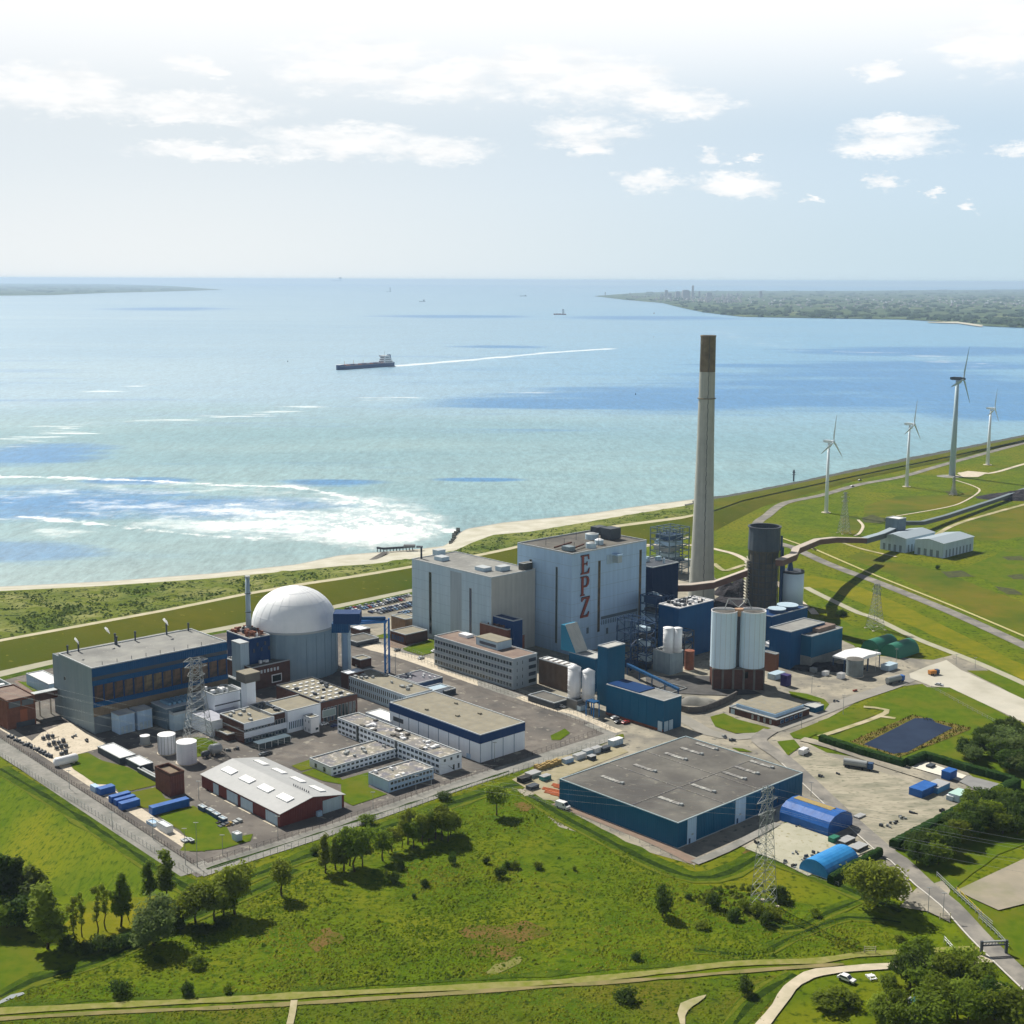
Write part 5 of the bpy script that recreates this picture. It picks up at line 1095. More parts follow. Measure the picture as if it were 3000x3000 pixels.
# letters, read downward on the right face
def letter(ch, a0, z0, w, hgt):
    P = {'E': [[(0, 1), (.92, 1), (.98, .76), (.90, .76), (.84, .95), (.36, .95), (.36, .55), (.66, .55), (.70, .63), (.75, .63), (.75, .43), (.70, .43), (.66, .51), (.36, .51), (.36, .05), (.80, .08), (.96, .28), (1.02, .26), (.94, 0), (0, 0), (0, .04), (.14, .06), (.14, .94), (0, .96)]],
         'P': [[(0, 1), (.34, 1), (.34, 0), (.46, 0), (.46, -.04), (-.02, -.04), (-.02, 0), (.12, 0), (.12, .96), (0, .96)], [(.34, 1), (.66, 1), (.90, .92), (1.0, .74), (.92, .54), (.70, .42), (.34, .42), (.34, .48), (.60, .49), (.72, .58), (.76, .74), (.70, .90), (.56, .95), (.34, .95)]],
         'Z': [[(.06, 1.0), (.98, 1.0), (.98, .94), (.30, .08), (.74, .08), (.94, .24), (1.0, .22), (.90, 0), (.0, 0), (.0, .05), (.66, .92), (.30, .92), (.10, .80), (.04, .82)]]}[ch]
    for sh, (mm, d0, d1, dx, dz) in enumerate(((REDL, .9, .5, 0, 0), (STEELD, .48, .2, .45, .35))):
        m = MB()
        for poly in P:
            pts = [(a0 + dx + (x + (.10 * z if ch == 'Z' else 0)) * w, z0 + dz + z * hgt) for (x, z) in poly]
            if sh == 1 and ch not in 'EPZ': continue
            n0 = len(m.v); k = len(pts)
            for yy in (-d0, -d1):
                for (x, z) in pts: m.v.append((x, yy, z))
            tr = tessellate_polygon([[Vector((x, z, 0)) for (x, z) in pts]])
            for t in tr:
                m.f.append(tuple(n0 + i for i in t)); m.m.append(0); m.f.append(tuple(n0 + k + i for i in reversed(t))); m.m.append(0)
            for i in range(k):
                j = (i + 1) % k; m.f.append((n0 + i, n0 + j, n0 + k + j, n0 + k + i)); m.m.append(0)
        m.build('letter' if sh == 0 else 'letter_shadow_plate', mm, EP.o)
def rz_(px, py, a):      # height on the right face at distance a along it
    q = EP.w(a, 0, 0); lo, hi = 0.0, 80.0
    for _ in range(30):
        mm = (lo + hi) / 2
        if PR((q.x, q.y, mm))[1] > py: lo = mm
        else: hi = mm
    return lo
JM = mat('joint_grey', (.27, .36, .45), .7)
for q_, fs in ((EP, 'LR'), (BH1, 'L')):
    for f_ in fs:
        for k in range(1, 8): q_.panel(f_, .1, (q_.LU if f_ == 'R' else q_.LV) - .1, q_.h * k / 8 - .08, q_.h * k / 8 + .08, JM, 'joint', .05)
LA = EP.LU * .105; LWD = EP.LU * .112
for ch, y1, y0 in (('E', 490, 700), ('P', 730, 935), ('Z', 965, 1190)):
    za = rz_(0, kG(0, y1)[1], LA + LWD / 2); zb = rz_(0, kG(0, y0)[1], LA + LWD / 2)
    letter(ch, LA, zb, LWD, za - zb)
for (px, py, r, hh, m) in (kG(905, 290) + (4.0, 3.0, STEEL), kG(985, 350) + (2.6, 2.5, WHITE), kG(895, 390) + (3.0, 2.6, STEEL)):
    x, y = b.loc(px, py, h); MB().cyl(x, y, h - .8, h + hh - .6, r, n=20).build('roof_fan', PALEG, b.o); MB().cyl(x, y, h + hh - .6, h + hh, r * .9, r * .5, 20).build('fan_cap', m, b.o)
x, y = b.loc(*kG(1110, 290), h); b.roofbox(x - 4, y - 4, 9, 8, 6.5, STEELD); x, y = b.loc(*kG(980, 225), h); b.roofbox(x - 4, y - 3, 8, 6, 4, STEELD)
x, y = b.loc(*kG(680, 420), h); b.roofbox(x - 4.5, max(.6, y - 2), 5, 6, 2.4, GREYC)
for (x, y) in ((6, 12), (12, 10), (16, 22), (30, 8), (34, 30), (9, 30)): MB().cyl(x, y, h - .8, h + 3.5, .12, n=6).build('roof_mast', STEELD, b.o)
m = MB(); m.bar((4, 18, h + .3), (18, 18, h + 1.5), .8); m.bar((8, 8, h + .4), (22, 12, h + .8), .7); m.build('roof_pipe', BRICKD, b.o)
for i in range(18):
    m = MB(); m.box(-.02, .02, 0, 0, 0, 0)
q = Bd('coal_hopper_box', 'dark hopper box hung high between the two boiler blocks', 'hopper', kG(45, 500), 46, None, kG(-20, 490), LU=7, wall=TOWERD, roof=ROOFW)
q2 = G(*kF(1600, 820), 34)
q.o.location = EP.w(-8.2, EP.LV - 14, 34); [c for c in q.o.children]
for c in q.o.children: c.scale.z = .34
# small brick houses beside the first block
b = Bd('gate_house', 'square brown brick house left of the first boiler block', 'building', kE(1110, 440), 9, kE(1205, 405), kE(970, 390), wall=mat('tan_brick', (.26, .17, .10), .9, (.2, .13, .08), .4, 5), roof=ROOFG)
b = Bd('pump_house', 'low dark brick pump house with pale flat roof before the brown house', 'building', kE(1110, 615), 6.5, kE(1360, 560), kE(955, 560), wall=BRICKD, roof=ROOFG)
b.wins('L', 6, b.LV * .1, b.LV * .9, 1.5, 4.5, .7, STEELB, STEELD)
# brick annexe between blocks
b = Bd('brick_annexe', 'rust red brick annexe with cluttered terraces between the two boiler blocks', 'building', kG(20, 1405), 15, kG(120, 1370), kF(1180, 1340), wall=BRICK, roof=ROOFB)
units(b, 16, WHITE, 1.4, 81, smin=.8, smax=2.4); units(b, 8, RUST, 1.6, 82)
b = Bd('brick_terrace', 'upper red brick terrace with pipes against the first boiler block', 'building', kF(1490, 1330), 19, kF(1600, 1310), kF(1250, 1230), wall=BRICK, roof=ROOFB); units(b, 12, BRICKD, 1.2, 83)
b = Bd('blue_duct_house', 'dark blue duct housing at the foot of the cream wall', 'building', kF(1560, 1230), 24, kF(1640, 1200), kF(1440, 1140), wall=BLUED, roof=BLUED)
# four storey office
b = Bd('station_office', 'four storey grey office block with long ribbon windows before the boiler blocks', 'building', kF(1600, 1662), None, kF(1850, 1600), kF(695, 1392), nb=(1503, 2022), wall=mat('office_render', (.36, .42, .46), .7, (.32, .38, .42), .2, 5, stains=.3), roof=ROOFB)
for k in range(4):
    z0 = b.h * (.085 + .225 * k)
    b.wins('L', 27, .8, b.LV - .5, z0, z0 + b.h * .115, .82, GLASS, PARA)
    b.panel('L', 0, b.LV, z0 + b.h * .125, z0 + b.h * .15, PARA, 'sill_band', .25)
    b.wins('R', 2, b.LU * .05, b.LU * .5, z0, z0 + b.h * .12, .16, GLASS, PARA); b.wins('R', 1, b.LU * .62, b.LU * .97, z0, z0 + b.h * .13, .9, GLASS, PARA)
SO = b; x0, y0 = b.loc(*kF(1400, 1560), b.h); x1, y1 = b.loc(*kF(1160, 1390), b.h); 
pb = empty('office_penthouse', b.w(b.LU * .35, max(y0, 4) + 1, b.h - .5), 'pale set back penthouse storey on the office roof', 'building', None, GA)
MB().box(0, b.LU * .6, 0, 17, 0, 4.2).build('wall', PALEG, pb); MB().box(-.2, b.LU * .6 + .2, -.2, 17.2, 4.2, 4.5).build('roof', ROOFG, pb); MB().box(-.12, 0, 1, 14, 1.2, 2.8).build('window_band', GLASS, pb)
x2, y2 = b.loc(*kF(1040, 1400), b.h); b.roofbox(max(2, x2 - 3), y2 - 3, 5, 7, 1.6, WHITE, 'rooflight')
# brown hall with rooflights
b = Bd('brown_hall', 'long brown clad hall with white rooflights along its edge', 'building', kH(245, 590), None, kH(330, 560), kG(300, 1655), nb=kH(245, 885), wall=BROWN, roof=ROOFB); 
for i in range(5): b.roofbox(1.2, b.LV * (.06 + .19 * i), 5, 2.0, .5, SKYL, 'rooflight', b.h - .48)
for i in range(24): b.panel('L', b.LV * i / 24, b.LV * i / 24 + .25, 0, b.h - .6, BRICKD, 'rib', .15)
b = Bd('yard_canopy', 'low grey flat canopy below the brown hall', 'building', kH(90, 1000), 3.5, kH(230, 940), kH(-110, 880), wall=STEELD, roof=ROOFW)
# two white silos
def silo(label, px, top_y, cone_y, wpx, m, group, base=None):
    p = G(*px); q = G(px[0] + wpx / 2, px[1]); r = abs(q.x - p.x); zb = base or 0.0
    if zb: p = G(px[0], px[1], zb)
    h = HT(px[0], px[1], top_y, zb); p = p + Vector((0, r * .8, 0)); p.z = zb
    o = empty('silo', p, label, 'silo', group)
    MB().cyl(0, 0, 0, h, r, n=32).build('shell', m, o, True); MB().lathe(0, 0, [(r + .15, h - .02), (r + .15, h + .15), (.4, h + max(.3, r * .55) if cone_y else h + .25), (.01, h + (r * .6 if cone_y else .26))], 32).build('roof', m, o, True)
    for k in range(6): MB().lathe(0, 0, [(r, h * (k + .5) / 6 - .1), (r + .08, h * (k + .5) / 6 - .08), (r + .08, h * (k + .5) / 6 + .08), (r, h * (k + .5) / 6 + .1)], 32).build('hoop', m, o)
    return o
base = Bd('concrete_plinth', 'concrete plinth on arches under the two cone topped silos', 'plinth', kH(350, 975), 5.2, kH(480, 940), kH(210, 945), LU=9, wall=mat('base_concrete', (.2, .19, .18), .9, (.14, .14, .13), .4, 5), roof=ROOFW)
silo('white cone topped silo left of its twin beside the petrol blue tower', kH(320, 950), kH(320, 620)[1], True, 145 * S5, WHITE, 'cone topped silos', 5.2)
silo('white cone topped silo right of its twin beside the petrol blue tower', kH(478, 985), kH(478, 665)[1], True, 145 * S5, WHITE, 'cone topped silos', 4.2)
# petrol blue tower and hall
b = Bd('transfer_tower', 'petrol blue windowless tower in front of the lettered block', 'building', kH(682, 378), None, kH(885, 325), kH(575, 350), nb=kH(690, 1045), wall=TEAL, roof=CREAM, para=.4)
TT = b
b = Bd('crusher_hall', 'long petrol blue hall below the tower with white doors at its corner', 'building', kH(1320, 978), None, kH(1515, 910), kH(690, 785), nb=kH(1325, 1335), wall=TEAL, roof=ROOF, para=.3)
b.panel('L', 0, b.LV, 0, 1.3, BRICK, 'brick_plinth', .2); b.panel('L', .6, 3.2, .2, 5.0, PALEG, 'door', .3); b.panel('R', .5, 3.2, .2, 5.0, PALEG, 'door', .3); b.panel('R', 4, 6.6, .2, 5.0, PALEG, 'door', .3)
for i in range(1, 7): b.panel('L', b.LV * i / 7, b.LV * i / 7 + .18, 1.3, b.h - .4, TEAL, 'seam', .08)
CH = b
MB().box(1, b.LU - .3, b.LV * .45, b.LV, b.h - .3, b.h + .15).build('shaded_blue_roof', BLUED, b.o)  # tower's shadow put into this roof part as a dark blue colour
b = Bd('chute_house', 'petrol blue low block with grey sloping roof left of the tower', 'building', kH(555, 500), 18, kH(570, 470), kH(262, 418), LU=10, wall=TEAL, roof=CREAM)
o = empty('inclined_chute', b.w(0, b.LV * .72, b.h), 'steep petrol blue chute housing with grey top leaning up to the left', 'chute', None, GA)
m = MB(); m.prism([(0, 0), (0, .1), (8, 13.5), (11, 13.5), (11, 0)], -.5, 9); m.build('housing', mat('light_petrol', (.01, .17, .29), .5), o)
m = MB(); m.prism([(-.1, .2), (8, 13.9), (8.2, 13.9), (.3, .2)], -.3, 8.6); m.build('sloping_roof', CREAM, o)
b = Bd('pipe_portal', 'small blue portal frame beside the second white silo', 'portal', kH(540, 1000), 8, kH(610, 985), kH(500, 960), wall=None, roof=None)
for (x, y) in ((0, 0), (b.LU, 0), (0, b.LV), (b.LU, b.LV)): MB().box(x - .2, x + .2, y - .2, y + .2, 0, 8).build('leg', BLUEB, b.o)
MB().box(-.2, b.LU + .2, -.2, b.LV + .2, 7.6, 8.1).build('deck', BLUE, b.o)
# steel frames right of the lettered block
def frame(label, px, wx, wy, hh, nz, m, clad=None, name='steel_frame', bw=.5, z0=0, nx=1, ny=1):
    p = G(px[0], px[1], z0); o = empty(name, p, label, 'steel structure', None, GA)
    mb = MB()
    for i in range(nx + 1):
        for j in range(ny + 1): mb.box(wx * i / nx - bw / 2, wx * i / nx + bw / 2, wy * j / ny - bw / 2, wy * j / ny + bw / 2, 0, hh)
    mb.build('columns', m, o)
    mb = MB(); mc = MB()
    for k in range(1, nz + 1):
        z = hh * k / nz
        for j in range(ny + 1): mb.box(0, wx, wy * j / ny - bw * .4, wy * j / ny + bw * .4, z - bw * .8, z)
        for i in range(nx + 1): mb.box(wx * i / nx - bw * .4, wx * i / nx + bw * .4, 0, wy, z - bw * .8, z)
        if k % 2: mc.bar((0, 0, z - hh / nz), (wx, 0, z), bw * .5); mc.bar((0, wy, z - hh / nz), (0, 0, z), bw * .5)
        else: mc.bar((wx, 0, z - hh / nz), (0, 0, z), bw * .5); mc.bar((0, 0, z - hh / nz), (0, wy, z), bw * .5)
    mb.build('beams', m, o); mc.build('braces', m, o)
    if clad:
        for k in range(nz):
            if R.random() < .75: MB().box(wx * R.uniform(.05, .3), wx * R.uniform(.6, .95), wy * .1, wy * .9, hh * k / nz + .2, hh * (k + R.uniform(.4, .85)) / nz).build('vessel', clad[k % len(clad)], o)
    return o
frame('dark blue steel frame packed with ducts at the right flank of the lettered block', kX(330, 1860), 13, 16, 36, 6, STEELB, (PALEC, STEELD, PALEG))
o = Bd('duct_tower', 'tall dark blue duct casing with white fittings right of the lettered block', 'building', kX(400, 720), 40, kX(560, 690), kX(240, 700), LU=24, LV=20, wall=mat('navy_cladding', (.003, .018, .06), .7, spec=.05, stripes=.3, sdist=1.2), roof=STEELD)
units(o, 12, PALEG, 3, 91)
frame('lattice of grey blue steel and pipework behind the lettered block', kX(700, 900), 22, 18, 34, 8, mat('frame_greyblue', (.12, .18, .22), .6), (STEEL, PALEC, STEELB, PALEG), bw=.6, nx=3, ny=2)
frame('blue grey steel bay with ducts between tower and duct casing', kX(450, 2250), 10, 12, 30, 6, STEELB, (PALEC, STEELD, STEELB), nx=2)
b = Bd('filter_casing', 'weathered pale grey casing wedged between steel frames and dark blue hall', 'building', kI(60, 965), 27, kI(160, 945), kI(-50, 950), wall=mat('weathered_casing', (.26, .33, .36), .8, (.10, .15, .20), .25, 7, stains=.6), roof=STEELD); units(b, 9, PALEG, 2, 131)
frame('dark steel stair frame left of the vessel house', kH(1130, 640), 7, 9, 26, 6, STEELB, (STEELD, PALEG))
frame('pipe frame between vessel house and dark blue hall', kH(1560, 560), 8, 8, 18, 5, STEELD, (STEEL, STEELB))
frame('grey framed platform with stairs below the duct casing', kX(600, 1950), 9, 12, 22, 5, STEELB, (STEELB, PALEC))
frame('low blue portal frames before the lettered block', kH(950, 640), 12, 10, 28, 4, STEELB, (STEELB, STEELD), nx=2)
# hall behind the twin silos
b = Bd('filter_hall', 'big dark blue hall with bright littered roof at the chimney foot', 'building', kX(900, 1490), 30, kX(1545, 1330), kX(640, 1410), LV=15, wall=BLUE, roof=mat('littered_roof', (.58, .57, .55), .9, (.30, .28, .27), .35, 8, fleck=(.75, .74, .72), fsc=.6, flo=.5, fhi=.6), lip=WHITE)
units(b, 40, STEELD, 1.2, 101, smin=.6, smax=1.8); units(b, 18, WHITE, 1.0, 102)
# twin elevated silos on grey box
o = frame('grey concrete stand with stairs under the paired white vessels', kH(1420, 900) , 12, 10, 1, 1, STEEL)
bx = Bd('vessel_house', 'grey blue cubic house carrying two upright white vessels', 'building', kH(1395, 440), None, kH(1555, 400), kH(1195, 395), nb=kH(1400, 690), wall=mat('vessel_house_cladding', (.28, .36, .40), .6, (.22, .28, .33), .2, 6, stains=.6), roof=ROOF)
units(bx, 8, STEEL, 1.0, 111)
for i, (x, xx) in enumerate(((1388, 'left'), (1492, 'right'))):
    silo('slim white vessel on the %s of the grey blue house roof' % xx, kH(x, 435), kH(x, 165)[1], False, (115 if i == 0 else 90) * S5, WHITE, 'upright white vessels', bx.h)
tank('acid_tank', 'rust orange tank between the vessel house and the twin silos', kH(1625, 640), kH(1625, 420)[1], 110 * S5, RUST, RUST)
m = MB(); o = empty('pipe_bridge', G(*kH(920, 690), 0), 'blue pipe bridge slanting down from the tower to the yard', 'pipe bridge')
a = Vector((0, 0, 6)); e = G(*kH(1500, 850), 6) - G(*kH(920, 690), 0)
for dy, ww in ((0, 1.2), (1.6, .8), (2.8, .6)): MB().bar(a + Vector((0, dy, 0)), e + Vector((0, dy, 0)), ww).build('pipe', BLUE, o)
for t in (.0, .25, .5, .75, 1.0): MB().box(e.x * t - .2, e.x * t + .2, e.y * t, e.y * t + 3, 0, 5.6).build('trestle', STEELB, o)
# twin big silos
sb = Bd('silo_house', 'brick and concrete framed base under the two great white silos', 'building', kJ(700, 830), None, kJ(925, 800), kJ(335, 805), nb=kJ(730, 1075), LV=9, LU=23, rot=-42, wall=BRICKD, roof=ROOF)
sb.o.location = G(*kJ(330, 1050)); sb.o.rotation_euler.z = rad(-1.5)
w_ = (G(*kJ(925, 1060)) - G(*kJ(330, 1050))).length; hb = HT(*kJ(330, 1050), kJ(330, 805)[1])
for c in list(sb.o.children): bpy.data.objects.remove(c)
MB().box(.6, w_ - .6, .5, 16, 0, hb - .6).build('wall', BRICKD, sb.o); MB().box(0, w_, 0, 16.5, hb - .6, hb).build('slab', ROOFW, sb.o)
for i in range(6): MB().box(w_ * i / 5 - .5 * (i > 0) , w_ * i / 5 + .6 - .6 * (i == 5), 0, 1, 0, hb - .6).build('column', ROOFW, sb.o)
MB().box(w_ * .62, w_ * .68, .3, .5, hb * .55, hb * .85).build('window', GLASS, sb.o)
SR = (G(*kJ(620, 806), hb) - G(*kJ(325, 806), hb)).length / 2
hs = HT(kJ(470, 806)[0], kJ(470, 806)[1], kJ(470, 172)[1] , hb)
for i, xx in ((0, 'left'), (1, 'right')):
    p = G(*kJ((475, 800)[i], 812), hb) + Vector((0, SR * .93, 0)); p.z = hb
    o = empty('great_silo', p, 'great white cylindrical silo on the %s of the pair' % xx, 'silo', 'great white silos')
    MB().cyl(0, 0, 0, hs - .4, SR, n=56, cap=False).build('shell', SILO, o, True); MB().cyl(0, 0, hs - 1.2, hs - .9, SR - .3, n=48).build('roof', ROOFW, o)
    MB().lathe(0, 0, [(SR - .3, hs - .9), (SR - .3, hs), (SR + .05, hs), (SR + .05, hs - .5)], 56).build('rim', WHITE, o)
    for k in range(16): a = 2 * math.pi * k / 16; MB().box(-.06, .06, -.05, .05, 0, hs - .5).build('seam', PARA, o).location = ((SR + .02) * math.cos(a), (SR + .02) * math.sin(a), 0)
p = G(*kJ(640, 812), hb) + Vector((0, SR * .9, 0)); o = empty('silo_ladder_shaft', (p.x, p.y, hb), 'dark ladder shaft with orange head between the great silos', 'shaft')
MB().box(-.9, .9, -.9, .9, 0, hs - 3).build('shaft', STEELD, o); MB().cyl(0, 0, hs - 3, hs + 1, 1.5, 2.4, 12).build('head', mat('rusty_cream', (.55, .40, .28), .8, (.4, .2, .1), .8, 5), o)
m = MB()
for s in (-1, 1): m.bar((s * 7, 3, hs), (s * 5, 4, hs + 5), .35); m.bar((s * 5, 4, hs + 5), (0, 2, hs + 1), .35)
m.bar((-5, 4, hs + 5), (5, 4, hs + 5), .35); m.bar((-12, 0, hs + .4), (12, 0, hs + .4), .6); m.build('head_frame', STEEL, o)
# chimney
cp = G(2054, 1762); hch = HT(2054, 1762, 982)
o = empty('chimney', cp, 'very tall tapering concrete chimney with sooty brown top', 'chimney')
def crad(z): t = z / hch; return 8.6 - 4.1 * min(1, t * 1.15) + .3 * (t > .9) if t < .55 else 8.6 - 4.1 * min(1, t * 1.15) + .0
def cr2(z):
    t = z / hch
    w = [(0, 9.0), (.18, 7.4), (.4, 6.35), (.6, 5.6), (.8, 5.15), (1, 4.85)]
    return ipl(w, t)
prof = [(cr2(hch * i / 30), hch * i / 30) for i in range(31)]
MB().lathe(0, 0, [p for p in prof if p[1] <= hch * .87], 64).build('shaft', CHIM, o, True)
zt = [p for p in prof if p[1] <= hch * .87][-1][1]
MB().lathe(0, 0, [(cr2(zt), zt), (cr2(zt) + .02, zt + .05), (cr2(hch) + .02, hch - 1.2), (cr2(hch) + .25, hch - 1), (cr2(hch) + .25, hch), (3.9, hch), (3.9, hch - 4), (.01, hch - 4)], 64).build('top_band', CHIMT, o, True)
for z in (hch * .77,): MB().lathe(0, 0, [(cr2(z), z - .5), (cr2(z) + .8, z - .4), (cr2(z) + .8, z), (cr2(z), z + .1)], 40).build('gallery', CHIMT, o)
m = MB()
for k in range(60): m.bar((.3 * (k % 2), -cr2(hch * k / 60) - .2, hch * k / 60), (.3 * (k % 2), -cr2(hch * (k + 1) / 60) - .2, hch * (k + 1) / 60), .25)
m.build('ladder', STEELD, o)
o = empty('ash_funnel_box', G(*kX(1070, 700)), 'small pale box hut left of the chimney foot', 'hut', None, GA); MB().box(0, 4, 0, 5, 0, 4.5).build('wall', CREAM, o); MB().box(-.2, 4.2, -.2, 5.2, 4.5, 4.8).build('roof', PARA, o)
# dark tower
tp = G(*kI(1310, 1085)) ; tp = tp + Vector((0, 8, 0)); tr_ = (G(*kI(1480, 1085)) - G(*kI(1155, 1085))).length / 2; hd = HT(*kI(1310, 1085), kI(1310, 195)[1])
o = empty('absorber_tower', tp, 'dark weathered round tower wrapped in panels with a wider crown', 'tower')
MB().cyl(0, 0, 0, hd * .66, tr_ * .96, n=14, a0=.2).build('lower_shaft', TOWERD, o); MB().cyl(0, 0, hd * .66, hd * .72, tr_ * .96, tr_ * 1.12, 14, a0=.2).build('flare', TOWERD, o)
MB().cyl(0, 0, hd * .72, hd, tr_ * 1.12, tr_ * 1.08, 14, a0=.2, cap=False).build('crown', mat('crown_cladding', (.05, .075, .10), .7, (.07, .09, .11), .15, 6, stripes=.3, sdist=1.3, stains=.5), o)
MB().cyl(0, 0, hd * .93, hd * .94, tr_ * 1.05, n=14, a0=.2).build('crown_floor', BRICKD, o)
MB().lathe(0, 0, [(tr_ * 1.1, hd), (tr_ * 1.16, hd + .1), (tr_ * 1.16, hd + .8), (tr_ * 1.02, hd + .8), (tr_ * 1.02, hd)], 28).build('rim', STEELD, o)
for k in range(7): MB().lathe(0, 0, [(tr_ * .96, hd * (.08 + .08 * k)), (tr_ * 1.03, hd * (.08 + .08 * k) + .1), (tr_ * 1.03, hd * (.08 + .08 * k) + .5), (tr_ * .96, hd * (.08 + .08 * k) + .6)], 28).build('gallery', STEELD, o)
for k in range(14):
    a = .2 + 2 * math.pi * k / 14; MB().box(-.25, .25, -.25, .25, 0, hd * .98).build('rib', STEELD, o).location = (tr_ * 1.04 * math.cos(a), tr_ * 1.04 * math.sin(a), 0)
m = MB()
for k in range(16):
    z = hd * .62 * k / 16; s = 1 if k % 2 else -1
    m.bar((-tr_ * 1.12, -2.5 * s, z), (-tr_ * 1.12, 2.5 * s, z + hd * .62 / 16), .5); m.box(-tr_ * 1.3, -tr_ * 1.0, -3, 3, z, z + .25)
m.build('outside_stair', mat('cream_steel', (.42, .40, .32), .7), o)
m = MB()
for k in range(3): m.cyl(tr_ * (1.15 + .14 * k), -3 + k * 1.5, 0, hd * (.9 - .15 * k), .7, n=8)
m.build('riser_pipe', STEELB, o)
# white silo behind
p = G(*kI(1645, 1075)); rr_ = (G(*kI(1770, 1075)) - G(*kI(1525, 1075))).length / 2; hq = HT(*kI(1645, 1075), kI(1645, 705)[1])
o = empty('lime_silo', p + Vector((0, rr_ * .9, 0)), 'single pale silo with dark crown works right of the dark tower', 'silo')
MB().cyl(0, 0, 0, hq, rr_, n=40).build('shell', SILO, o, True); MB().cyl(0, 0, hq, hq + 1.3, rr_ * 1.03, n=40).build('rim', STEELD, o); MB().cyl(-2, 0, hq + 1.3, hq + 7, 2.2, 1.2, 10).build('head_works', STEELB, o)
# blue buildings on the right
b = Bd('absorber_house', 'large dark blue building with round roof tanks behind the silos', 'building', kJ(1010, 215), 20, kJ(1430, 110), kJ(860, 150), wall=BLUE, roof=BLUED)
for (x, y, r) in ((.35, .4, 5), (.7, .5, 6)): MB().cyl(b.LU * x, b.LV * y, b.h - .5, b.h + 1.6, r, n=28).build('roof_tank', STEELB, b.o); MB().cyl(b.LU * x, b.LV * y, b.h + 1.6, b.h + 1.9, r + .3, n=28).build('tank_rim', PALEG, b.o)
b = Bd('gypsum_hall', 'petrol blue hall on a grey concrete storey right of the silos', 'building', kJ(1440, 440), None, kJ(1800, 335), kJ(1270, 400), nb=kJ(1445, 810), wall=TEAL, roof=ROOF, lip=PARA)
b.panel('L', -.1, b.LV, 0, b.h * .36, mat('base_grey', (.24, .25, .24), .9, (.19, .2, .2), .3, 5), 'concrete_storey', .25); b.panel('R', -.25, b.LU, 0, b.h * .33, mat('base_grey', (.24, .25, .24)), 'concrete_storey', .25)
b.roofbox(b.LU * .35, b.LV * .25, b.LU * .55, b.LV * .6, 2.2, ROOFB)
b = Bd('blue_screen_wall', 'long dark blue raised block behind the petrol blue hall', 'building', kJ(1275, 400), 21.5, kJ(1640, 285), kJ(1260, 262), LV=14, wall=BLUE, roof=ROOF, lip=PARA); b.o.location = b.o.location + b.vx * 3
b = Bd('conveyor_house', 'narrow dark blue block with pale cluttered roof beside the silos', 'building', kJ(1130, 600), None, kJ(1250, 545), kJ(940, 500), nb=kJ(1150, 800), wall=BLUE, roof=ROOFW); units(b, 9, WHITE, .8, 121)
b = Bd('brick_stair_tower', 'square orange brown brick block tucked behind the right silo', 'building', kJ(1040, 640), None, kJ(1075, 625), kJ(940, 600), nb=kJ(1045, 860), wall=mat('umber_brick', (.17, .08, .05), .9), roof=ROOFG)
# low service building with set back roof
b = Bd('service_pavilion', 'low dark brick pavilion with broad flat grey roof beside the oval lawn', 'building', kJ(1045, 1385), None, kJ(1420, 1250), kJ(505, 1240), nb=kJ(1060, 1465), wall=BRICKD, roof=ROOF, para=.4, lip=PARA)
b.door('L', b.LV * .88, b.LV * .96, b.h * .75, PALEG); b.wins('L', 4, b.LV * .06, b.LV * .56, .5, b.h * .75, .28, mat('pale_glass', (.22, .28, .27)), WHITE); b.wins('R', 5, b.LU * .1, b.LU * .8, .8, b.h * .7, .7, STEELB, PALEC)
x, y = b.LU * .10, b.LV * .10
MB().box(x, b.LU * .97, y, b.LV * .92, b.h - .4, b.h + 1.3).build('upper_roof_wall', PALEC, b.o); MB().box(x + .4, b.LU * .965, y + .4, b.LV * .91, b.h + 1.31, b.h + 1.5).build('upper_roof', ROOFG, b.o)
b = Bd('teal_lorry_shed', 'small teal shed with cream roof at the right end of the pavilion', 'shed', kJ(1500, 1250), 3.0, kJ(1600, 1215), kJ(1410, 1200), wall=TEAL, roof=CREAM, para=.2)
# canopy with round tank
b = Bd('weighbridge_canopy', 'bright white flat canopy on posts beside the coal yard', 'canopy', kK(345, 605), 8, kK(530, 515), kK(60, 570), LV=15, wall=None, roof=None)
MB().box(0, b.LU, 0, b.LV, 7.4, 8).build('roof', SKYL, b.o)
for i in range(6): MB().prism([(0, 8.0), (b.LU, 8.0), (b.LU, 8.3), (b.LU / 2, 9.2), (0, 8.3)], b.LV * i / 6 + .1, b.LV * (i + 1) / 6 - .1, 'y').build('roof_sheet', WHITE, b.o)
for x in (.5, b.LU / 2, b.LU - .5):
    for y in (.5, b.LV / 2, b.LV - .5): MB().box(x - .2, x + .2, y - .2, y + .2, 0, 7.4).build('post', STEELB, b.o)
o = tank('ash_tank', 'grey round tank standing under the white canopy', kK(350, 760), kK(350, 600)[1], 160 * S6, mat('tank_grey', (.22, .26, .27), .7, (.18, .2, .2), .3, 5, stains=.5), ROOFW)
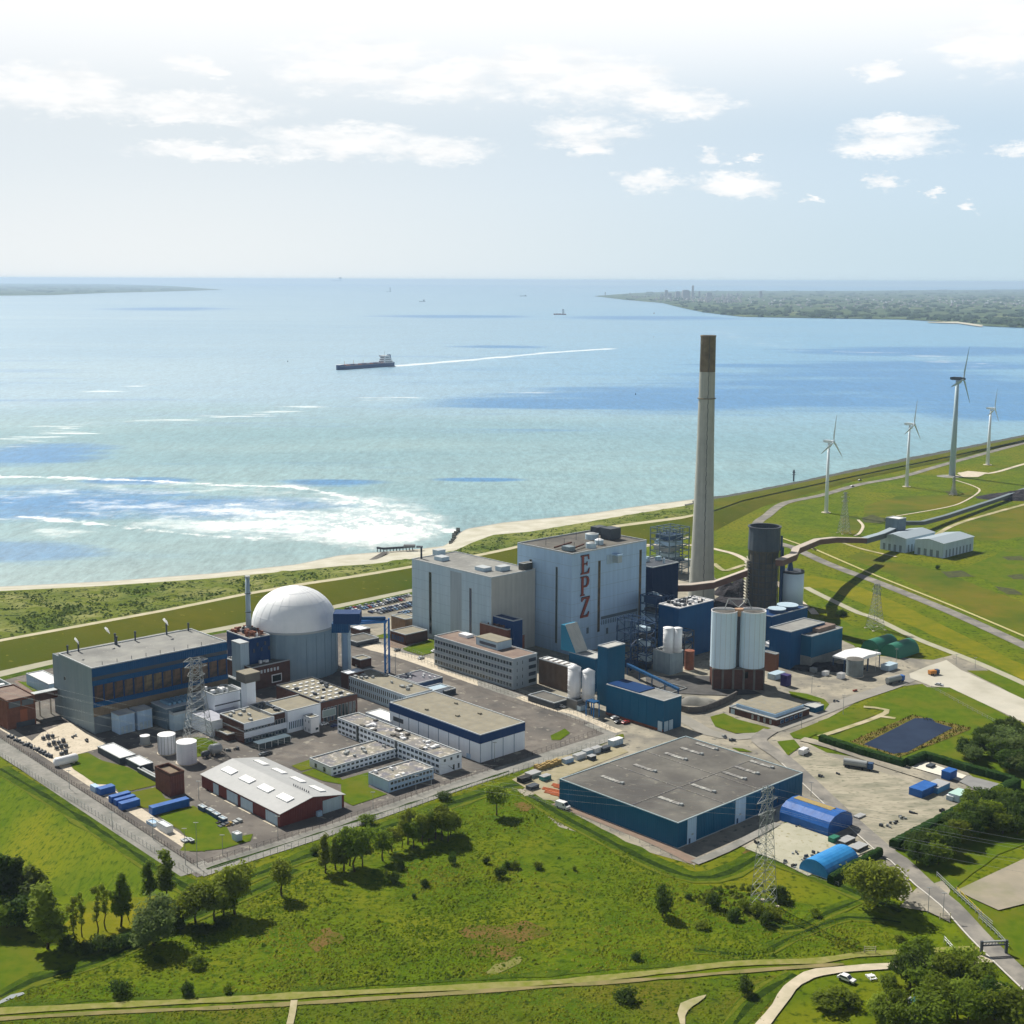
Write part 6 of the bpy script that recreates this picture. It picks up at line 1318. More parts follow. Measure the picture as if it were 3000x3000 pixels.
# arched green tents
def arch(name, label, cat, corner, LU, LV, hh, m, axis, group=None, rot=0.0, wallh=0.0, band=None, n=14, endm=None):
    p = G(*corner); o = empty(name, p, label, cat, group, GA + rad(rot))
    W = LV if axis == 'x' else LU
    prof = [(0, 0)] + [(W / 2 - W / 2 * math.cos(math.pi * i / n), wallh + (hh - wallh) * math.sin(math.pi * i / n)) for i in range(n + 1)] + [(W, 0)]
    L = LU if axis == 'x' else LV
    MB().prism(prof, 0, L, 'x' if axis == 'x' else 'y').build('end_walls', endm or m, o)
    k = 5
    for q in range(k):
        pr2 = [((t - W / 2) * 1.012 + W / 2, z * 1.015 + .02) for (t, z) in prof[1:-1]]
        mb = MB(); a, c = L * q / k + .04, L * (q + 1) / k - .04
        for (t1, z1), (t2, z2) in zip(pr2, pr2[1:]):
            if axis == 'x': mb.face([(a, t1, z1), (c, t1, z1), (c, t2, z2), (a, t2, z2)])
            else: mb.face([(t1, a, z1), (t2, a, z2), (t2, c, z2), (t1, c, z1)])
        mb.build('roof_sheet', m, o)
    return o, prof
gu = (G(*kK(990, 530)) - G(*kK(757, 583))).dot(UX)
arch('arched_tent', 'green arched tent nearer of the pair by the grass', 'tent', kK(757, 583), gu, 12.5, 7.2, GREENT, 'x', 'green arched tents')
q = G(*kK(757, 583)) + VX * 12.9
o, _ = arch('arched_tent', 'green arched tent farther of the pair by the grass', 'tent', kK(757, 583), gu * .98, 12.5, 7.2, GREENT, 'x', 'green arched tents'); o.location = q
# blue tents
lu = (G(*kN(1615, 1110)) - G(*kN(1370, 1135))).length * .80; lv = (G(*kN(1150, 925)) - G(*kN(1370, 1135))).length
o, prof = arch('storage_tent', 'large blue storage tent with ochre strip along its roof', 'tent', kN(1370, 1135), 16.5, lv, 7.6, BLUET, 'y', None, 0, 3.4, n=6)
MB().box(16.5 * .44, 16.5 * .66, lv * .18, lv * .95, 7.35, 7.75).build('ochre_strip', YELL, o)
lu = (G(*kN(1605, 1365)) - G(*kN(1375, 1545))).length
arch('storage_tent', 'bright light blue arched tent against the hedge', 'tent', kN(1375, 1545), lu * .96, 12.5, 5.6, LBLUET, 'x', None, 0, .6)
# big warehouse
b = Bd('warehouse', 'huge petrol blue warehouse with flat grey roof and rows of skylight strips', 'building', (1984.5, 2410.6), None, (2345.4, 2260.9), (1636.7, 2281.7), nb=(1984.5, 2486.7), wall=TEAL, roof=ROOFW, para=.3, lip=mat('roof_edge', (.30, .38, .40), .6))
WHS = b
b.panel('L', -.1, b.LV, 0, .35, PARA, 'kerb', .2); b.panel('R', -.2, b.LU, 0, .35, PARA, 'kerb', .2)
for (a, c) in ((.165, .30), ):
    pass
for (xa, xb) in ((45, 140), (492, 585)):
    pa = G(*kN(xa, 1200)); 
    def along(px, py):
        q = G(px, py, b.h) - b.p; return q.dot(b.ux)
    A = along(*kN(xa, 965 if xa == 45 else 780)); C = along(*kN(xb, 935 if xa == 45 else 740))
    b.panel('R', A, C, .1, b.h - .35, PALEC, 'door', .25)
    b.panel('R', A + .8, A + 1.8, .2, 2.3, STEELB, 'wicket_door', .3); b.panel('R', A + 2.4, A + 3.6, 3.2, 3.9, mat('sign_grey', (.3, .36, .4)), 'sign', .3)
for i in range(1, 12): b.panel('L', b.LV * i / 12, b.LV * i / 12 + .12, .4, b.h - .4, TEAL, 'seam', .06)
for i in range(1, 15): b.panel('R', b.LU * i / 15, b.LU * i / 15 + .12, .4, b.h - .4, TEAL, 'seam', .06)
strips = [(kM(940, 590), kM(840, 560), kM(1040, 630)), (kM(1250, 480), 0, 0), (kM(1540, 370), 0, 0), (kM(1690, 320), 0, 0), (kM(1830, 275), 0, 0), (kM(1490, 790), 0, 0), (kM(1800, 670), 0, 0), (kN(480, 550), 0, 0), (kN(600, 500), 0, 0), (kN(740, 445), 0, 0)]
for s in strips:
    x, y = b.loc(*s[0], b.h)
    for k in range(6): b.roofbox(x - 1.0, y - 5 + 1.8 * k, 2.0, 1.6, .35, SKYLD, 'skylight', b.h - .28)
    b.roofbox(x - .7, y - 6.4, 1.4, 1.2, .8, STEEL, 'smoke_vent', b.h - .28)
for t in (.36, .64): MB().box(b.LU * t, b.LU * t + .3, .5, b.LV - .5, b.h - .28, b.h - .08).build('roof_seam', ROOFM, b.o)
MB().box(.5, b.LU - .5, b.LV * .38, b.LV * .38 + .25, b.h - .28, b.h - .1).build('roof_seam', ROOFM, b.o)
# sheds far right (grey blue) and transfer tower
def gable(name, label, nt, nb, rt, lt, wall, roofm, rz, doors=True, group=None):
    b = Bd(name, label, 'building', nt, None, rt, lt, nb=nb, wall=None, roof=None, group=group)
    MB().prism([(0, 0), (b.LV, 0), (b.LV, b.h), (b.LV / 2, b.h + rz), (0, b.h)], 0, b.LU, 'x').build('wall', wall, b.o)
    for s in (0, 1):
        Y0 = -.6 if s == 0 else b.LV + .6; m = MB()
        m.v += [(-.6, Y0, b.h + .1), (b.LU + .6, Y0, b.h + .1), (b.LU + .6, b.LV / 2, b.h + rz + .15), (-.6, b.LV / 2, b.h + rz + .15)]
        m.v += [(x, y, z + .25) for (x, y, z) in m.v]
        for f in ((0, 1, 2, 3), (4, 5, 6, 7), (0, 1, 5, 4), (1, 2, 6, 5), (2, 3, 7, 6), (3, 0, 4, 7)): m.f.append(f); m.m.append(0)
        m.build('roof_slope', roofm, b.o)
    b.wins('L', 4, b.LV * .08, b.LV * .95, .1, b.h * .5, .5, mat('shed_door', (.16, .21, .24), .7), PALEG, 'door'); b.wins('R', 8, b.LU * .05, b.LU * .95, .1, b.h * .55, .45, mat('shed_door', (.16, .21, .24), .7), PALEG, 'door')
    return b
gable('storage_shed', 'grey blue pitched shed left of its twin in the far field', kL(970, 1048), kL(970, 1160), kL(1185, 990), kL(765, 1018), PALEG, CONVGT, 2.2, group='grey blue sheds in the field')
gable('storage_shed', 'grey blue pitched shed right of its twin in the far field', kL(1275, 1088), kL(1275, 1203), kL(1480, 1022), kL(1062, 1050), PALEG, CONVGT, 2.2, group='grey blue sheds in the field')
b = Bd('conveyor_transfer_tower', 'small grey blue tower with white roof where the conveyors meet', 'building', kL(920, 885), 22, kL(965, 872), kL(860, 872), LU=11, LV=12, wall=mat('slate_cladding', (.13, .19, .24)), roof=SKYL)
CT = b
# conveyors
def conveyor(label, pts, w, hh, m, mt, sup=None, name='conveyor'):
    P = [G(x, y, z) for (x, y, z) in pts]; o = empty(name, (P[0].x, P[0].y, 0), label, 'conveyor'); base = Vector((P[0].x, P[0].y, 0))
    for a, c in zip(P, P[1:]):
        d = (c - a); L = d.length; d.normalize(); s = Vector((d.y, -d.x, 0)).normalized()
        for (nm, z0, z1, ww, mm) in (('gallery', -hh, 0, w, m), ('gallery_roof', 0.02, .35, w * 1.08, mt)):
            m_ = MB(); m_.v = [tuple(q + s * k * ww / 2 + Vector((0, 0, zz)) - base) for q in (a - d * .3, c + d * .3) for (k, zz) in ((-1, z0), (1, z0), (1, z1), (-1, z1))]
            for f in ((0, 1, 2, 3), (7, 6, 5, 4), (0, 4, 5, 1), (1, 5, 6, 2), (2, 6, 7, 3), (3, 7, 4, 0)): m_.f.append(f); m_.m.append(0)
            m_.build(nm, mm, o)
        nsup = int(L / 60)
        for i in range(nsup):
            q = a.lerp(c, (i + .5) / nsup) - base
            if q.z - hh > 3:
                m_ = MB()
                for k in (-1, 1): m_.bar(q + s * k * w * .7 * 1.3 - Vector((0, 0, q.z)), q + s * k * w * .4 - Vector((0, 0, hh)), .5)
                m_.bar(q + s * w * .8 - Vector((0, 0, q.z * .6)), q - s * w * .8 - Vector((0, 0, q.z * .6)), .35); m_.build('trestle', STEELD, o)
    return o
conveyor('brown covered conveyor climbing from the chimney foot to the dark tower', [kX(560, 1060) + (24,), kX(1100, 1050) + (24,), kI(740, 790) + (25,), kI(1115, 655) + (33,)], 4.5, 3.8, CONVB, CONVT)
conveyor('long brown covered conveyor rising from the dark tower to the knee in the field', [kI(1480, 545) + (40,), kI(1640, 480) + (38,), kL(90, 1120) + (34,), kL(260, 1050) + (30,), kL(400, 1035) + (26,), kL(640, 1040) + (18,)], 4.5, 3.6, CONVB, CONVT)
conveyor('short grey conveyor from the knee to the small transfer tower', [kL(640, 1040) + (16,), kL(780, 1000) + (14,), kL(870, 960) + (14,)], 5, 4, CONVG, CONVGT)
conveyor('long dark conveyor running on past the sheds to the coal heap', [kL(960, 905) + (12,), kL(1110, 905) + (8,), kL(1300, 855) + (6,), kL(1740, 710) + (5,), kL(1932, 640) + (5,), kL(2300, 520) + (5,)], 3.4, 3.0, CONVG, mat('conveyor_dull_roof', (.16, .20, .22), .8))
0 and conveyor('dark thin conveyor dropping behind the lime silo', [kI(1700, 650) + (38,), kI(1780, 575) + (30,), kL(170, 1225) + (6,), kL(330, 1225) + (4,)], 3, 2.5, CONVG, CONVG)
m = MB()
def heap(name, label, px, rx, ry, h, m_, seed=0, kind=None, cat='heap'):
    p = G(*px); mb = MB(); nr, na = 8, 28
    for i in range(nr + 1):
        for k in range(na):
            a = 2 * math.pi * k / na; r = i / nr
            q = Vector((math.cos(a) * r * rx, math.sin(a) * r * ry, 0)); z = h * (1 - r) ** .8 * (1 + .5 * noise.noise(q * .15 + Vector((seed, 0, 0)))) if i < nr else 0
            q *= 1 + .12 * noise.noise(Vector((k * .7, seed, 0))); mb.v.append((q.x, q.y, max(0, z)))
    for i in range(nr):
        for k in range(na): j = (k + 1) % na; mb.f.append((i * na + k, i * na + j, (i + 1) * na + j, (i + 1) * na + k)); mb.m.append(0)
    o = mb.build(name, m_); o.location = (p.x, p.y, .1); tag(o, label, cat, kind=kind); return o
heap('coal_heap', 'black coal heap at the right edge beside the dark conveyor', kL(2040, 715), 62, 22, 9, COAL, 1)
heap('coal_heap', 'dark coal heap between the dark tower and the chimney', kI(1010, 930), 17, 12, 13, COAL, 2)
heap('coal_heap', 'low coal heap under the white canopy', kK(60, 670), 22, 8, 3.5, COAL, 3)
heap('gravel_heap', 'grey rubble heap behind the curved wall', kJ(130, 1190), 13, 6, 3.2, GRAVEL, 4)
# curved retaining wall
W_ = [kJ(-20, 1290), kJ(60, 1310), kJ(200, 1305), kJ(350, 1255), kJ(480, 1200), kJ(610, 1130)]
P = spline([G(*p) for p in W_], 3.0); o = empty('retaining_wall', P[0], 'curved dark retaining wall in front of the twin silos', 'wall'); mb = MB(); mt = MB()
for a, c in zip(P, P[1:]):
    a = a - P[0]; c = c - P[0]; d = (c - a).normalized(); s = Vector((d.y, -d.x, 0)) * .4
    n0 = len(mb.v); mb.v += [tuple(q + k * s + Vector((0, 0, z))) for q in (a, c) for (k, z) in ((-1, 0), (1, 0), (1, 3.2), (-1, 3.2))]
    for f in ((0, 1, 2, 3), (7, 6, 5, 4), (0, 4, 5, 1), (1, 5, 6, 2), (2, 6, 7, 3), (3, 7, 4, 0)): mb.f.append(tuple(n0 + i for i in f)); mb.m.append(0)
mb.build('wall', mat('wall_dark', (.10, .095, .09), .9, (.15, .14, .13), .5, 5), o)
HAZE_D = 0.00004
# ================================================================== TREES, SHRUBS, HEDGES
def leaf_cloud(lobes, n, ls, seed, hollow=.5):
    r = random.Random(seed); v = []; f = []
    tot = sum(l[3] * l[3] * l[5] for l in lobes)
    for (cx, cy, cz, rx, ry, rz) in lobes:
        k = max(8, int(n * rx * rx * rz / tot))
        for _ in range(k):
            u = r.uniform(-1, 1); a = r.uniform(0, 2 * math.pi); s = math.sqrt(1 - u * u)
            d = Vector((s * math.cos(a), s * math.sin(a), u)); rr = (r.uniform(hollow ** 3, 1)) ** (1 / 3)
            rr *= 1 + .55 * noise.noise(d * 2.6 + Vector((cx, cy, cz)))
            p = Vector((cx + d.x * rx * rr, cy + d.y * ry * rr, cz + d.z * rz * rr))
            nn = (d + Vector((r.uniform(-.8, .8), r.uniform(-.8, .8), r.uniform(-.5, .9)))).normalized()
            t = nn.orthogonal().normalized(); b = nn.cross(t); q = r.uniform(0, 6.28)
            t, b = t * math.cos(q) + b * math.sin(q), b * math.cos(q) - t * math.sin(q)
            L = ls * r.uniform(.6, 1.35); n0 = len(v)
            v += [tuple(p - t * L), tuple(p + b * L * .45), tuple(p + t * L), tuple(p - b * L * .45)]
            f.append((n0, n0 + 1, n0 + 2, n0 + 3))
    return v, f
def trunk_mesh(h, r0, seed, limbs=6, spread=.3, start=.35):
    r = random.Random(seed); mb = MB(); pts = [Vector((0, 0, 0))]
    for i in range(1, 6): pts.append(Vector((r.uniform(-.03, .03) * h, r.uniform(-.03, .03) * h, h * i / 5)))
    for i in range(5): mb.bar(pts[i], pts[i + 1], r0 * 2 * (1 - i / 6.0), 0, r0 * 2 * (1 - (i + 1) / 6.0))
    for i in range(limbs):
        t = start + (1 - start) * i / limbs; z = h * t; a = r.uniform(0, 6.28); L = h * spread * (1.2 - t)
        mb.bar((0, 0, z), (math.cos(a) * L, math.sin(a) * L, z + L * .8), r0 * .7, 0, r0 * .2)
    return mb.mesh('trunk', BARK)
def crown_lobes(kind, r):
    """lobes in a unit tree of height 1"""
    if kind == 'broad': return [(r.uniform(-.18, .18), r.uniform(-.18, .18), r.uniform(.42, .80), r.uniform(.13, .21), r.uniform(.13, .21), r.uniform(.11, .17)) for _ in range(11)] + [(0, 0, .6, .22, .22, .25)]
    if kind == 'tall': return [(r.uniform(-.07, .07), r.uniform(-.07, .07), .30 + .62 * i / 9, r.uniform(.08, .14) * (1.15 - .5 * i / 9), r.uniform(.08, .14) * (1.15 - .5 * i / 9), .10) for i in range(10)]
    if kind == 'sapling': return [(r.uniform(-.05, .05), r.uniform(-.05, .05), .38 + .55 * i / 7, r.uniform(.04, .09), r.uniform(.04, .09), .07) for i in range(8)]
    if kind == 'willow': return [(r.uniform(-.25, .25), r.uniform(-.25, .25), r.uniform(.25, .78), r.uniform(.14, .22), r.uniform(.14, .22), r.uniform(.13, .2)) for _ in range(15)] + [(0, 0, .5, .3, .3, .3)]
    if kind == 'bush': return [(r.uniform(-.3, .3), r.uniform(-.3, .3), r.uniform(.25, .6), r.uniform(.25, .4), r.uniform(.25, .4), r.uniform(.22, .35)) for _ in range(7)]
    if kind == 'round': return [(r.uniform(-.2, .2), r.uniform(-.2, .2), r.uniform(.3, .75), r.uniform(.15, .23), r.uniform(.15, .23), r.uniform(.12, .2)) for _ in range(12)] + [(0, 0, .45, .28, .28, .3)]
PROTO = {}
ORD = ('first second third fourth fifth sixth seventh eighth ninth tenth eleventh twelfth thirteenth fourteenth fifteenth sixteenth seventeenth eighteenth nineteenth twentieth '.split() + ['twenty' + '-' + w for w in 'first second third fourth fifth sixth seventh eighth ninth'.split()] + ['thirtieth'] + ['thirty-' + w for w in 'first second third fourth fifth sixth seventh eighth ninth'.split()] + ['fortieth'] + ['forty-' + w for w in 'first second third fourth fifth sixth seventh eighth ninth'.split()] + ['fiftieth'])
NL = {'broad': 2800, 'tall': 2700, 'sapling': 800, 'willow': 5600, 'bush': 1000, 'round': 2800}
def proto(kind, lm, variant):
    key = (kind, lm.name, variant)
    if key not in PROTO:
        r = random.Random(hash((kind, variant)) % 1000 if False else (len(kind) * 37 + variant * 11))
        ref = {'broad': 13, 'tall': 16, 'sapling': 14, 'willow': 15, 'bush': 4, 'round': 11}[kind]
        v, f = leaf_cloud(crown_lobes(kind, r), NL[kind], {'bush': .30, 'sapling': .36}.get(kind, .46) / ref, variant + len(kind))
        me = bpy.data.meshes.new('crown'); me.from_pydata(v, [], f); me.materials.append(lm); me.update()
        tm = trunk_mesh(.8 if kind != 'bush' else .3, .018 if kind != 'sapling' else .011, variant, 7, .3 if kind != 'sapling' else .15)
        PROTO[key] = (me, tm)
    return PROTO[key]
NT_ = [0]
def tree(kind, px, H, lm, label, group=None, wide=1.0, name=None):
    NT_[0] += 1; me, tm = proto(kind, lm, NT_[0] % 3)
    p = G(*px); o = empty(name or ('shrub' if kind == 'bush' else 'tree'), p, label, 'shrub' if kind == 'bush' else 'tree', group, R.uniform(0, 6.28))
    if kind != 'bush': H *= 1.14; wide *= 1.05
    inst('crown', me, o, sc=(H * wide * R.uniform(.85, 1.2), H * wide * R.uniform(.85, 1.2), H))
    inst('trunk', tm, o, sc=(H, H, H))
    return o
# row of young poplars
G1 = 'young trees along the mown field'
for (x, y, h, w, lb) in ((420, 515, 14, 1, 'thin young tree leftmost of the bare stemmed row'), (465, 475, 13.5, .9, 'thin young tree second of the bare stemmed row'), (553, 470, 15, 1, 'tall thin young tree with high crown in the middle of the row'),
                      (597, 430, 14, .9, 'thin young tree right behind the tall thin one'), (730, 382, 12, .9, 'thin young tree half hidden behind the dense poplar')):
    tree('sapling', kP(x, y), h, LEAFL, lb, G1, w)
tree('tall', kP(685, 415), 16.5, LEAF, 'dense dark oval poplar among the thin saplings', None, 1.1)
for i, (x, y, h, kd, lm, w, lb) in enumerate([
    (20, 350, 20, 'tall', LEAFD, 1.3, 'dark tall tree at the left edge of the picture'), (75, 330, 17, 'tall', LEAFD, 1.3, 'dark tree second from the left edge'), (140, 345, 15, 'round', LEAFD, 1.2, 'dark round tree third from the left edge'),
    (215, 345, 15, 'tall', LEAF, 1.3, 'dark tree just behind the big pale tree at left'), (270, 540, 19, 'tall', LEAFL, 1.6, 'big pale green leaning tree at the left end of the stream'), (40, 420, 12, 'round', LEAF, 1.4, 'low wide tree at the left edge below the dark ones'),
    (120, 420, 12, 'round', LEAFD, 1.3, 'low dark tree between the left edge and the big pale tree'), (200, 440, 11, 'round', LEAFD, 1.2, 'low dark tree in the shade left of the big pale tree'),
    (850, 275, 13, 'tall', LEAF, 1.3, 'tree left of the pair under the fence corner'), (945, 265, 15, 'tall', LEAF, 1.4, 'tree right of the pair under the fence corner'),
    (870, 520, 16, 'willow', LEAFB, .95, 'broad blue green willow beside the stream'), (1110, 410, 15, 'broad', LEAF, 1.2, 'spreading tree first right of the blue green willow'), (1215, 385, 13, 'broad', LEAFL, 1.2, 'spreading tree in the middle of the stream clump'),
    (1330, 345, 17, 'broad', LEAFL, .95, 'tall pale tree at the right end of the stream clump'), (1265, 350, 11, 'round', LEAF, 1.1, 'low tree filling the stream clump'), (1595, 245, 13, 'broad', LEAFL, 1.0, 'lone pale tree with round shadow in the meadow'),
    (1040, 400, 10, 'round', LEAFL, 1.0, 'low pale tree left in the stream clump')]):
    tree(kd, kP(x, y), h, lm, lb, None, w)
# trees in the middle along the ditch
for i, (x, y, h, kd, lm, w, lb) in enumerate([
    (172, 670, 13, 'tall', LEAFL, .9, 'slim pale tree leftmost in the ditch side row'), (345, 650, 14, 'tall', LEAF, 1.0, 'slim tree second in the ditch side row'), (447, 655, 16.5, 'broad', LEAF, 1.0, 'large dark tree third in the ditch side row'),
    (712, 555, 12, 'broad', LEAF, .95, 'rounded tree by itself in the ditch side row'), (765, 485, 9, 'sapling', LEAFL, 1.2, 'small thin tree behind the rounded one in the row'), (893, 432, 12, 'sapling', LEAFL, 1.3, 'slim pale tree in the middle of the ditch side row'),
    (1003, 435, 11, 'broad', LEAF, .95, 'dark tree right of the middle in the ditch side row'), (1145, 385, 11, 'tall', LEAF, 1.2, 'narrow tree before the widest tree of the row'), (1270, 355, 13, 'broad', LEAF, 1.2, 'widest dark tree at the right end of the ditch side row'),
    (1060, 300, 8, 'round', LEAFL, 1.2, 'low pale tree near the fence above the row'), (1350, 310, 9, 'round', LEAF, 1.1, 'low tree tucked right of the widest tree'), (940, 240, 7, 'round', LEAFL, 1.2, 'small pale tree close to the fence road')]):
    tree(kd, kQ(x, y), h, lm, lb, None, w)
for i, (x, y, h, kd, lm, w, lb) in enumerate([
    (270, 640, 11, 'tall', LEAFL, 1.1, 'pale tree filling the gap after the leftmost slim tree of the row'), (400, 600, 12, 'broad', LEAFL, .9, 'pale tree just behind the large dark one'), (520, 610, 11, 'broad', LEAF, .9, 'low leaning tree right of the large dark tree'),
    (800, 470, 10, 'broad', LEAFL, .9, 'pale tree between the rounded one and the slim middle one'), (950, 400, 12, 'tall', LEAFL, 1.1, 'pale tree right behind the slim middle one'), (1090, 400, 12, 'broad', LEAFL, .95, 'pale tree left of the narrow one in the row'),
    (1210, 350, 12, 'broad', LEAF, .9, 'tree overlapping the widest tree from the left'), (1330, 370, 12, 'broad', LEAFL, .9, 'pale tree overlapping the widest tree from the right'), (1150, 290, 8, 'round', LEAFL, 1.3, 'pale low tree by the fence behind the narrow one'),
    (80, 480, 3.5, 'round', LEAF, 1.5, 'low shrub like tree on the ditch below the fence')]):
    tree(kd, kQ(x, y), h, lm, lb, None, w)
tree('broad', kQ(1787, 125), 12.5, LEAFL, 'round pale tree standing alone by the storage yard corner')
# shrubs on the meadow
SH = [(kP(480, 570), 5, 1.6, 'dark low bush in the shaded stream bank, leftmost'), (kP(560, 555), 5, 1.6, 'dark low bush in the shaded stream bank, second from the left'), (kP(640, 535), 5, 1.6, 'dark low bush in the shaded stream bank, third from the left'), (kP(720, 520), 5, 1.6, 'dark low bush in the shaded stream bank, fourth from the left'), (kP(980, 430), 4.5, 1.6, 'dark low bush behind the blue green willow'), (kP(1160, 450), 4, 1.7, 'dark low bush under the stream clump, left one'), (kP(1260, 430), 4, 1.7, 'dark low bush under the stream clump, right one'), (kP(390, 560), 5, 1.6, 'dark low bush at the foot of the big pale leaning tree'), (kP(690, 795), 5.5, 1.1, 'largest round dark shrub by the track, left one'), (kP(1060, 800), 5.0, 1.0, 'dark round shrub by the track, second from the left'), (kP(1290, 788), 2.6, 1.0, 'small round shrub by the track'),
      (kP(905, 625), 3.5, 1.1, 'dark shrub below the blue green willow'), (kP(1120, 640), 4.5, 1.4, 'wide shrub between stream and track'), (kQ(830, 760), 4, 1.2, 'round dark shrub right of the pale thorn bush'), (kQ(880, 640), 3.2, 1.3, 'flat dark shrub below the tree row'),
      (kQ(1110, 795), 3.6, 1.0, 'small conical dark shrub in the open meadow'), (kQ(1370, 580), 4.2, .9, 'upright dark shrub below the widest tree'), (kQ(1685, 580), 3.2, 1.0, 'little dark shrub beside the brown patch'),
      (kQ(1890, 625), 3.4, 1.2, 'dark shrub at the right of the brown patch'), (kQ(1820, 715), 4.0, 1.1, 'round dark shrub below the brown patch'), (kQ(1005, 900), 2.0, 1.0, 'tiny dark shrub in the open meadow'), (kQ(745, 700), 3.4, .6, 'pale thorn bush in the open meadow'),
      (kM(1420, 1880), 10.5, .62, 'tall dark cone shaped shrub in the right meadow'), (kM(250, 1430), 3.4, 1.0, 'round shrub under the warehouse ditch'), (kM(30, 1430), 3.4, 1.2, 'wide shrub under the warehouse ditch at left'), (kM(590, 1450), 1.8, 1.0, 'tiny shrub in the grass below the warehouse'),
      (kM(1660, 1720), 2.6, 1.0, 'small shrub right of the tall dark one'), (kN(920, 1730), 6.5, 1.1, 'dark shrub at the foot of the big lattice pylon'), (kN(300, 1800), 5, 1.1, 'dark shrub left of the lattice pylon foot'), (kN(600, 1830), 5, 1.0, 'rounded shrub in the thicket, left of the pylon foot'),
      (kN(700, 1870), 5.5, 1.2, 'rounded shrub in the thicket below the pylon'), (kN(850, 1900), 4.5, 1.2, 'pale shrub in the thicket below the pylon'), (kN(480, 1920), 4.5, 1.2, 'dark shrub at the lower left of the thicket'), (kN(1250, 1880), 4, 1.0, 'pale shrub right of the thicket'),
      (kN(260, 1730), 3.5, 1.1, 'small shrub at the upper left of the thicket'), (kN(360, 1660), 2.4, 1.0, 'tiny shrub in the grass below the yard fence'), (kT(940, 410), 5.0, 1.5, 'round dark shrub below the track in the middle'), (kT(1550, 370), 5.2, 1.1, 'round dark shrub left of the sandy fork'),
      (kT(985, 195), 3.0, 1.2, 'small dark shrub above the track'), (kT(1330, 35), 3.6, 1.6, 'pale shrub in the meadow above the track'), (kT(1660, 20), 4.5, 1.4, 'dark shrub at the upper right meadow corner'),
      (kL(1230, 1290), 4, 1.0, 'dark shrub in the far field below the sheds'), (kL(455, 1665), 5, 1.3, 'dark shrub beside the grass bank near the blue halls'), (kR(300, 1590), 3.5, 2.0, 'flat shrub on the ditch by the fence road'), (kR(1150, 1310), 3.5, 2.2, 'dark shrub on the ditch below the side wing'),
      (kO(230, 1775), 4.0, 2.4, 'broad shrub mass left of the bottom right trees'), (kO(100, 1790), 5, 2.2, 'broad shrub mass at the bottom right corner of the track'), (kO(560, 1640), 4, 1.8, 'shrub between white car and tree group'),
      (kO(650, 1270), 3, 1.4, 'low shrub in the grass above the track'), (kK(190, 180), 4, 1.1, 'dark bush on the bank above the petrol hall')]
for (px, h, w, lb) in SH: tree('bush', px, h * 1.15, LEAFD if 'dark' in lb else (LEAFL if 'pale' in lb else LEAF), lb, None, w * .8)
# trees on the right
tree('willow', kO(450, 985), 17.5, LEAFL, 'huge pale willow beside the access road', None, 1.15)
RT = [(790, 640, 9), (880, 665, 8), (960, 650, 9), (760, 560, 8), (850, 560, 10), (930, 560, 9), (1050, 560, 10), (1000, 480, 9), (1120, 470, 10), (1100, 390, 9), (1200, 430, 11), (1180, 330, 10), (1290, 380, 11), (1280, 260, 10), (1380, 330, 11), (1400, 230, 10), (1500, 300, 10), (1480, 190, 9), (1590, 250, 10), (1330, 180, 9), (1220, 210, 9), (1650, 330, 9), (1600, 400, 9), (1480, 400, 9)]
RTR = {r: sorted(q[0] for q in RT if ('lower' if q[1] > 480 else ('middle' if q[1] > 320 else 'upper')) == r) for r in ('lower', 'middle', 'upper')}
for i, (x, y, h) in enumerate(RT):
    row = ('lower' if y > 480 else ('middle' if y > 320 else 'upper')); k_ = RTR[row].index(x)
    tree('round', kO(x, y), h * 1.0, (LEAFD, LEAFD, LEAF)[i % 3], 'dark tree, %s from the left in the %s thicket by the gravel lot' % (ORD[k_], row), 'trees of the %s thicket by the gravel lot' % row, 1.25)
UT = [(1380, 1510, 9), (1450, 1560, 9), (1520, 1500, 10), (1540, 1400, 9), (1640, 1480, 10), (1620, 1370, 9), (1700, 1560, 10), (1750, 1420, 11), (1720, 1300, 8), (1810, 1330, 10), (1850, 1500, 11), (1900, 1400, 10), (1800, 1640, 10), (1900, 1660, 10), (1960, 1560, 11), (1950, 1700, 9), (2020, 1450, 10)]
UTR = sorted(UT, key=lambda q: q[0])
for i, (x, y, h) in enumerate(UT):
    tree('round', kK(x, y), h, (LEAFD, LEAFB, LEAFD)[i % 3], '%s dense tree, %s from the left in the clump behind the pond' % (('dark', 'blue green', 'dark')[i % 3], ORD[UTR.index((x, y, h))]), 'trees of the clump behind the pond', 1.25)
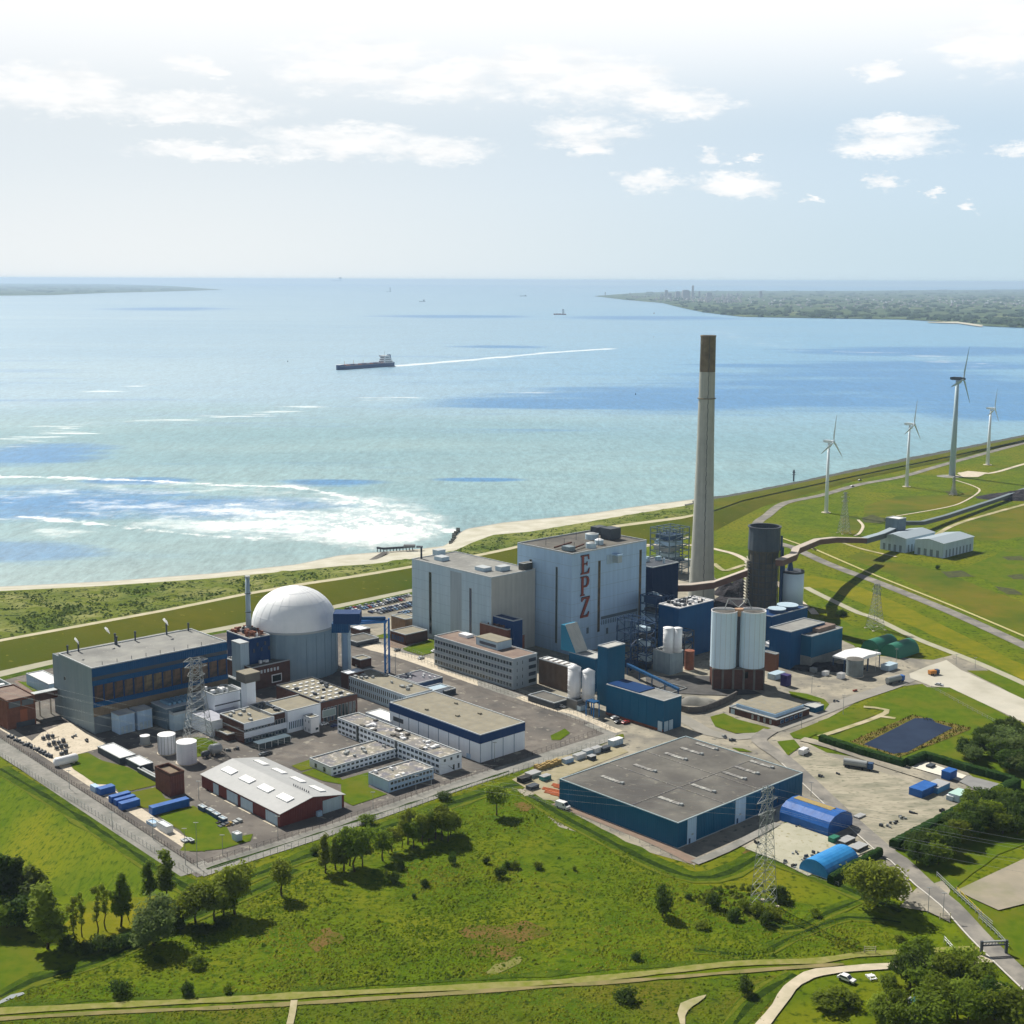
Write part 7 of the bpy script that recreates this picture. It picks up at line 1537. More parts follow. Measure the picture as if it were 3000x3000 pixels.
BT = [(785, 1500, 11, 'round', LEAF, 'lone round tree above the bottom right grove'), (740, 1640, 12, 'round', LEAFD, 'dark tree at the left front of the bottom right grove'), (840, 1690, 12, 'round', LEAF, 'tree behind the green hut'), (1040, 1690, 13, 'broad', LEAF, 'tall tree in the middle of the bottom right grove'),
      (1130, 1600, 12, 'round', LEAFL, 'pale tree at the back of the bottom right grove'), (1240, 1700, 12, 'round', LEAF, 'tree at the right back of the bottom right grove'), (960, 1880, 12, 'broad', LEAF, 'large tree in the front of the bottom right grove'), (1120, 1890, 12, 'broad', LEAFL, 'large pale tree in the front of the bottom right grove'),
      (1290, 1870, 11, 'round', LEAF, 'round tree right in the bottom right grove'), (1420, 1900, 12, 'round', LEAFD, 'dark round tree at the right front of the grove'), (1520, 1960, 12, 'round', LEAF, 'tree at the far right front of the grove'), (880, 1990, 13, 'round', LEAF, 'tree cut by the bottom edge of the picture'),
      (640, 1860, 8, 'round', LEAF, 'low tree left of the green hut'), (480, 1900, 8, 'round', LEAFL, 'low pale tree left of the grove at the bottom edge'), (560, 1990, 9, 'round', LEAF, 'low tree at the bottom edge left of the grove'), (1200, 1990, 12, 'broad', LEAF, 'tall tree at the bottom edge in the grove')]
for (x, y, h, kd, lm, lb) in BT: tree(kd, kO(x, y), h, lm, lb, None, 1.2)
# hedges
def hedge(label, pts, w, hh):
    P = dens([G(*p) for p in pts], 1.2, False); o0 = P[0]; mb = MB(); k = 8
    prof = [(-.5, 0), (-.55, .5), (-.5, .92), (-.2, 1.02), (.2, 1.02), (.5, .92), (.55, .5), (.5, 0)]
    for i, p in enumerate(P):
        d = (P[min(i + 1, len(P) - 1)] - P[max(i - 1, 0)]).normalized(); s = Vector((d.y, -d.x, 0))
        for (t, z) in prof:
            q = p + s * t * w + Vector((0, 0, z * hh)); q += noise.noise_vector(q * .7) * .45 * (1 if z > 0 else 0); mb.v.append(tuple(q - o0))
    for i in range(len(P) - 1):
        for j in range(k - 1): a = i * k + j; mb.f.append((a, a + 1, a + k + 1, a + k)); mb.m.append(0)
    mb.f.append(tuple(range(k))); mb.m.append(0); mb.f.append(tuple((len(P) - 1) * k + j for j in range(k - 1, -1, -1))); mb.m.append(0)
    o = mb.build('hedge', HEDGE); o.location = o0; tag(o, label, 'hedge')
hedge('long clipped hedge between the pond and the concrete yard', ks(kK, (15, 1360), (400, 1485), (800, 1600)), 3.4, 3.4)
hedge('clipped hedge along the white slab below the pond', ks(kK, (830, 1590), (1000, 1520), (1400, 1640), (1840, 1760)), 3.0, 3.4)
hedge('short clipped hedge stub at the corner of the white slab', ks(kK, (1650, 1890), (1860, 1790)), 4.0, 4.0)
hedge('tall clipped hedge between the concrete yard and the dark thicket', ks(kO, (600, 520), (1000, 310), (1330, 115)), 3.6, 3.6)
hedge('clipped hedge beside the light blue tent', ks(kN, (1390, 1580), (1600, 1450), (1860, 1310)), 2.4, 3.2)

# scattered grass tussocks and dune bushes (nobody could count them)
def inpoly(x, y, P):
    c = False; j = len(P) - 1
    for i in range(len(P)):
        if (P[i][1] > y) != (P[j][1] > y) and x < (P[j][0] - P[i][0]) * (y - P[i][1]) / (P[j][1] - P[i][1]) + P[i][0]: c = not c
        j = i
    return c
def tufts(name, poly, n, s0, s1, m, seed, z=0.0, zf=None, label=None, flat=.6):
    r = random.Random(seed); xs = [p[0] for p in poly]; ys = [p[1] for p in poly]; v = []; f = []
    cnt = 0
    while cnt < n:
        x = r.uniform(min(xs), max(xs)); y = r.uniform(min(ys), max(ys))
        # even spread over the ground, not over the picture: accept by ground density
        if not inpoly(x, y, poly): continue
        p = G(x, y, z)
        if noise.noise(Vector((p.x * .03, p.y * .03, seed))) < r.uniform(-.6, .5): cnt += 1; continue
        if zf: p = zf(x, y)
        s = r.uniform(s0, s1) * (.6 + .8 * abs(noise.noise(p * .08))); n0 = len(v); k = 5; a0 = r.uniform(0, 6)
        for i in range(k): a = a0 + i * 1.2566; q = s * r.uniform(.6, 1.2); v.append((p.x + math.cos(a) * q, p.y + math.sin(a) * q, p.z))
        v.append((p.x + r.uniform(-.3, .3) * s, p.y + r.uniform(-.3, .3) * s, p.z + s * flat * r.uniform(.6, 1.3)))
        for i in range(k): f.append((n0 + i, n0 + (i + 1) % k, n0 + k))
        cnt += 1
    me = bpy.data.meshes.new(name); me.from_pydata(v, [], f); me.materials.append(m); me.update()
    o = bpy.data.objects.new(name, me); col.objects.link(o); o['kind'] = 'stuff'
    if label: o['label'] = label
MEA = vs((0, 1890), (190, 1818), (350, 1765), (560, 1650), (900, 1510), (985, 1485), (1060, 1545), (1310, 1675), (1500, 1710), (1640, 1745), (1740, 1790), (1300, 1820), (600, 1868), (0, 1895))
TUF = mat('tussock', (.064, .106, .003), .95, (.12, .158, .006), .15, 7, c3=(.16, .17, .012), sc3=.02)
tufts('meadow_grass_tussocks', MEA, 26000, .45, 1.0, TUF, 5, .05, label='rough tussocky grass of the foreground meadow')
tufts('dark_meadow_herbs', MEA, 350, .6, 1.3, LEAF, 8, .05, label='dark herb clumps in the foreground meadow', flat=.9)
LOWM = vs((0, 1925), (600, 1893), (1300, 1848), (1490, 1838), (1460, 1900), (1440, 1932), (0, 1932))
tufts('lower_grass_tussocks', LOWM, 6000, .35, .8, TUF, 15, .05, label='rough grass below the track')
def dz_(x, y):
    vx, vy = x / 1.5528, y / 1.5528; a = ipl(LB, vx); c = ipl(LC, vx); t = max(0, min(1, (vy - a) / max(.5, c - a)))
    return G(x, y, 1.2 + (ZC(vx) - 1.2) * t + .7)
DUN = [V(x, ipl(LB, x) + 3) for x in range(0, 1341, 60)] + [V(x, ipl(LC, x) - 2) for x in range(1340, -1, -60)]
tufts('dune_bushes', DUN, 5000, .5, 1.7, mat('dune_bush', (.05, .085, .015), .95, (.09, .13, .025), .1, 5), 21, 3.0, dz_, 'dark sea buckthorn bushes on the dunes', .7)
THK = ks(kN, (100, 1700), (350, 1600), (700, 1560), (900, 1650), (1050, 1800), (1000, 1932), (300, 1932))
tufts('bramble_thicket', THK, 520, .5, 1.4, LEAF, 31, .05, label='bramble thicket around the pylon foot', flat=1.0)
REEDP = ks(kK, (290, 1360), (880, 1110), (1430, 1230), (1420, 1250), (760, 1510))
PONDP = ks(kK, (400, 1390), (900, 1135), (1270, 1228), (830, 1468), (700, 1480))
rr = random.Random(4); mbv = []; mbf = []
for _ in range(5000):
    x = rr.uniform(2490, 2850); y = rr.uniform(2085, 2225)
    if inpoly(x, y, REEDP) and not inpoly(x, y, PONDP):
        p = G(x, y, .25); n0 = len(mbv); a = rr.uniform(0, 3.14); w = .35; hh = rr.uniform(.4, 1.1)
        mbv += [(p.x - math.cos(a) * w, p.y - math.sin(a) * w, p.z), (p.x + math.cos(a) * w, p.y + math.sin(a) * w, p.z), (p.x + rr.uniform(-.3, .3), p.y, p.z + hh)]; mbf.append((n0, n0 + 1, n0 + 2))
me = bpy.data.meshes.new('pond_reeds'); me.from_pydata(mbv, [], mbf); me.materials.append(mat('reed', (.17, .12, .04), .9, (.10, .11, .02), .4, 5)); o = bpy.data.objects.new('pond_reeds', me); col.objects.link(o); o['kind'] = 'stuff'; o['label'] = 'brown reeds round the pond'

# ================================================================== LATTICE PYLONS
def pylon(label, px, top_y, wb, rot, group=None, bw=.14, arms=((.78, .10), (.88, .12), (.97, .075)), wt=.16, name='lattice_pylon'):
    p = G(*px); H = HT(px[0], px[1], top_y); o = empty(name, p, label, 'pylon', group, rad(rot))
    def hw(t): return wb / 2 * (1 - t) ** 1.25 + wb * wt / 2
    legs = MB(); br = MB(); n = 12
    for (sx, sy) in ((1, 1), (1, -1), (-1, 1), (-1, -1)):
        lm = MB()
        for i in range(n):
            a, c = i / n, (i + 1) / n; lm.bar((sx * hw(a), sy * hw(a), a * H), (sx * hw(c), sy * hw(c), c * H), bw * 1.3)
        lm.build('leg', STEEL, o)
    ts = [1 - (1 - i / n) ** 1.0 for i in range(n + 1)]
    for i in range(n):
        a, c = ts[i], ts[i + 1]; A, Cc = hw(a), hw(c); za, zc = a * H, c * H
        for (x1, y1, x2, y2) in ((1, 1, -1, 1), (-1, 1, -1, -1), (-1, -1, 1, -1), (1, -1, 1, 1)):
            br.bar((x1 * A, y1 * A, za), (x2 * Cc, y2 * Cc, zc), bw * .8); br.bar((x2 * A, y2 * A, za), (x1 * Cc, y1 * Cc, zc), bw * .8); br.bar((x1 * Cc, y1 * Cc, zc), (x2 * Cc, y2 * Cc, zc), bw * .7)
    br.build('lattice', STEEL, o)
    for (t, l) in arms:
        for s in (1, -1):
            am = MB(); L = l * H; w = hw(t)
            for y in (-w, w): am.bar((0, y, t * H), (s * L, 0, t * H + .3), bw); am.bar((s * w, y, t * H + 1.6), (s * L, 0, t * H + .3), bw * .8)
            for k in range(1, 5): am.bar((s * L * k / 5, w * (1 - k / 5), t * H + .1), (s * L * (k - .6) / 5, -w * (1 - k / 5), t * H + .1 + 1.4 * (1 - k / 5)), bw * .6)
            am.build('crossarm', STEEL, o)
            MB().cyl(s * L, 0, t * H - 1.6, t * H + .2, .12, n=6).build('insulator', STEELD, o)
    for (sx, sy) in ((1, 1), (1, -1), (-1, 1), (-1, -1)): MB().box(sx * hw(0) - .6, sx * hw(0) + .6, sy * hw(0) - .6, sy * hw(0) + .6, -.1, .4).build('footing', CONC, o)
    return o, H
PA, HA = pylon('tall lattice pylon in front of the huge warehouse', (2237, 2655), 2305, 4.4, 38, bw=.12, wt=.5)
PB, HB = pylon('lattice pylon between the turbine hall and the white tanks', (582, 2180), 1929, 8.5, 30, bw=.15, arms=((.80, .10), (.90, .13), (.97, .14)), wt=.42)
pylon('faint lattice pylon in the far field behind the first wind turbine', kL(475, 1000), kL(475, 670)[1], 7, 20, 'faint far pylons', .16)
pylon('faint lattice pylon beside the access road above the green tents', kL(728, 1775), kL(728, 1410)[1], 6.5, 20, 'faint far pylons', .14, wt=.3)
pylon('thin small pylon below the large wind turbine', kL(1360, 690), kL(1360, 545)[1], 4, 20, 'faint far pylons', .2)
pylon('thin mast like pylon beside the chimney foot', kI(350, 400), kI(350, 200)[1], 3.5, 20, None, .16)
# conductor wires
def wire(a, c, sag, label):
    mb = MB(); n = 24; pr = None
    for i in range(n + 1):
        t = i / n; q = a.lerp(c, t); q.z -= sag * 4 * t * (1 - t)
        if pr is not None: mb.bar(pr - a, q - a, .04)
        pr = q
    o = mb.build('power_line', STEEL); o.location = a; tag(o, label, 'wire', 'power lines off the tall pylon')
ma = Matrix.Rotation(rad(30), 4, 'Z')
for (t, l) in ((.78, .10), (.88, .12), (.97, .075)):
    for s in (1, -1):
        a = PA.location + ma @ Vector((s * l * HA, 0, t * HA)); c = a + Vector((-320, 130, 4)); wire(a, c, 9, '%s %s power line running left from the tall pylon over the warehouse' % (('lower', 'middle', 'upper')[int((t - .75) * 12)], 'far side' if s > 0 else 'near side'))
        c2 = a + Vector((210, -90, 2)); wire(a, c2, 6, '%s %s power line running right from the tall pylon out of the picture' % (('lower', 'middle', 'upper')[int((t - .75) * 12)], 'far side' if s > 0 else 'near side'))

# ================================================================== WIND TURBINES
def turbine(label, px, hub_y, rot_az, blade_L, a0, r0, m, dark=False, group=None):
    p = G(*px); H = HT(px[0], px[1], hub_y); o = empty('wind_turbine', p, label, 'wind turbine', group)
    MB().cyl(0, 0, 0, H, r0, r0 * .5, 24).build('tower', m, o, True); MB().cyl(0, 0, -.1, .5, r0 * 2.2, n=20).build('foundation', CONC, o)
    A = rad(rot_az); ax = Vector((math.sin(A), math.cos(A), 0)); s = blade_L / 22.0
    R3 = Matrix(((ax.y, ax.x, 0), (-ax.x, ax.y, 0), (0, 0, 1))).to_4x4()
    nm = STEELD if dark else m
    k = MB(); k.v = []; n0 = 0
    for (yy, w, z0, z1) in ((-4.8 * s, .7 * s, -.7 * s, .8 * s), (-3 * s, 1.0 * s, -1.0 * s, 1.1 * s), (2.2 * s, 1.0 * s, -1.0 * s, 1.1 * s), (3.4 * s, .7 * s, -.7 * s, .7 * s)):
        k.v += [(-w, yy, z0), (w, yy, z0), (w, yy, z1), (-w, yy, z1)]
    for i in range(3):
        for j in range(4): k.f.append((i * 4 + j, i * 4 + (j + 1) % 4, (i + 1) * 4 + (j + 1) % 4, (i + 1) * 4 + j)); k.m.append(0)
    k.f += [(0, 1, 2, 3), (15, 14, 13, 12)]; k.m += [0, 0]
    nac = k.build('nacelle', nm, o); nac.matrix_local = Matrix.Translation((0, 0, H + 1.2 * s)) @ R3
    hb = MB().lathe(0, 0, [(1.1 * s, 0), (1.0 * s, 1.0 * s), (.6 * s, 1.8 * s), (.01, 2.2 * s)], 16).build('hub', nm, o, True)
    hub = Vector((0, 0, H + 1.2 * s)) + ax * 3.4 * s
    hb.matrix_local = Matrix.Translation(hub) @ R3 @ Matrix.Rotation(-math.pi / 2, 4, 'X')
    bl = MB(); pr = [(0, .55, .5), (.08, .55, .5), (.2, 1.35, .35), (.5, .95, .22), (.8, .6, .14), (1, .22, .06)]
    for (t, ch, th) in pr:
        z = t * blade_L; c = ch * s * 1.35; bl.v += [(-c * .35, 0, z), (0, th * s, z), (c, 0, z), (0, -th * s, z)]
    for i in range(5):
        for j in range(4): bl.f.append((i * 4 + j, i * 4 + (j + 1) % 4, (i + 1) * 4 + (j + 1) % 4, (i + 1) * 4 + j)); bl.m.append(0)
    bl.f.append((20, 21, 22, 23)); bl.m.append(0)
    me = bl.mesh('blade', m)
    for i in range(3):
        b = inst('blade', me, o); b.matrix_local = Matrix.Translation(hub + ax * .6 * s) @ R3 @ Matrix.Rotation(rad(a0 + 120 * i), 4, 'Y')
TW = mat('turbine_white', (.70, .76, .80), .5)
turbine('white wind turbine nearest the chimney with one blade pointing left', (2420, 1502), kS(100, 1120)[1], 130, 25, -10, 1.9, TW)
turbine('white wind turbine second from the left with a blade straight up', (2656, 1426), kS(850, 955)[1], 128, 26, -12, 1.9, TW)
turbine('largest wind turbine with a dark nacelle', (2789, 1395), kS(1290, 530)[1], 128, 36, -20, 3.6, mat('turbine_grey', (.36, .47, .52), .5), True)
turbine('rightmost wind turbine by the coast road', (2893, 1362), kS(1615, 805)[1], 128, 24, -14, 2.2, TW)
heap('turbine_foundation_mound', 'low grey mound around the large wind turbine foot', kL(1330, 540), 14, 12, .8, GRAVEL, 9, cat='mound')

# ================================================================== FENCES AND LAMPS
def fence(label, pts, hh=2.6, step=3.0, m=STEEL, rails=2, name='fence', lim=280):
    P = dens([G(*p) for p in pts], step, False); o = empty(name, P[0], label, 'fence'); pm = MB().box(-.06, .06, -.06, .06, 0, hh).mesh('post', m)
    for i, p in enumerate(P[:lim]): inst('post', pm, o, tuple(p - P[0]))
    mb = MB()
    for a, c in zip(P, P[1:]):
        for k in range(rails): z = hh * (k + 1) / rails - .05; mb.bar(a - P[0] + Vector((0, 0, z)), c - P[0] + Vector((0, 0, z)), .06)
        if rails > 1: mb.bar(a - P[0], c - P[0] + Vector((0, 0, hh)), .03)
    mb.build('rails', m, o)
DARKW = mat('fence_dark', (.10, .09, .085), .8)
fence('outer perimeter fence along the field on the left', vs((0, 1428), (180, 1540), (370, 1660)), 2.6)
fence('outer perimeter fence from the corner to the storage yard', vs((370, 1660), (640, 1574), (900, 1484), (1165, 1394)), 2.6)
fence('inner brown perimeter fence along the patrol road', vs((0, 1393), (180, 1510), (372, 1637)), 2.2, 2.5, DARKW, 3)
fence('inner perimeter fence below the workshop and offices', vs((372, 1637), (640, 1552), (900, 1462), (1150, 1376)), 2.2, 3.0, DARKW)
fence('fence between the dome site and the coal station', vs((668, 1190), (830, 1252), (1060, 1338), (1160, 1380)), 2.4)
fence('second fence line between the dome site and the coal station', vs((664, 1198), (826, 1262), (1052, 1348), (1120, 1376)), 2.4, 3.2, DARKW)
fence('boundary fence between the pond lawn and the pale apron', ks(kK, (1060, 860), (1400, 1050), (1932, 1330)), 1.8, 4)
fence('field fence below the warehouse yard', ks(kM, (0, 700), (400, 860), (1300, 1230), (1720, 1440)), 1.6, 5)
fence('low fence before the sandy slab', ks(kN, (590, 1260), (880, 1370), (1180, 1510), (1470, 1600)), 1.6, 4)
def lamp(label, px, H, group='lamp posts'):
    p = G(*px); o = empty('lamp_post', p, label, 'lamp post', group)
    MB().cyl(0, 0, 0, H, .13, .07, 8).build('pole', STEEL, o); MB().box(-.9, .9, -.15, .15, H, H + .18).build('lamp_head', STEEL, o)
LP = [(kD(1750, 1240), 14, 'tall thin mast at the fence corner, left one'), (kD(1862, 1260), 17, 'tallest thin mast at the fence corner, right one'), (kD(655, 520), 8, 'lamp post on the concrete strip near the white gas tank'), (kD(1445, 1000), 9, 'lamp post on the concrete strip near the white cabin'),
      (kD(1060, 905), 7, 'lamp post beside the patrol road in the middle'), (kC(1215, 1770), 9, 'lamp post below the gable of the brick workshop'), (kC(320, 1330), 8, 'lamp post left of the brick workshop'), (kC(590, 1960), 8, 'lamp post at the patrol road bend'),
      (kE(1000, 1080), 15, 'tall lamp mast behind the grey office slab'), (kR(845, 1260), 8, 'lamp post below the side wing end wall'), (kR(1020, 1170), 7, 'lamp post below the side wing windows'), (kR(360, 1430), 7, 'lamp post between workshop and side wing'), (kR(1735, 900), 9, 'lamp post below the blue banded hall'),
      (kH(540, 1140), 9, 'lamp post before the second cone topped silo'), (kH(475, 1210), 6, 'lamp post at the inner fence below the silos'), (kJ(1345, 1480), 10, 'lamp post on the lawn by the pavilion'), (kJ(1815, 1330), 10, 'lamp post on the lawn by the pond path'), (kJ(1460, 1080), 9, 'lamp post beside the small hedge oval'),
      (kK(225, 1110), 9, 'lamp post where the pond path leaves the road'), (kK(530, 700), 12, 'lamp mast beside the white canopy'), (kK(725, 620), 8, 'lamp post below the green tents'), (kK(1290, 640), 6, 'lamp post at the gate of the pale apron'), (kK(1470, 670), 6, 'lamp post on the pale apron edge'),
      (kO(880, 1035), 9, 'lamp post at the junction below the willow'), (kO(1000, 1080), 9, 'lamp post at the junction beside the yellow one'), (kM(690, 1990 - 300), 1, ''), (kN(1210, 750), 6, 'lamp post beside the road at the warehouse corner'), (kF(225, 1800), 9, 'lamp post right of the gantry leg')]
for (px, H, lb) in LP:
    if lb: lamp(lb, px, H)
for s, (x, y) in (('left', (2325, 1410)),):
    p = G(x, y, -1.5); o = empty('channel_marker', p, 'dark channel marker pile standing in the water off the dike', 'marker')
    MB().cyl(0, 0, -3, 9, .8, n=10).build('pile', STEELD, o); MB().cyl(0, 0, 9, 12.5, 1.6, .5, 8).build('topmark', STEELD, o); MB().box(-1.6, 1.6, -1.6, 1.6, 7, 7.4).build('platform', STEELD, o)
# outfall pier
P = [G(*kF(x, y), 0) for (x, y) in ((20, 430), (90, 440), (320, 425), (420, 415))]
o = empty('outfall_pier', P[0], 'dark cooling water outfall jetty at the foaming bay', 'jetty')
for a, c in zip(P, P[1:]): MB().bar(a - P[0] + Vector((0, 0, 1.8)), c - P[0] + Vector((0, 0, 1.8)), 1.6).build('deck', STEELD, o)
for i in range(12): q = P[0].lerp(P[-1], i / 11) - P[0]; MB().cyl(q.x, q.y, -4, 1.8, .35, n=8).build('pile', STEELD, o)
q = P[2] - P[0]; MB().box(q.x, q.x + 9, q.y - 2, q.y + 3, 1.8, 3.8).build('pump_house', mat('jetty_house', (.16, .17, .18), .8), o); MB().box(q.x + 10, q.x + 15, q.y - 1.5, q.y + 2, 1.8, 2.8).build('machinery', STEELD, o)
P = spline([G(*kF(x, y), 0) for (x, y) in ((850, 350), (890, 290), (895, 250), (940, 200))], 5); o = empty('breakwater', P[0], 'dark rock and pile groyne at the right of the foaming bay', 'groyne'); 
for i, q in enumerate(P): MB().box(-1.3 - (i % 2) * .6, 1.2, -1.3, 1.2 + (i % 3) * .5, -2, .3 + (i % 3) * .5).build('rock', ROCK, o).location = q - P[0]
P = spline([G(*p, 0) for p in ks(kF, (-60, 500), (100, 470), (300, 450))], 5); road('outfall_channel_wall', ks(kF, (-130, 600), (0, 520), (120, 450)), 5, .3, ROOFW)

# ================================================================== VEHICLES
CARC = {'silver': (.42, .44, .46), 'white': (.75, .75, .75), 'dark blue': (.02, .035, .11), 'black': (.015, .015, .018), 'grey': (.15, .16, .17), 'red': (.32, .02, .02), 'light blue': (.16, .27, .42)}
CARM = {}
def car_mesh(c):
    if c in CARM: return CARM[c]
    mb = MB()
    prof = [(-2.15, .35), (-2.15, .8), (-1.95, .95), (-1.55, 1.0), (-1.05, 1.42), (.45, 1.45), (1.05, .98), (2.0, .85), (2.15, .6), (2.15, .35)]
    mb.prism([(x, z) for (x, z) in prof], -.85, .85, 'y')
    g = MB(); 
    mb.prism([(-1.45, 1.02), (-1.02, 1.36), (.40, 1.39), (.92, 1.02)], -.87, .87, 'y', 1)
    mb.face([(.50, -.72, 1.43), (.50, .72, 1.43), (1.06, .75, 1.02), (1.06, -.75, 1.02)], 1); mb.face([(-1.56, -.75, 1.04), (-1.56, .75, 1.04), (-1.10, .72, 1.41), (-1.10, -.72, 1.41)], 1)
    for x in (-1.35, 1.35):
        for y in (-.86, .86):
            n = len(mb.v)
            for yy in (y - .1, y + .1):
                for k in range(10): a = 2 * math.pi * k / 10; mb.v.append((x + .33 * math.cos(a), yy, .33 + .33 * math.sin(a)))
            for k in range(10): j = (k + 1) % 10; mb.f.append((n + k, n + j, n + 10 + j, n + 10 + k)); mb.m.append(2)
            mb.f.append(tuple(n + k for k in range(10))); mb.m.append(2); mb.f.append(tuple(n + 10 + k for k in range(10))); mb.m.append(2)
    me = mb.mesh('parked_car', [mat('car_' + c.replace(' ', '_'), CARC[c], .3, spec=.6), GLASS, RUBBER])
    CARM[c] = me; return me
def ncar(c, px=None, p=None, rz=0, label='', group=None, z=.1):
    o = bpy.data.objects.new('parked_car', car_mesh(c)); col.objects.link(o); o.location = p if p is not None else G(px[0], px[1], z); o.location.z = z + .1; o.rotation_euler = (0, 0, rz); tag(o, label, 'car', group); return o
cs = ['silver', 'white', 'dark blue', 'black', 'grey', 'light blue'] * 4 + ['silver', 'dark blue', 'grey', 'red']
park = ks(kE, (360, 340), (640, 270), (900, 200), (1180, 140), (1190, 390), (900, 385), (560, 370), (380, 365))
rc = random.Random(12); o0 = G(*kE(420, 330)); e0 = G(*kE(1185, 160)); du = (e0 - o0); Lp = du.length; du.normalize(); dv = Vector((-du.y, du.x, 0)) * -1
nc = 0
for row in range(-1, 7):
    k = 0
    while k * 2.7 < Lp + 30:
        q = o0 + du * (k * 2.7) + dv * (row * 8.2 + 3 + (row % 2) * -2.6); k += 1
        sx, sy = PR((q.x, q.y, 0))
        if not inpoly(sx, sy, park) or rc.random() < .16: continue
        c = rc.choice(cs); ncar(c, p=q, rz=math.atan2(dv.y, dv.x) + (0 if rc.random() < .7 else math.pi) + rc.uniform(-.04, .04), label='%s car, %s from the left in row %s of the car park' % (c, ORD[min(k, len(ORD) - 1)], 'one two three four five six seven eight nine'.split()[row + 1]), group='%s cars in the car park behind the dome' % c); nc += 1
print('cars', nc)
for (k_, x, y, c, rz, lb) in ((kE, 1020, 800, 'grey', .9, 'dark grey car on the road beside the gravel mound'), (kE, 1290, 890, 'silver', .9, 'silver car at the edge of the sandy strip'), (kE, 1440, 810, 'white', .9, 'white car beside the office corner'), (kH, 780, 1185, 'silver', .6, 'pale car topmost in the trio beside the petrol hall'),
                    (kH, 820, 1230, 'black', .6, 'black car in the trio beside the petrol hall'), (kH, 900, 1235, 'red', .6, 'dark red car in the trio beside the petrol hall'), (kH, 170, 1055, 'white', -.7, 'white car below the grey canopy'), (kB, 1180, 0, 'grey', 0, ''), (kC, 1740, 480, 'white', .8, 'white car in the shade beside the white cube'),
                    (kK, 1130, 835, 'silver', -.6, 'silver car by the fence of the pale apron'), (kC, 2060 - 200, 500, 'dark blue', .8, 'dark blue car in the shade behind the white cube'), (kF, 1130, 1855, 'dark blue', -.7, 'dark blue car before the office'), (kF, 1200, 1885, 'silver', -.7, 'silver car before the office'), (kF, 1060, 1835, 'black', -.7, 'black car before the office'), (kF, 1260, 1905, 'white', -.7, 'white car before the office'),
                    (kL, 605, 575, 'black', .5, 'black car on the coast road, right one'), (kL, 545, 625, 'black', .5, 'black car on the coast road, left one'), (kL, 1880, 270, 'black', .5, 'tiny dark car far along the coast road'), (kC, 1100, 810, 'black', .7, 'black car parked at the workshop road'), (kC, 1050, 825, 'grey', .7, 'grey car parked at the workshop road')):
    if lb: ncar(c, px=k_(x, y), rz=rz, label=lb)
def bigcar(label, px, rz, c, name, L, W, H, van=False):
    p = G(*px, .3); o = empty(name, p, label, 'van' if van else 'car', None, rz)
    if van: prof = [(-L / 2, .4), (-L / 2, H * .95), (-L / 2 + .2, H), (L * .22, H), (L * .36, H * .58), (L / 2, H * .48), (L / 2, .4)]
    else: prof = [(-L / 2, .4), (-L / 2, .85), (-L * .43, 1.0), (-L * .30, H), (L * .08, H), (L * .25, 1.0), (L * .47, .88), (L / 2, .6), (L / 2, .4)]
    MB().prism(prof, -W / 2, W / 2, 'y').build('body', mat('car_' + c, CARC[c], .3, spec=.6), o)
    if van:
        m = MB(); m.face([(L * .225, -W * .42, H * .985), (L * .225, W * .42, H * .985), (L * .365, W * .44, H * .60), (L * .365, -W * .44, H * .60)]); m.build('windscreen', GLASS, o)
        for s in (-1, 1): MB().box(L * .12, L * .26, s * (W / 2 + .01) - .02, s * (W / 2 + .01) + .02, H * .60, H * .85).build('side_window', GLASS, o)
    else:
        for (xa, za, xb, zb, nm) in ((L * .085, H * .99, L * .24, 1.04, 'windscreen'), (-L * .42, 1.04, -L * .31, H * .98, 'rear_window')):
            m = MB(); m.face([(xa + .02, -W * .42, za + .03), (xa + .02, W * .42, za + .03), (xb + .02, W * .44, zb + .03), (xb + .02, -W * .44, zb + .03)]); m.build(nm, GLASS, o)
        for s in (-1, 1): MB().prism([(-L * .36, 1.05), (-L * .29, H - .1), (L * .06, H - .1), (L * .19, 1.05)], s * W / 2 - .02, s * W / 2 + .02, 'y').build('side_window', GLASS, o)
    wm = MB().cyl(0, 0, -.12, .12, .36, n=16).mesh('wheel', RUBBER)
    for x in (-L * .3, L * .3):
        for y in (-W / 2, W / 2): w = inst('wheel', wm, o); w.matrix_local = Matrix.Translation((x, y, .36)) @ Matrix.Rotation(math.pi / 2, 4, 'X')
    return o
bigcar('white car with dark windows on the grass by the sandy track', kO(222, 1580), rad(-42), 'white', 'parked_car', 5.6, 2.1, 1.75)
bigcar('white delivery van at the corner of the warehouse', kM(480, 860), rad(-42), 'white', 'van', 6.2, 2.4, 2.7, True)
bigcar('white and blue van on the light concrete beside the road fork', kJ(1375, 1770), rad(50), 'white', 'van', 6.5, 2.5, 2.8, True)
o = empty('truck', G(*kK(1080, 730), .3), 'orange and dark truck turning at the pale apron gate', 'truck', None, rad(20)); MB().box(-3, 1, -1.2, 1.2, .8, 2.6).build('body', mat('truck_orange', (.45, .18, .03), .6), o); MB().box(1.1, 3, -1.2, 1.2, .7, 2.8).build('cab', STEELB, o)
wm = MB().cyl(0, 0, -.15, .15, .5, n=14).mesh('wheel', RUBBER)
for x in (-2.2, -1, 2.1):
    for y in (-1.1, 1.1): w = inst('wheel', wm, o); w.matrix_local = Matrix.Translation((x, y, .5)) @ Matrix.Rotation(math.pi / 2, 4, 'X')
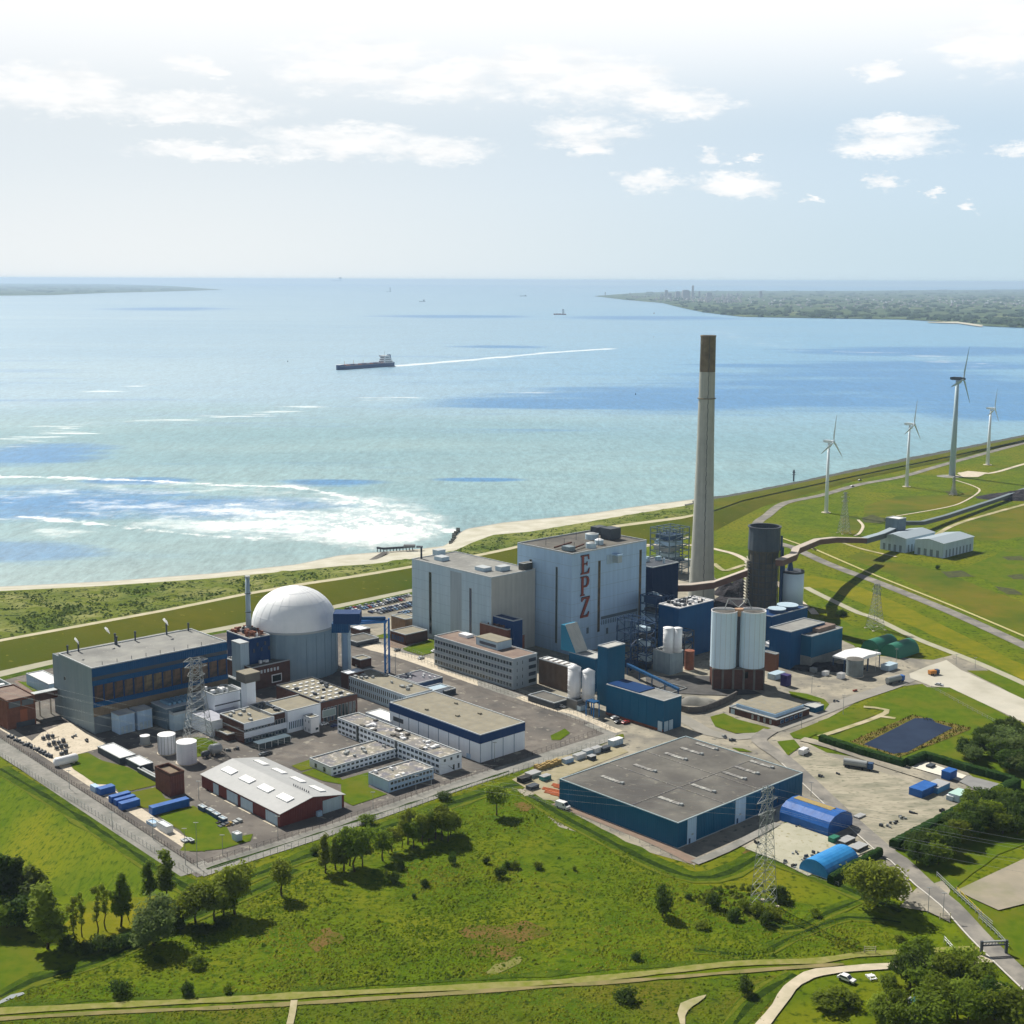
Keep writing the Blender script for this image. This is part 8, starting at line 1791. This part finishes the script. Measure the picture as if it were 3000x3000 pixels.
# tanker at the roadside and second tank lorry
for (px, rz, lb, m_) in ((kK(700, 810), 35, 'pale tanker lorry with blue cab at the road to the apron', STEEL), (kK(340, 1610), -25, 'long grey trailer load on the concrete yard', STEEL)):
    o = empty('tanker_lorry', G(*px, .3), lb, 'lorry', None, rad(rz)); t = MB().cyl(0, 0, -5, 5, 1.5, n=18).build('tank', m_, o, False); t.matrix_local = Matrix.Translation((0, 0, 2.4)) @ Matrix.Rotation(math.pi / 2, 4, 'Y')
    MB().box(5.4, 7.6, -1.3, 1.3, .8, 3.4).build('cab', BLUET if '35' in str(rz) else STEELB, o); MB().box(-5.2, 7.6, -1.1, 1.1, .7, .95).build('chassis', STEELD, o)
    for x in (-4, -2.8, 3.2, 6.4):
        for y in (-1.1, 1.1): w = inst('wheel', wm, o); w.matrix_local = Matrix.Translation((x, y, .5)) @ Matrix.Rotation(math.pi / 2, 4, 'X')
o = empty('picnic_bench', G(*kO(420, 1560), .2), 'white picnic table and benches near the white car', 'bench', None, .3)
MB().box(-1.2, 1.2, -.5, .5, .75, .85).build('table_top', WHITE, o)
for s in (-1.4, 1.4): MB().box(-1.2, 1.2, s - .25, s + .25, .42, .5).build('seat', WHITE, o)
for s in (-.9, .9): MB().box(s - .08, s + .08, -1.5, 1.5, 0, .75).build('leg', WHITE, o)
b = boxthing('green_hut', 'dark green hut half hidden under the bottom right grove', 'hut', kO(800, 1790), 2.8, None, kO(700, 1735), mat('hut_green', (.02, .08, .07), .8), mat('hut_roof', (.03, .12, .11), .7), LU=5)
# containers and clutter in the storage yards
Q = [('skip bin', (1330, 260)),]
items = [(kM, 980, 275, 7, 3, 2.8, WHITE, 'white roofed lorry box at the top end of the storage row'), (kM, 880, 330, 5, 2.6, 1.8, STEELD, 'dark trailer behind the white lorry box'), (kM, 800, 345, 5, 2.8, 2.4, WHITE, 'white wrapped stack second in the storage row'), (kM, 720, 365, 4.5, 2.8, 2.2, PALEG, 'pale wrapped stack third in the storage row'),
         (kM, 640, 405, 6, 3, 2.2, WHITE, 'long white wrapped stack in the middle of the storage row'), (kM, 530, 440, 5, 2.6, 2.0, PALEC, 'blue grey stack beside the timber'), (kM, 760, 410, 3.5, 2.6, 1.8, STEELD, 'black machine beside the storage row'), (kM, 320, 605, 4.5, 2.8, 2.0, mat('teal_paint', (.03, .20, .20), .6), 'teal skip by the warehouse corner'),
         (kM, 210, 575, 6, 4, 1.8, STEEL, 'grey scaffold stack at the yard corner'), (kM, 120, 620, 6, 3, 2.0, RUBBER, 'dark scrap container at the yard corner'), (kM, 200, 690, 5, 3, 1.6, STEELD, 'dark pump unit in the yard corner'),
         (kK, 1250, 1720, 6, 4, 3.6, BLUET, 'bright blue container cabin on the white slab'), (kK, 1010, 1880, 12, 6, 3.4, BLUET, 'large blue container group left half on the concrete yard'), (kK, 1150, 1840, 10, 6, 2.6, mat('tarp_blue', (.06, .22, .42), .6), 'large blue container group right half on the concrete yard'),
         (kK, 1350, 1925, 8, 5, 3.0, mat('mint_roof', (.40, .58, .52), .6), 'mint roofed cabin by the hedge of the concrete yard'), (kK, 1270, 1920, 3, 3, 2.0, WHITE, 'white tank box beside the mint roofed cabin'), (kN, 1440, 1190, 4, 2.5, 2.0, GREENT, 'green skip before the big blue tent'), (kN, 1560, 1200, 7, 3.5, 1.2, ROOFW, 'flat grey trailer before the big blue tent'),
         (kN, 1680, 1270, 7, 4, 1.4, ROOFW, 'grey pallet deck by the road fence'), (kN, 1680, 960, 5, 2.5, .8, STEEL, 'flat grey plate on the concrete beside the road'), (kK, 1065, 1612, 4, 2.4, 1.2, STEELD, 'dark bench on the white slab'), (kK, 680, 690, 9, 5, 3, PALEG, 'pale grey roofed shelter below the green tents'),
         (kJ, 1500, 900 - 50, 3, 3, 2.2, STEEL, 'grey pump box on the yard by the petrol hall'), (kJ, 1190, 1010, 4, 4, 6, mat('indigo', (.03, .02, .12), .7), 'narrow dark indigo kiosk beside the silo base'), (kJ, 1080, 930, 9, 5, 3, PALEG, 'pale roofed shelter beside the silo base'), (kK, 70, 740, 3.5, 2.5, 2.2, WHITE, 'white hut left of the round tank'), (kK, 220, 770, 4, 3, 2.8, WHITE, 'white and purple kiosk beside the round tank'),
         (kH, 410, 1090, 5, 3, 2.6, WHITE, 'white topped kiosk under the second cone topped silo')]
for (k_, x, y, L, W, H, m_, lb) in items:
    nm = 'container' if 'container' in lb else 'storage_unit'
    o = empty(nm, G(*k_(x, y), .2) - UX * L / 2 * .6, lb, 'container' if 'container' in lb else 'yard gear', None, GA)
    MB().box(0, L, 0, W, 0, H - .15).build('body', m_ if 'roofed' not in lb and 'topped' not in lb else PALEG, o); MB().box(-.1, L + .1, -.1, W + .1, H - .15, H).build('lid', m_ if 'dark' in lb or m_ in (BLUET, GREENT) else (m_ if 'roofed' in lb else SHEET), o)
    if L > 4.5:
        m = MB()
        for j in range(int(L / 1.2)): m.box(j * 1.2 + .1, j * 1.2 + .25, -.06, W + .06, .1, H - .2)
        m.build('ribs', m_, o)
a = G(*kM(250, 520)); c = G(*kM(470, 450)); o = empty('timber_stack', a, 'long stack of yellow timber along the yard fence', 'timber', None, math.atan2(c.y - a.y, c.x - a.x)); L = (c - a).length
for i in range(6):
    for j in range(3): MB().box(L * i / 6 + .1, L * (i + 1) / 6 - .1, j * 1.1, j * 1.1 + 1.0, 0, 1.8 + .3 * ((i + j) % 3)).build('timber_bundle', TIMBER, o)
for i, (x, y) in enumerate(((280, 690), (300, 720), (370, 655), (390, 670), (360, 740))):
    o = empty('orange_beams', G(*kM(x, y)), 'bundle of orange steel beams %s beside the warehouse wall' % ('farthest left', 'in the middle left', 'at the top', 'second from the top', 'at the bottom')[i], 'beams', None, GA - 1.3)
    for j in range(3): MB().box(0, 9, j * .6, j * .6 + .4, 0, .6 + .2 * j).build('beam', mat('orange_steel', (.50, .14, .05), .7), o)
rj = random.Random(9)
JK = [(kN, 1060, 1290, 'small black machine on the sandy slab'), (kN, 1130, 1350, 'black machine on the sandy slab, middle left'), (kN, 1190, 1320, 'black machine on the sandy slab, middle'), (kN, 1260, 1300, 'black machine on the sandy slab, middle right'), (kN, 960, 1370, 'scrap pile at the edge of the sandy slab'), (kN, 1060, 1410, 'scrap pile beside the ditch'), (kN, 700, 1200, 'dark machine left of the pylon'), (kN, 1090, 1030, 'dark pallet below the ochre striped tent'),
      (kN, 1320, 560, 'dark machinery pair on the concrete yard by the trailer'), (kN, 1470, 545, 'dark low frame on the concrete yard'), (kO, 540, 340, 'dark digger on the concrete yard near the hedge, left'), (kO, 600, 310, 'dark digger on the concrete yard near the hedge, right'), (kO, 680, 270, 'row of dark pipes on the concrete yard'), (kO, 760, 235, 'thin dark pipes on the concrete yard'), (kO, 1000, 215, 'dark drum beside the hedge'),
      (kJ, 490, 1590, 'dark barrier at the road fork, left'), (kJ, 560, 1620, 'dark barrier at the road fork, right'), (kJ, 1740, 1180, 'dark pallets on the plant road bend'), (kJ, 1950, 1060, 'red cones in the yard below the canopy'), (kE, 560, 980, 'white and dark cooling unit beside the grey office roof'), (kC, 760, 750, 'dark pallets near the brown lean-to'), (kC, 640, 770, 'dark pipes below the lattice pylon'), (kU, 1230, 1310, 'grey pump frame on the switchyard edge'), (kU, 1050, 1250, 'steel pipe stack on the switchyard edge')]
for (k_, x, y, lb) in JK:
    o = empty('yard_machinery', G(*k_(x, y), .25), lb, 'machinery', None, rj.uniform(0, 3))
    for j in range(4): a_, b_ = rj.uniform(-2.2, 1.2), rj.uniform(-1.2, .6); MB().box(a_, a_ + rj.uniform(.6, 1.6), b_, b_ + rj.uniform(.4, .9), 0, rj.uniform(.4, 1.2)).build('part', rj.choice((STEELD, STEELD, RUBBER, STEEL)) if 'red' not in lb else REDL, o)
# height gate and pipe racks lower right
a = G(*kO(1310, 1370), .3); c = G(*kO(1510, 1360), .3); o = empty('height_gate', a, 'dark grey height restriction gantry across the access road', 'gantry'); d_ = c - a
MB().bar((0, 0, 4.2), (d_.x, d_.y, 4.2), .5).build('beam', STEEL, o); MB().bar((0, 0, 3.0), (d_.x, d_.y, 3.0), .4).build('lower_beam', STEELD, o)
for t in (0, 1): MB().box(d_.x * t - .4, d_.x * t + .4, d_.y * t - .4, d_.y * t + .4, 0, 4.5).build('post', STEELD, o)
for i in range(1, 8): MB().bar((d_.x * i / 8, d_.y * i / 8, 3.0), (d_.x * (i + .7) / 8, d_.y * (i + .7) / 8, 4.2), .15).build('brace', STEELD, o)
for (pts, m_, lb) in ((((950, 745), (1090, 880), (1220, 1000), (1400, 1150)), STEEL, 'long white pipe line on stands beside the access road'), (((1110, 870), (1240, 1000), (1330, 1090)), mat('yellow_pipe', (.5, .38, .05), .6), 'yellow pipe frame beside the white pipe line'), (((1290, 1090), (1420, 1210), (1530, 1330)), STEEL, 'double grey pipe rack leading to the height gate'), (((1010, 1270), (1100, 1370)), WHITE, 'short white pipe run left of the height gate')):
    P = [G(*kO(*q)) for q in pts]; o = empty('pipe_rack', P[0], lb, 'pipes')
    for a, c in zip(P, P[1:]):
        for dz in (1.2, 2.0):
            MB().bar(a - P[0] + Vector((0, 0, dz)), c - P[0] + Vector((0, 0, dz)), .16).build('pipe', m_, o)
        for i in range(4): q = a.lerp(c, i / 4) - P[0]; MB().box(q.x - .1, q.x + .1, q.y - .1, q.y + .1, 0, 2.2).build('stand', STEEL, o)
for (k_, x, y, lb) in ((kO, 365, 1360, 'wooden field gate beside the track'), (kO, 975, 1085, 'yellow pole with sign at the junction')):
    o = empty('field_gate', G(*k_(x, y)), lb, 'gate'); 
    for t in (0, 3.5): MB().box(t - .12, t + .12, -.12, .12, 0, 2.4).build('post', mat('pale_wood', (.5, .45, .34), .9), o)
    for z in (.8, 1.5, 2.1): MB().box(0, 3.5, -.05, .05, z, z + .12).build('rail', mat('pale_wood', (.5, .45, .34), .9), o)

# ================================================================== SHIPS
p0 = G(*kH(0, 0)); a = G(985, 1084, -1.5); c = G(1149, 1072, -1.5); L = (c - a).length
o = empty('container_ship', a, 'blue hulled cargo ship with rusty red hatches and white bridge trailing a wake', 'ship', None, math.atan2(c.y - a.y, c.x - a.x))
HULL = mat('hull_blue', (.015, .06, .17), .5); W = 20.0
def hull(mb, L, W, D, bow=.12, z0=-1.0):
    st = [(0, .02), (.03, .35), (.08, .75), (.16, 1), (.9, 1), (1, .8)]
    for (t, w) in st:
        zt = D + (3.0 if t < .1 else (1.0 if t > .88 else 0)); fl = 1.0 if t > .1 else .5
        mb.v += [(L * t, -W / 2 * w * fl, z0), (L * t, W / 2 * w * fl, z0), (L * t, W / 2 * w, zt), (L * t, -W / 2 * w, zt)]
    for i in range(len(st) - 1):
        for j in range(4): mb.f.append((i * 4 + j, i * 4 + (j + 1) % 4, (i + 1) * 4 + (j + 1) % 4, (i + 1) * 4 + j)); mb.m.append(0)
    mb.f += [(0, 1, 2, 3), (23, 22, 21, 20)]; mb.m += [0, 0]; return mb
hull(MB(), L, W, 8.5).build('hull', HULL, o)
MB().box(L * .13, L * .80, -W * .46, W * .46, 8.5, 9.6).build('deck', mat('deck_red', (.30, .12, .10), .7), o)
MB().box(L * .01, L * .10, -W * .28, W * .28, 11.6, 12.0).build('forecastle', WHITE, o)
for i in range(9): MB().box(L * (.15 + .068 * i), L * (.15 + .068 * i) + L * .055, -W * .4, W * .4, 9.6, 11.0 + (i % 3) * .5).build('hatch_cover', (mat('hatch_red', (.32, .12, .09), .7), STEELB, mat('hatch_grey', (.3, .3, .36), .7))[i % 3], o)
for i in (.14, .30, .47): MB().cyl(L * i, 0, 9, 20, .4, n=8).build('deck_mast', mat('mast_orange', (.55, .3, .12), .6), o)
for k, (x0, x1, z0, z1, w) in enumerate(((.80, .97, 8.5, 14, .9), (.81, .95, 14, 19, .8), (.82, .92, 19, 24, .7), (.81, .90, 24, 27.5, 1.0))):
    s = MB().box(L * x0, L * x1, -W / 2 * w, W / 2 * w, z0, z1).build('superstructure', WHITE, o); MB().box(L * x0 - .15, L * x0, -W / 2 * w * .9, W / 2 * w * .9, z0 + (z1 - z0) * .5, z0 + (z1 - z0) * .8).build('window_band', GLASS, o)
    MB().box(L * (x0 + .02), L * (x1 - .02), -W / 2 * w - .1, -W / 2 * w, z0 + (z1 - z0) * .5, z0 + (z1 - z0) * .75).build('window_band', GLASS, o)
MB().box(L * .92, L * .96, -2.5, 2.5, 19, 29).build('funnel', HULL, o); MB().cyl(L * .86, 0, 27, 38, .4, .2, 8).build('mast', STEEL, o)
MB().box(L * .02, L * .99, -W / 2 - .05, -W / 2 + .3, 7.9, 8.8).build('bulwark', mat('hull_grey', (.22, .27, .36), .6), o)
def ship(label, x, y, wpx, hpx, m, m2, flip=False, name='distant_ship'):
    a = G(x, y, -1.5); c = G(x + wpx, y, -1.5); L = (c - a).length; s = L / 120; o = empty(name, a, label, 'ship', None, 0 if not flip else 0)
    hull(MB(), L, 16 * s, 7 * s, z0=-.5).build('hull', m, o); MB().box(L * .65, L * .85, -6 * s, 6 * s, 7 * s, hpx / wpx * L).build('superstructure', m2, o); MB().box(L * .15, L * .6, -6 * s, 6 * s, 7 * s, 11 * s).build('cargo', m, o)
HZS = mat('ship_greyblue', (.22, .27, .36), .6); SRD = mat('ship_red', (.30, .10, .10), .6)
ship('small red and white coaster right of the centre on the estuary', 1622, 922, 36, 16, SRD, WHITE)
ship('boxy grey ship near the horizon', 1132, 855, 14, 12, HZS, HZS); ship('flat grey ship near the horizon with faint wake', 1228, 884, 18, 6, HZS, HZS); ship('tiny grey ship on the horizon line', 972, 824, 12, 4, HZS, HZS)
ship('tiny grey vessel far right of the centre', 1523, 868, 20, 4, HZS, HZS)
for (x, y, h, lb) in ((843, 1060, 5, 'small dark buoy left of the cargo ship'), (1862, 1156, 6, 'small dark buoy on the dark blue water'), (1916, 919, 5, 'small red buoy near the far shore'), (840, 937, 2.4, 'tiny dark buoy in the left estuary'), (1915, 988, 3, 'tiny red buoy left of the chimney top')):
    s = (G(x, y).y / 4000) ; p = G(x, y, -1.5); o = empty('buoy', p, lb, 'buoy'); hh = h * p.length / 4035 
    MB().cyl(0, 0, -.5, hh * .35, hh * .3, hh * .28, 10).build('float', STEELD if 'red' not in lb else REDL, o); MB().cyl(0, 0, hh * .35, hh, hh * .14, .1, 8).build('topmark', STEELD if 'red' not in lb else REDL, o)

# ================================================================== FAR SHORES
FARG = mat('far_land_green', (.045, .085, .035), .95, (.09, .12, .05), .004, 8, c3=(.03, .06, .03), sc3=.0015, fleck=(.17, .19, .08), fsc=.0025, flo=.56, fhi=.66)
FARB = mat('far_wood', (.022, .05, .03), .95, (.05, .08, .04), .004, 7)
def bank(name, pts, z):
    P = [G(x, y, -1.5) for (x, y) in pts]; P2 = [(p.x, p.y) for p in P]; sheet(name, P2, z, FARG, world=True)
sh = vs((1120, 559), (1180, 566), (1250, 572), (1290, 582), (1330, 590), (1400, 598), (1560, 601), (1700, 603), (1820, 610), (1860, 616), (1932, 619), (2100, 622), (2100, 547), (1932, 546), (1600, 549), (1300, 549), (1200, 553))
bank('far_shore', sh, 1.5)
bank('far_shore_left', vs((-200, 556), (0, 558), (100, 557), (200, 553), (320, 550), (420, 547), (330, 540), (200, 536), (-200, 534)), 1.5)
sheet('far_beach', [(G(x, y, -1.5).x, G(x, y, -1.5).y) for (x, y) in ks(KK(2300, 800, S7), (1150, 400), (1400, 398), (1600, 425), (1590, 440), (1400, 412), (1160, 405))], 2.0, SAND, world=True)
rf = random.Random(77)
def farwood(name, pts, n, seed, smin, smax, label):
    poly = pts; xs = [p[0] for p in poly]; ys = [p[1] for p in poly]; v = []; f = []; r = random.Random(seed); c = 0
    while c < n:
        x = r.uniform(min(xs), max(xs)); y = r.uniform(min(ys), max(ys))
        if not inpoly(x, y, poly): continue
        c += 1
        if noise.noise(Vector((x * .02, y * .15, seed))) < -.05: continue
        p = G(x, y, -1.5); D = p.length; w = r.uniform(smin, smax) * D / 4035; hh = r.uniform(8, 20); n0 = len(v); k = 6
        for z, q in ((1.0, 1.0), (hh * .7, .9), (hh, .45)):
            for i in range(k): a = i * 1.0472 + seed; v.append((p.x + math.cos(a) * w * q * r.uniform(.7, 1.3), p.y + math.sin(a) * w * q * 1.5, z + r.uniform(-1, 1)))
        for l in range(2):
            for i in range(k): j = (i + 1) % k; f.append((n0 + l * k + i, n0 + l * k + j, n0 + (l + 1) * k + j, n0 + (l + 1) * k + i))
        f.append(tuple(n0 + 2 * k + i for i in range(k)))
    me = bpy.data.meshes.new(name); me.from_pydata(v, [], f); me.materials.append(FARB); me.update(); o = bpy.data.objects.new(name, me); col.objects.link(o); o['kind'] = 'stuff'; o['label'] = label
farwood('far_woods', sh, 1800, 3, 3, 12, 'distant woods on the far right shore'); farwood('far_shore_woods', vs((1290, 582), (1400, 596), (1700, 601), (1860, 612), (1932, 616), (1932, 606), (1700, 594), (1400, 588)), 500, 5, 4, 11, 'dark trees lining the far right shore')
farwood('far_left_woods', vs((-60, 556), (200, 551), (330, 547), (330, 541), (200, 537), (-60, 535)), 350, 8, 5, 16, 'distant woods on the far left shore')
def town(name, pts, n, seed, w0, w1, h0, h1, m, label):
    xs = [p[0] for p in pts]; ys = [p[1] for p in pts]; mb = MB(); r = random.Random(seed); c = 0
    while c < n:
        x = r.uniform(min(xs), max(xs)); y = r.uniform(min(ys), max(ys))
        if not inpoly(x, y, pts): continue
        c += 1; p = G(x, y, -1.5); D = p.length; w = r.uniform(w0, w1) * D / 4035; hh = r.uniform(h0, h1); mb.box(p.x - w / 2, p.x + w / 2, p.y - w, p.y + w, 0, hh)
    o = mb.build(name, m, fix=False); o['kind'] = 'stuff'; o['label'] = label
TWN = mat('far_town_wall', (.25, .24, .28), .8, (.40, .36, .36), .004, 3); TWW = mat('far_town_white', (.75, .75, .78), .6)
town('far_town', vs((1180, 562), (1250, 568), (1400, 575), (1400, 556), (1260, 556)), 260, 1, 2, 6, 10, 26, TWN, 'distant harbour town on the right shore')
town('far_suburbs', vs((1400, 580), (1600, 585), (1932, 580), (1932, 560), (1400, 558)), 320, 2, 2, 6, 6, 14, TWN, 'scattered distant buildings behind the town')
town('far_white_houses', vs((1250, 566), (1320, 572), (1560, 572), (1932, 574), (1932, 568), (1500, 564), (1250, 560)), 60, 4, 1.5, 4, 8, 14, TWW, 'tiny white buildings catching the sun across the water')
kV = KK(1650, 800, S7)
for (x, yb, yt, w, lb) in ((1047, 200, 105, 16, 'tallest slim tower block of the far town'), (990, 205, 140, 55, 'broad dark block beside the tallest far tower'), (833, 200, 140, 24, 'dark twin tower left in the far town'), (1100, 200, 150, 14, 'narrow block right of the tallest far tower'), (925, 200, 150, 34, 'mid height block in the far town'), (340, 185, 155, 7, 'thin tower on the left tip of the far town'), (540, 185, 160, 8, 'small tower left of the harbour in the far town'), (1595, 200, 148, 22, 'pale silo like block on the right of the far town'), (860, 205, 165, 30, 'lower dark block next to the twin tower'), (1180, 200, 158, 40, 'wide low block right of the far towers')):
    px = kV(x, yb); p = G(px[0], px[1], 1.5); hh = HT(px[0], px[1], kV(x, yt)[1], 1.5); w_ = w * S7 * p.length / 4035
    o = empty('tower_block', p, lb, 'tower', None); MB().box(-w_ / 2, w_ / 2, -w_ / 2, w_ / 2, 0, hh).build('body', TWN, o); MB().box(-w_ * .3, w_ * .3, -w_ * .3, w_ * .3, hh, hh * 1.06).build('roof_room', TWN, o)

# ================================================================== HAZE
HZ = bpy.data.materials.new('haze_air'); HZ.use_nodes = True; nt = HZ.node_tree; nt.nodes.remove(nt.nodes['Principled BSDF'])
v = nt.nodes.new('ShaderNodeVolumePrincipled'); v.inputs['Color'].default_value = (.58, .78, 1.0, 1); v.inputs['Density'].default_value = HAZE_D; v.inputs['Anisotropy'].default_value = 0.2
nt.links.new(v.outputs[0], nt.nodes['Material Output'].inputs['Volume'])
o = MB().box(-61000, 61000, -61000, 61000, -6.0, 225.0).build('haze', HZ); o['kind'] = 'stuff'; o['label'] = 'thin sea haze'
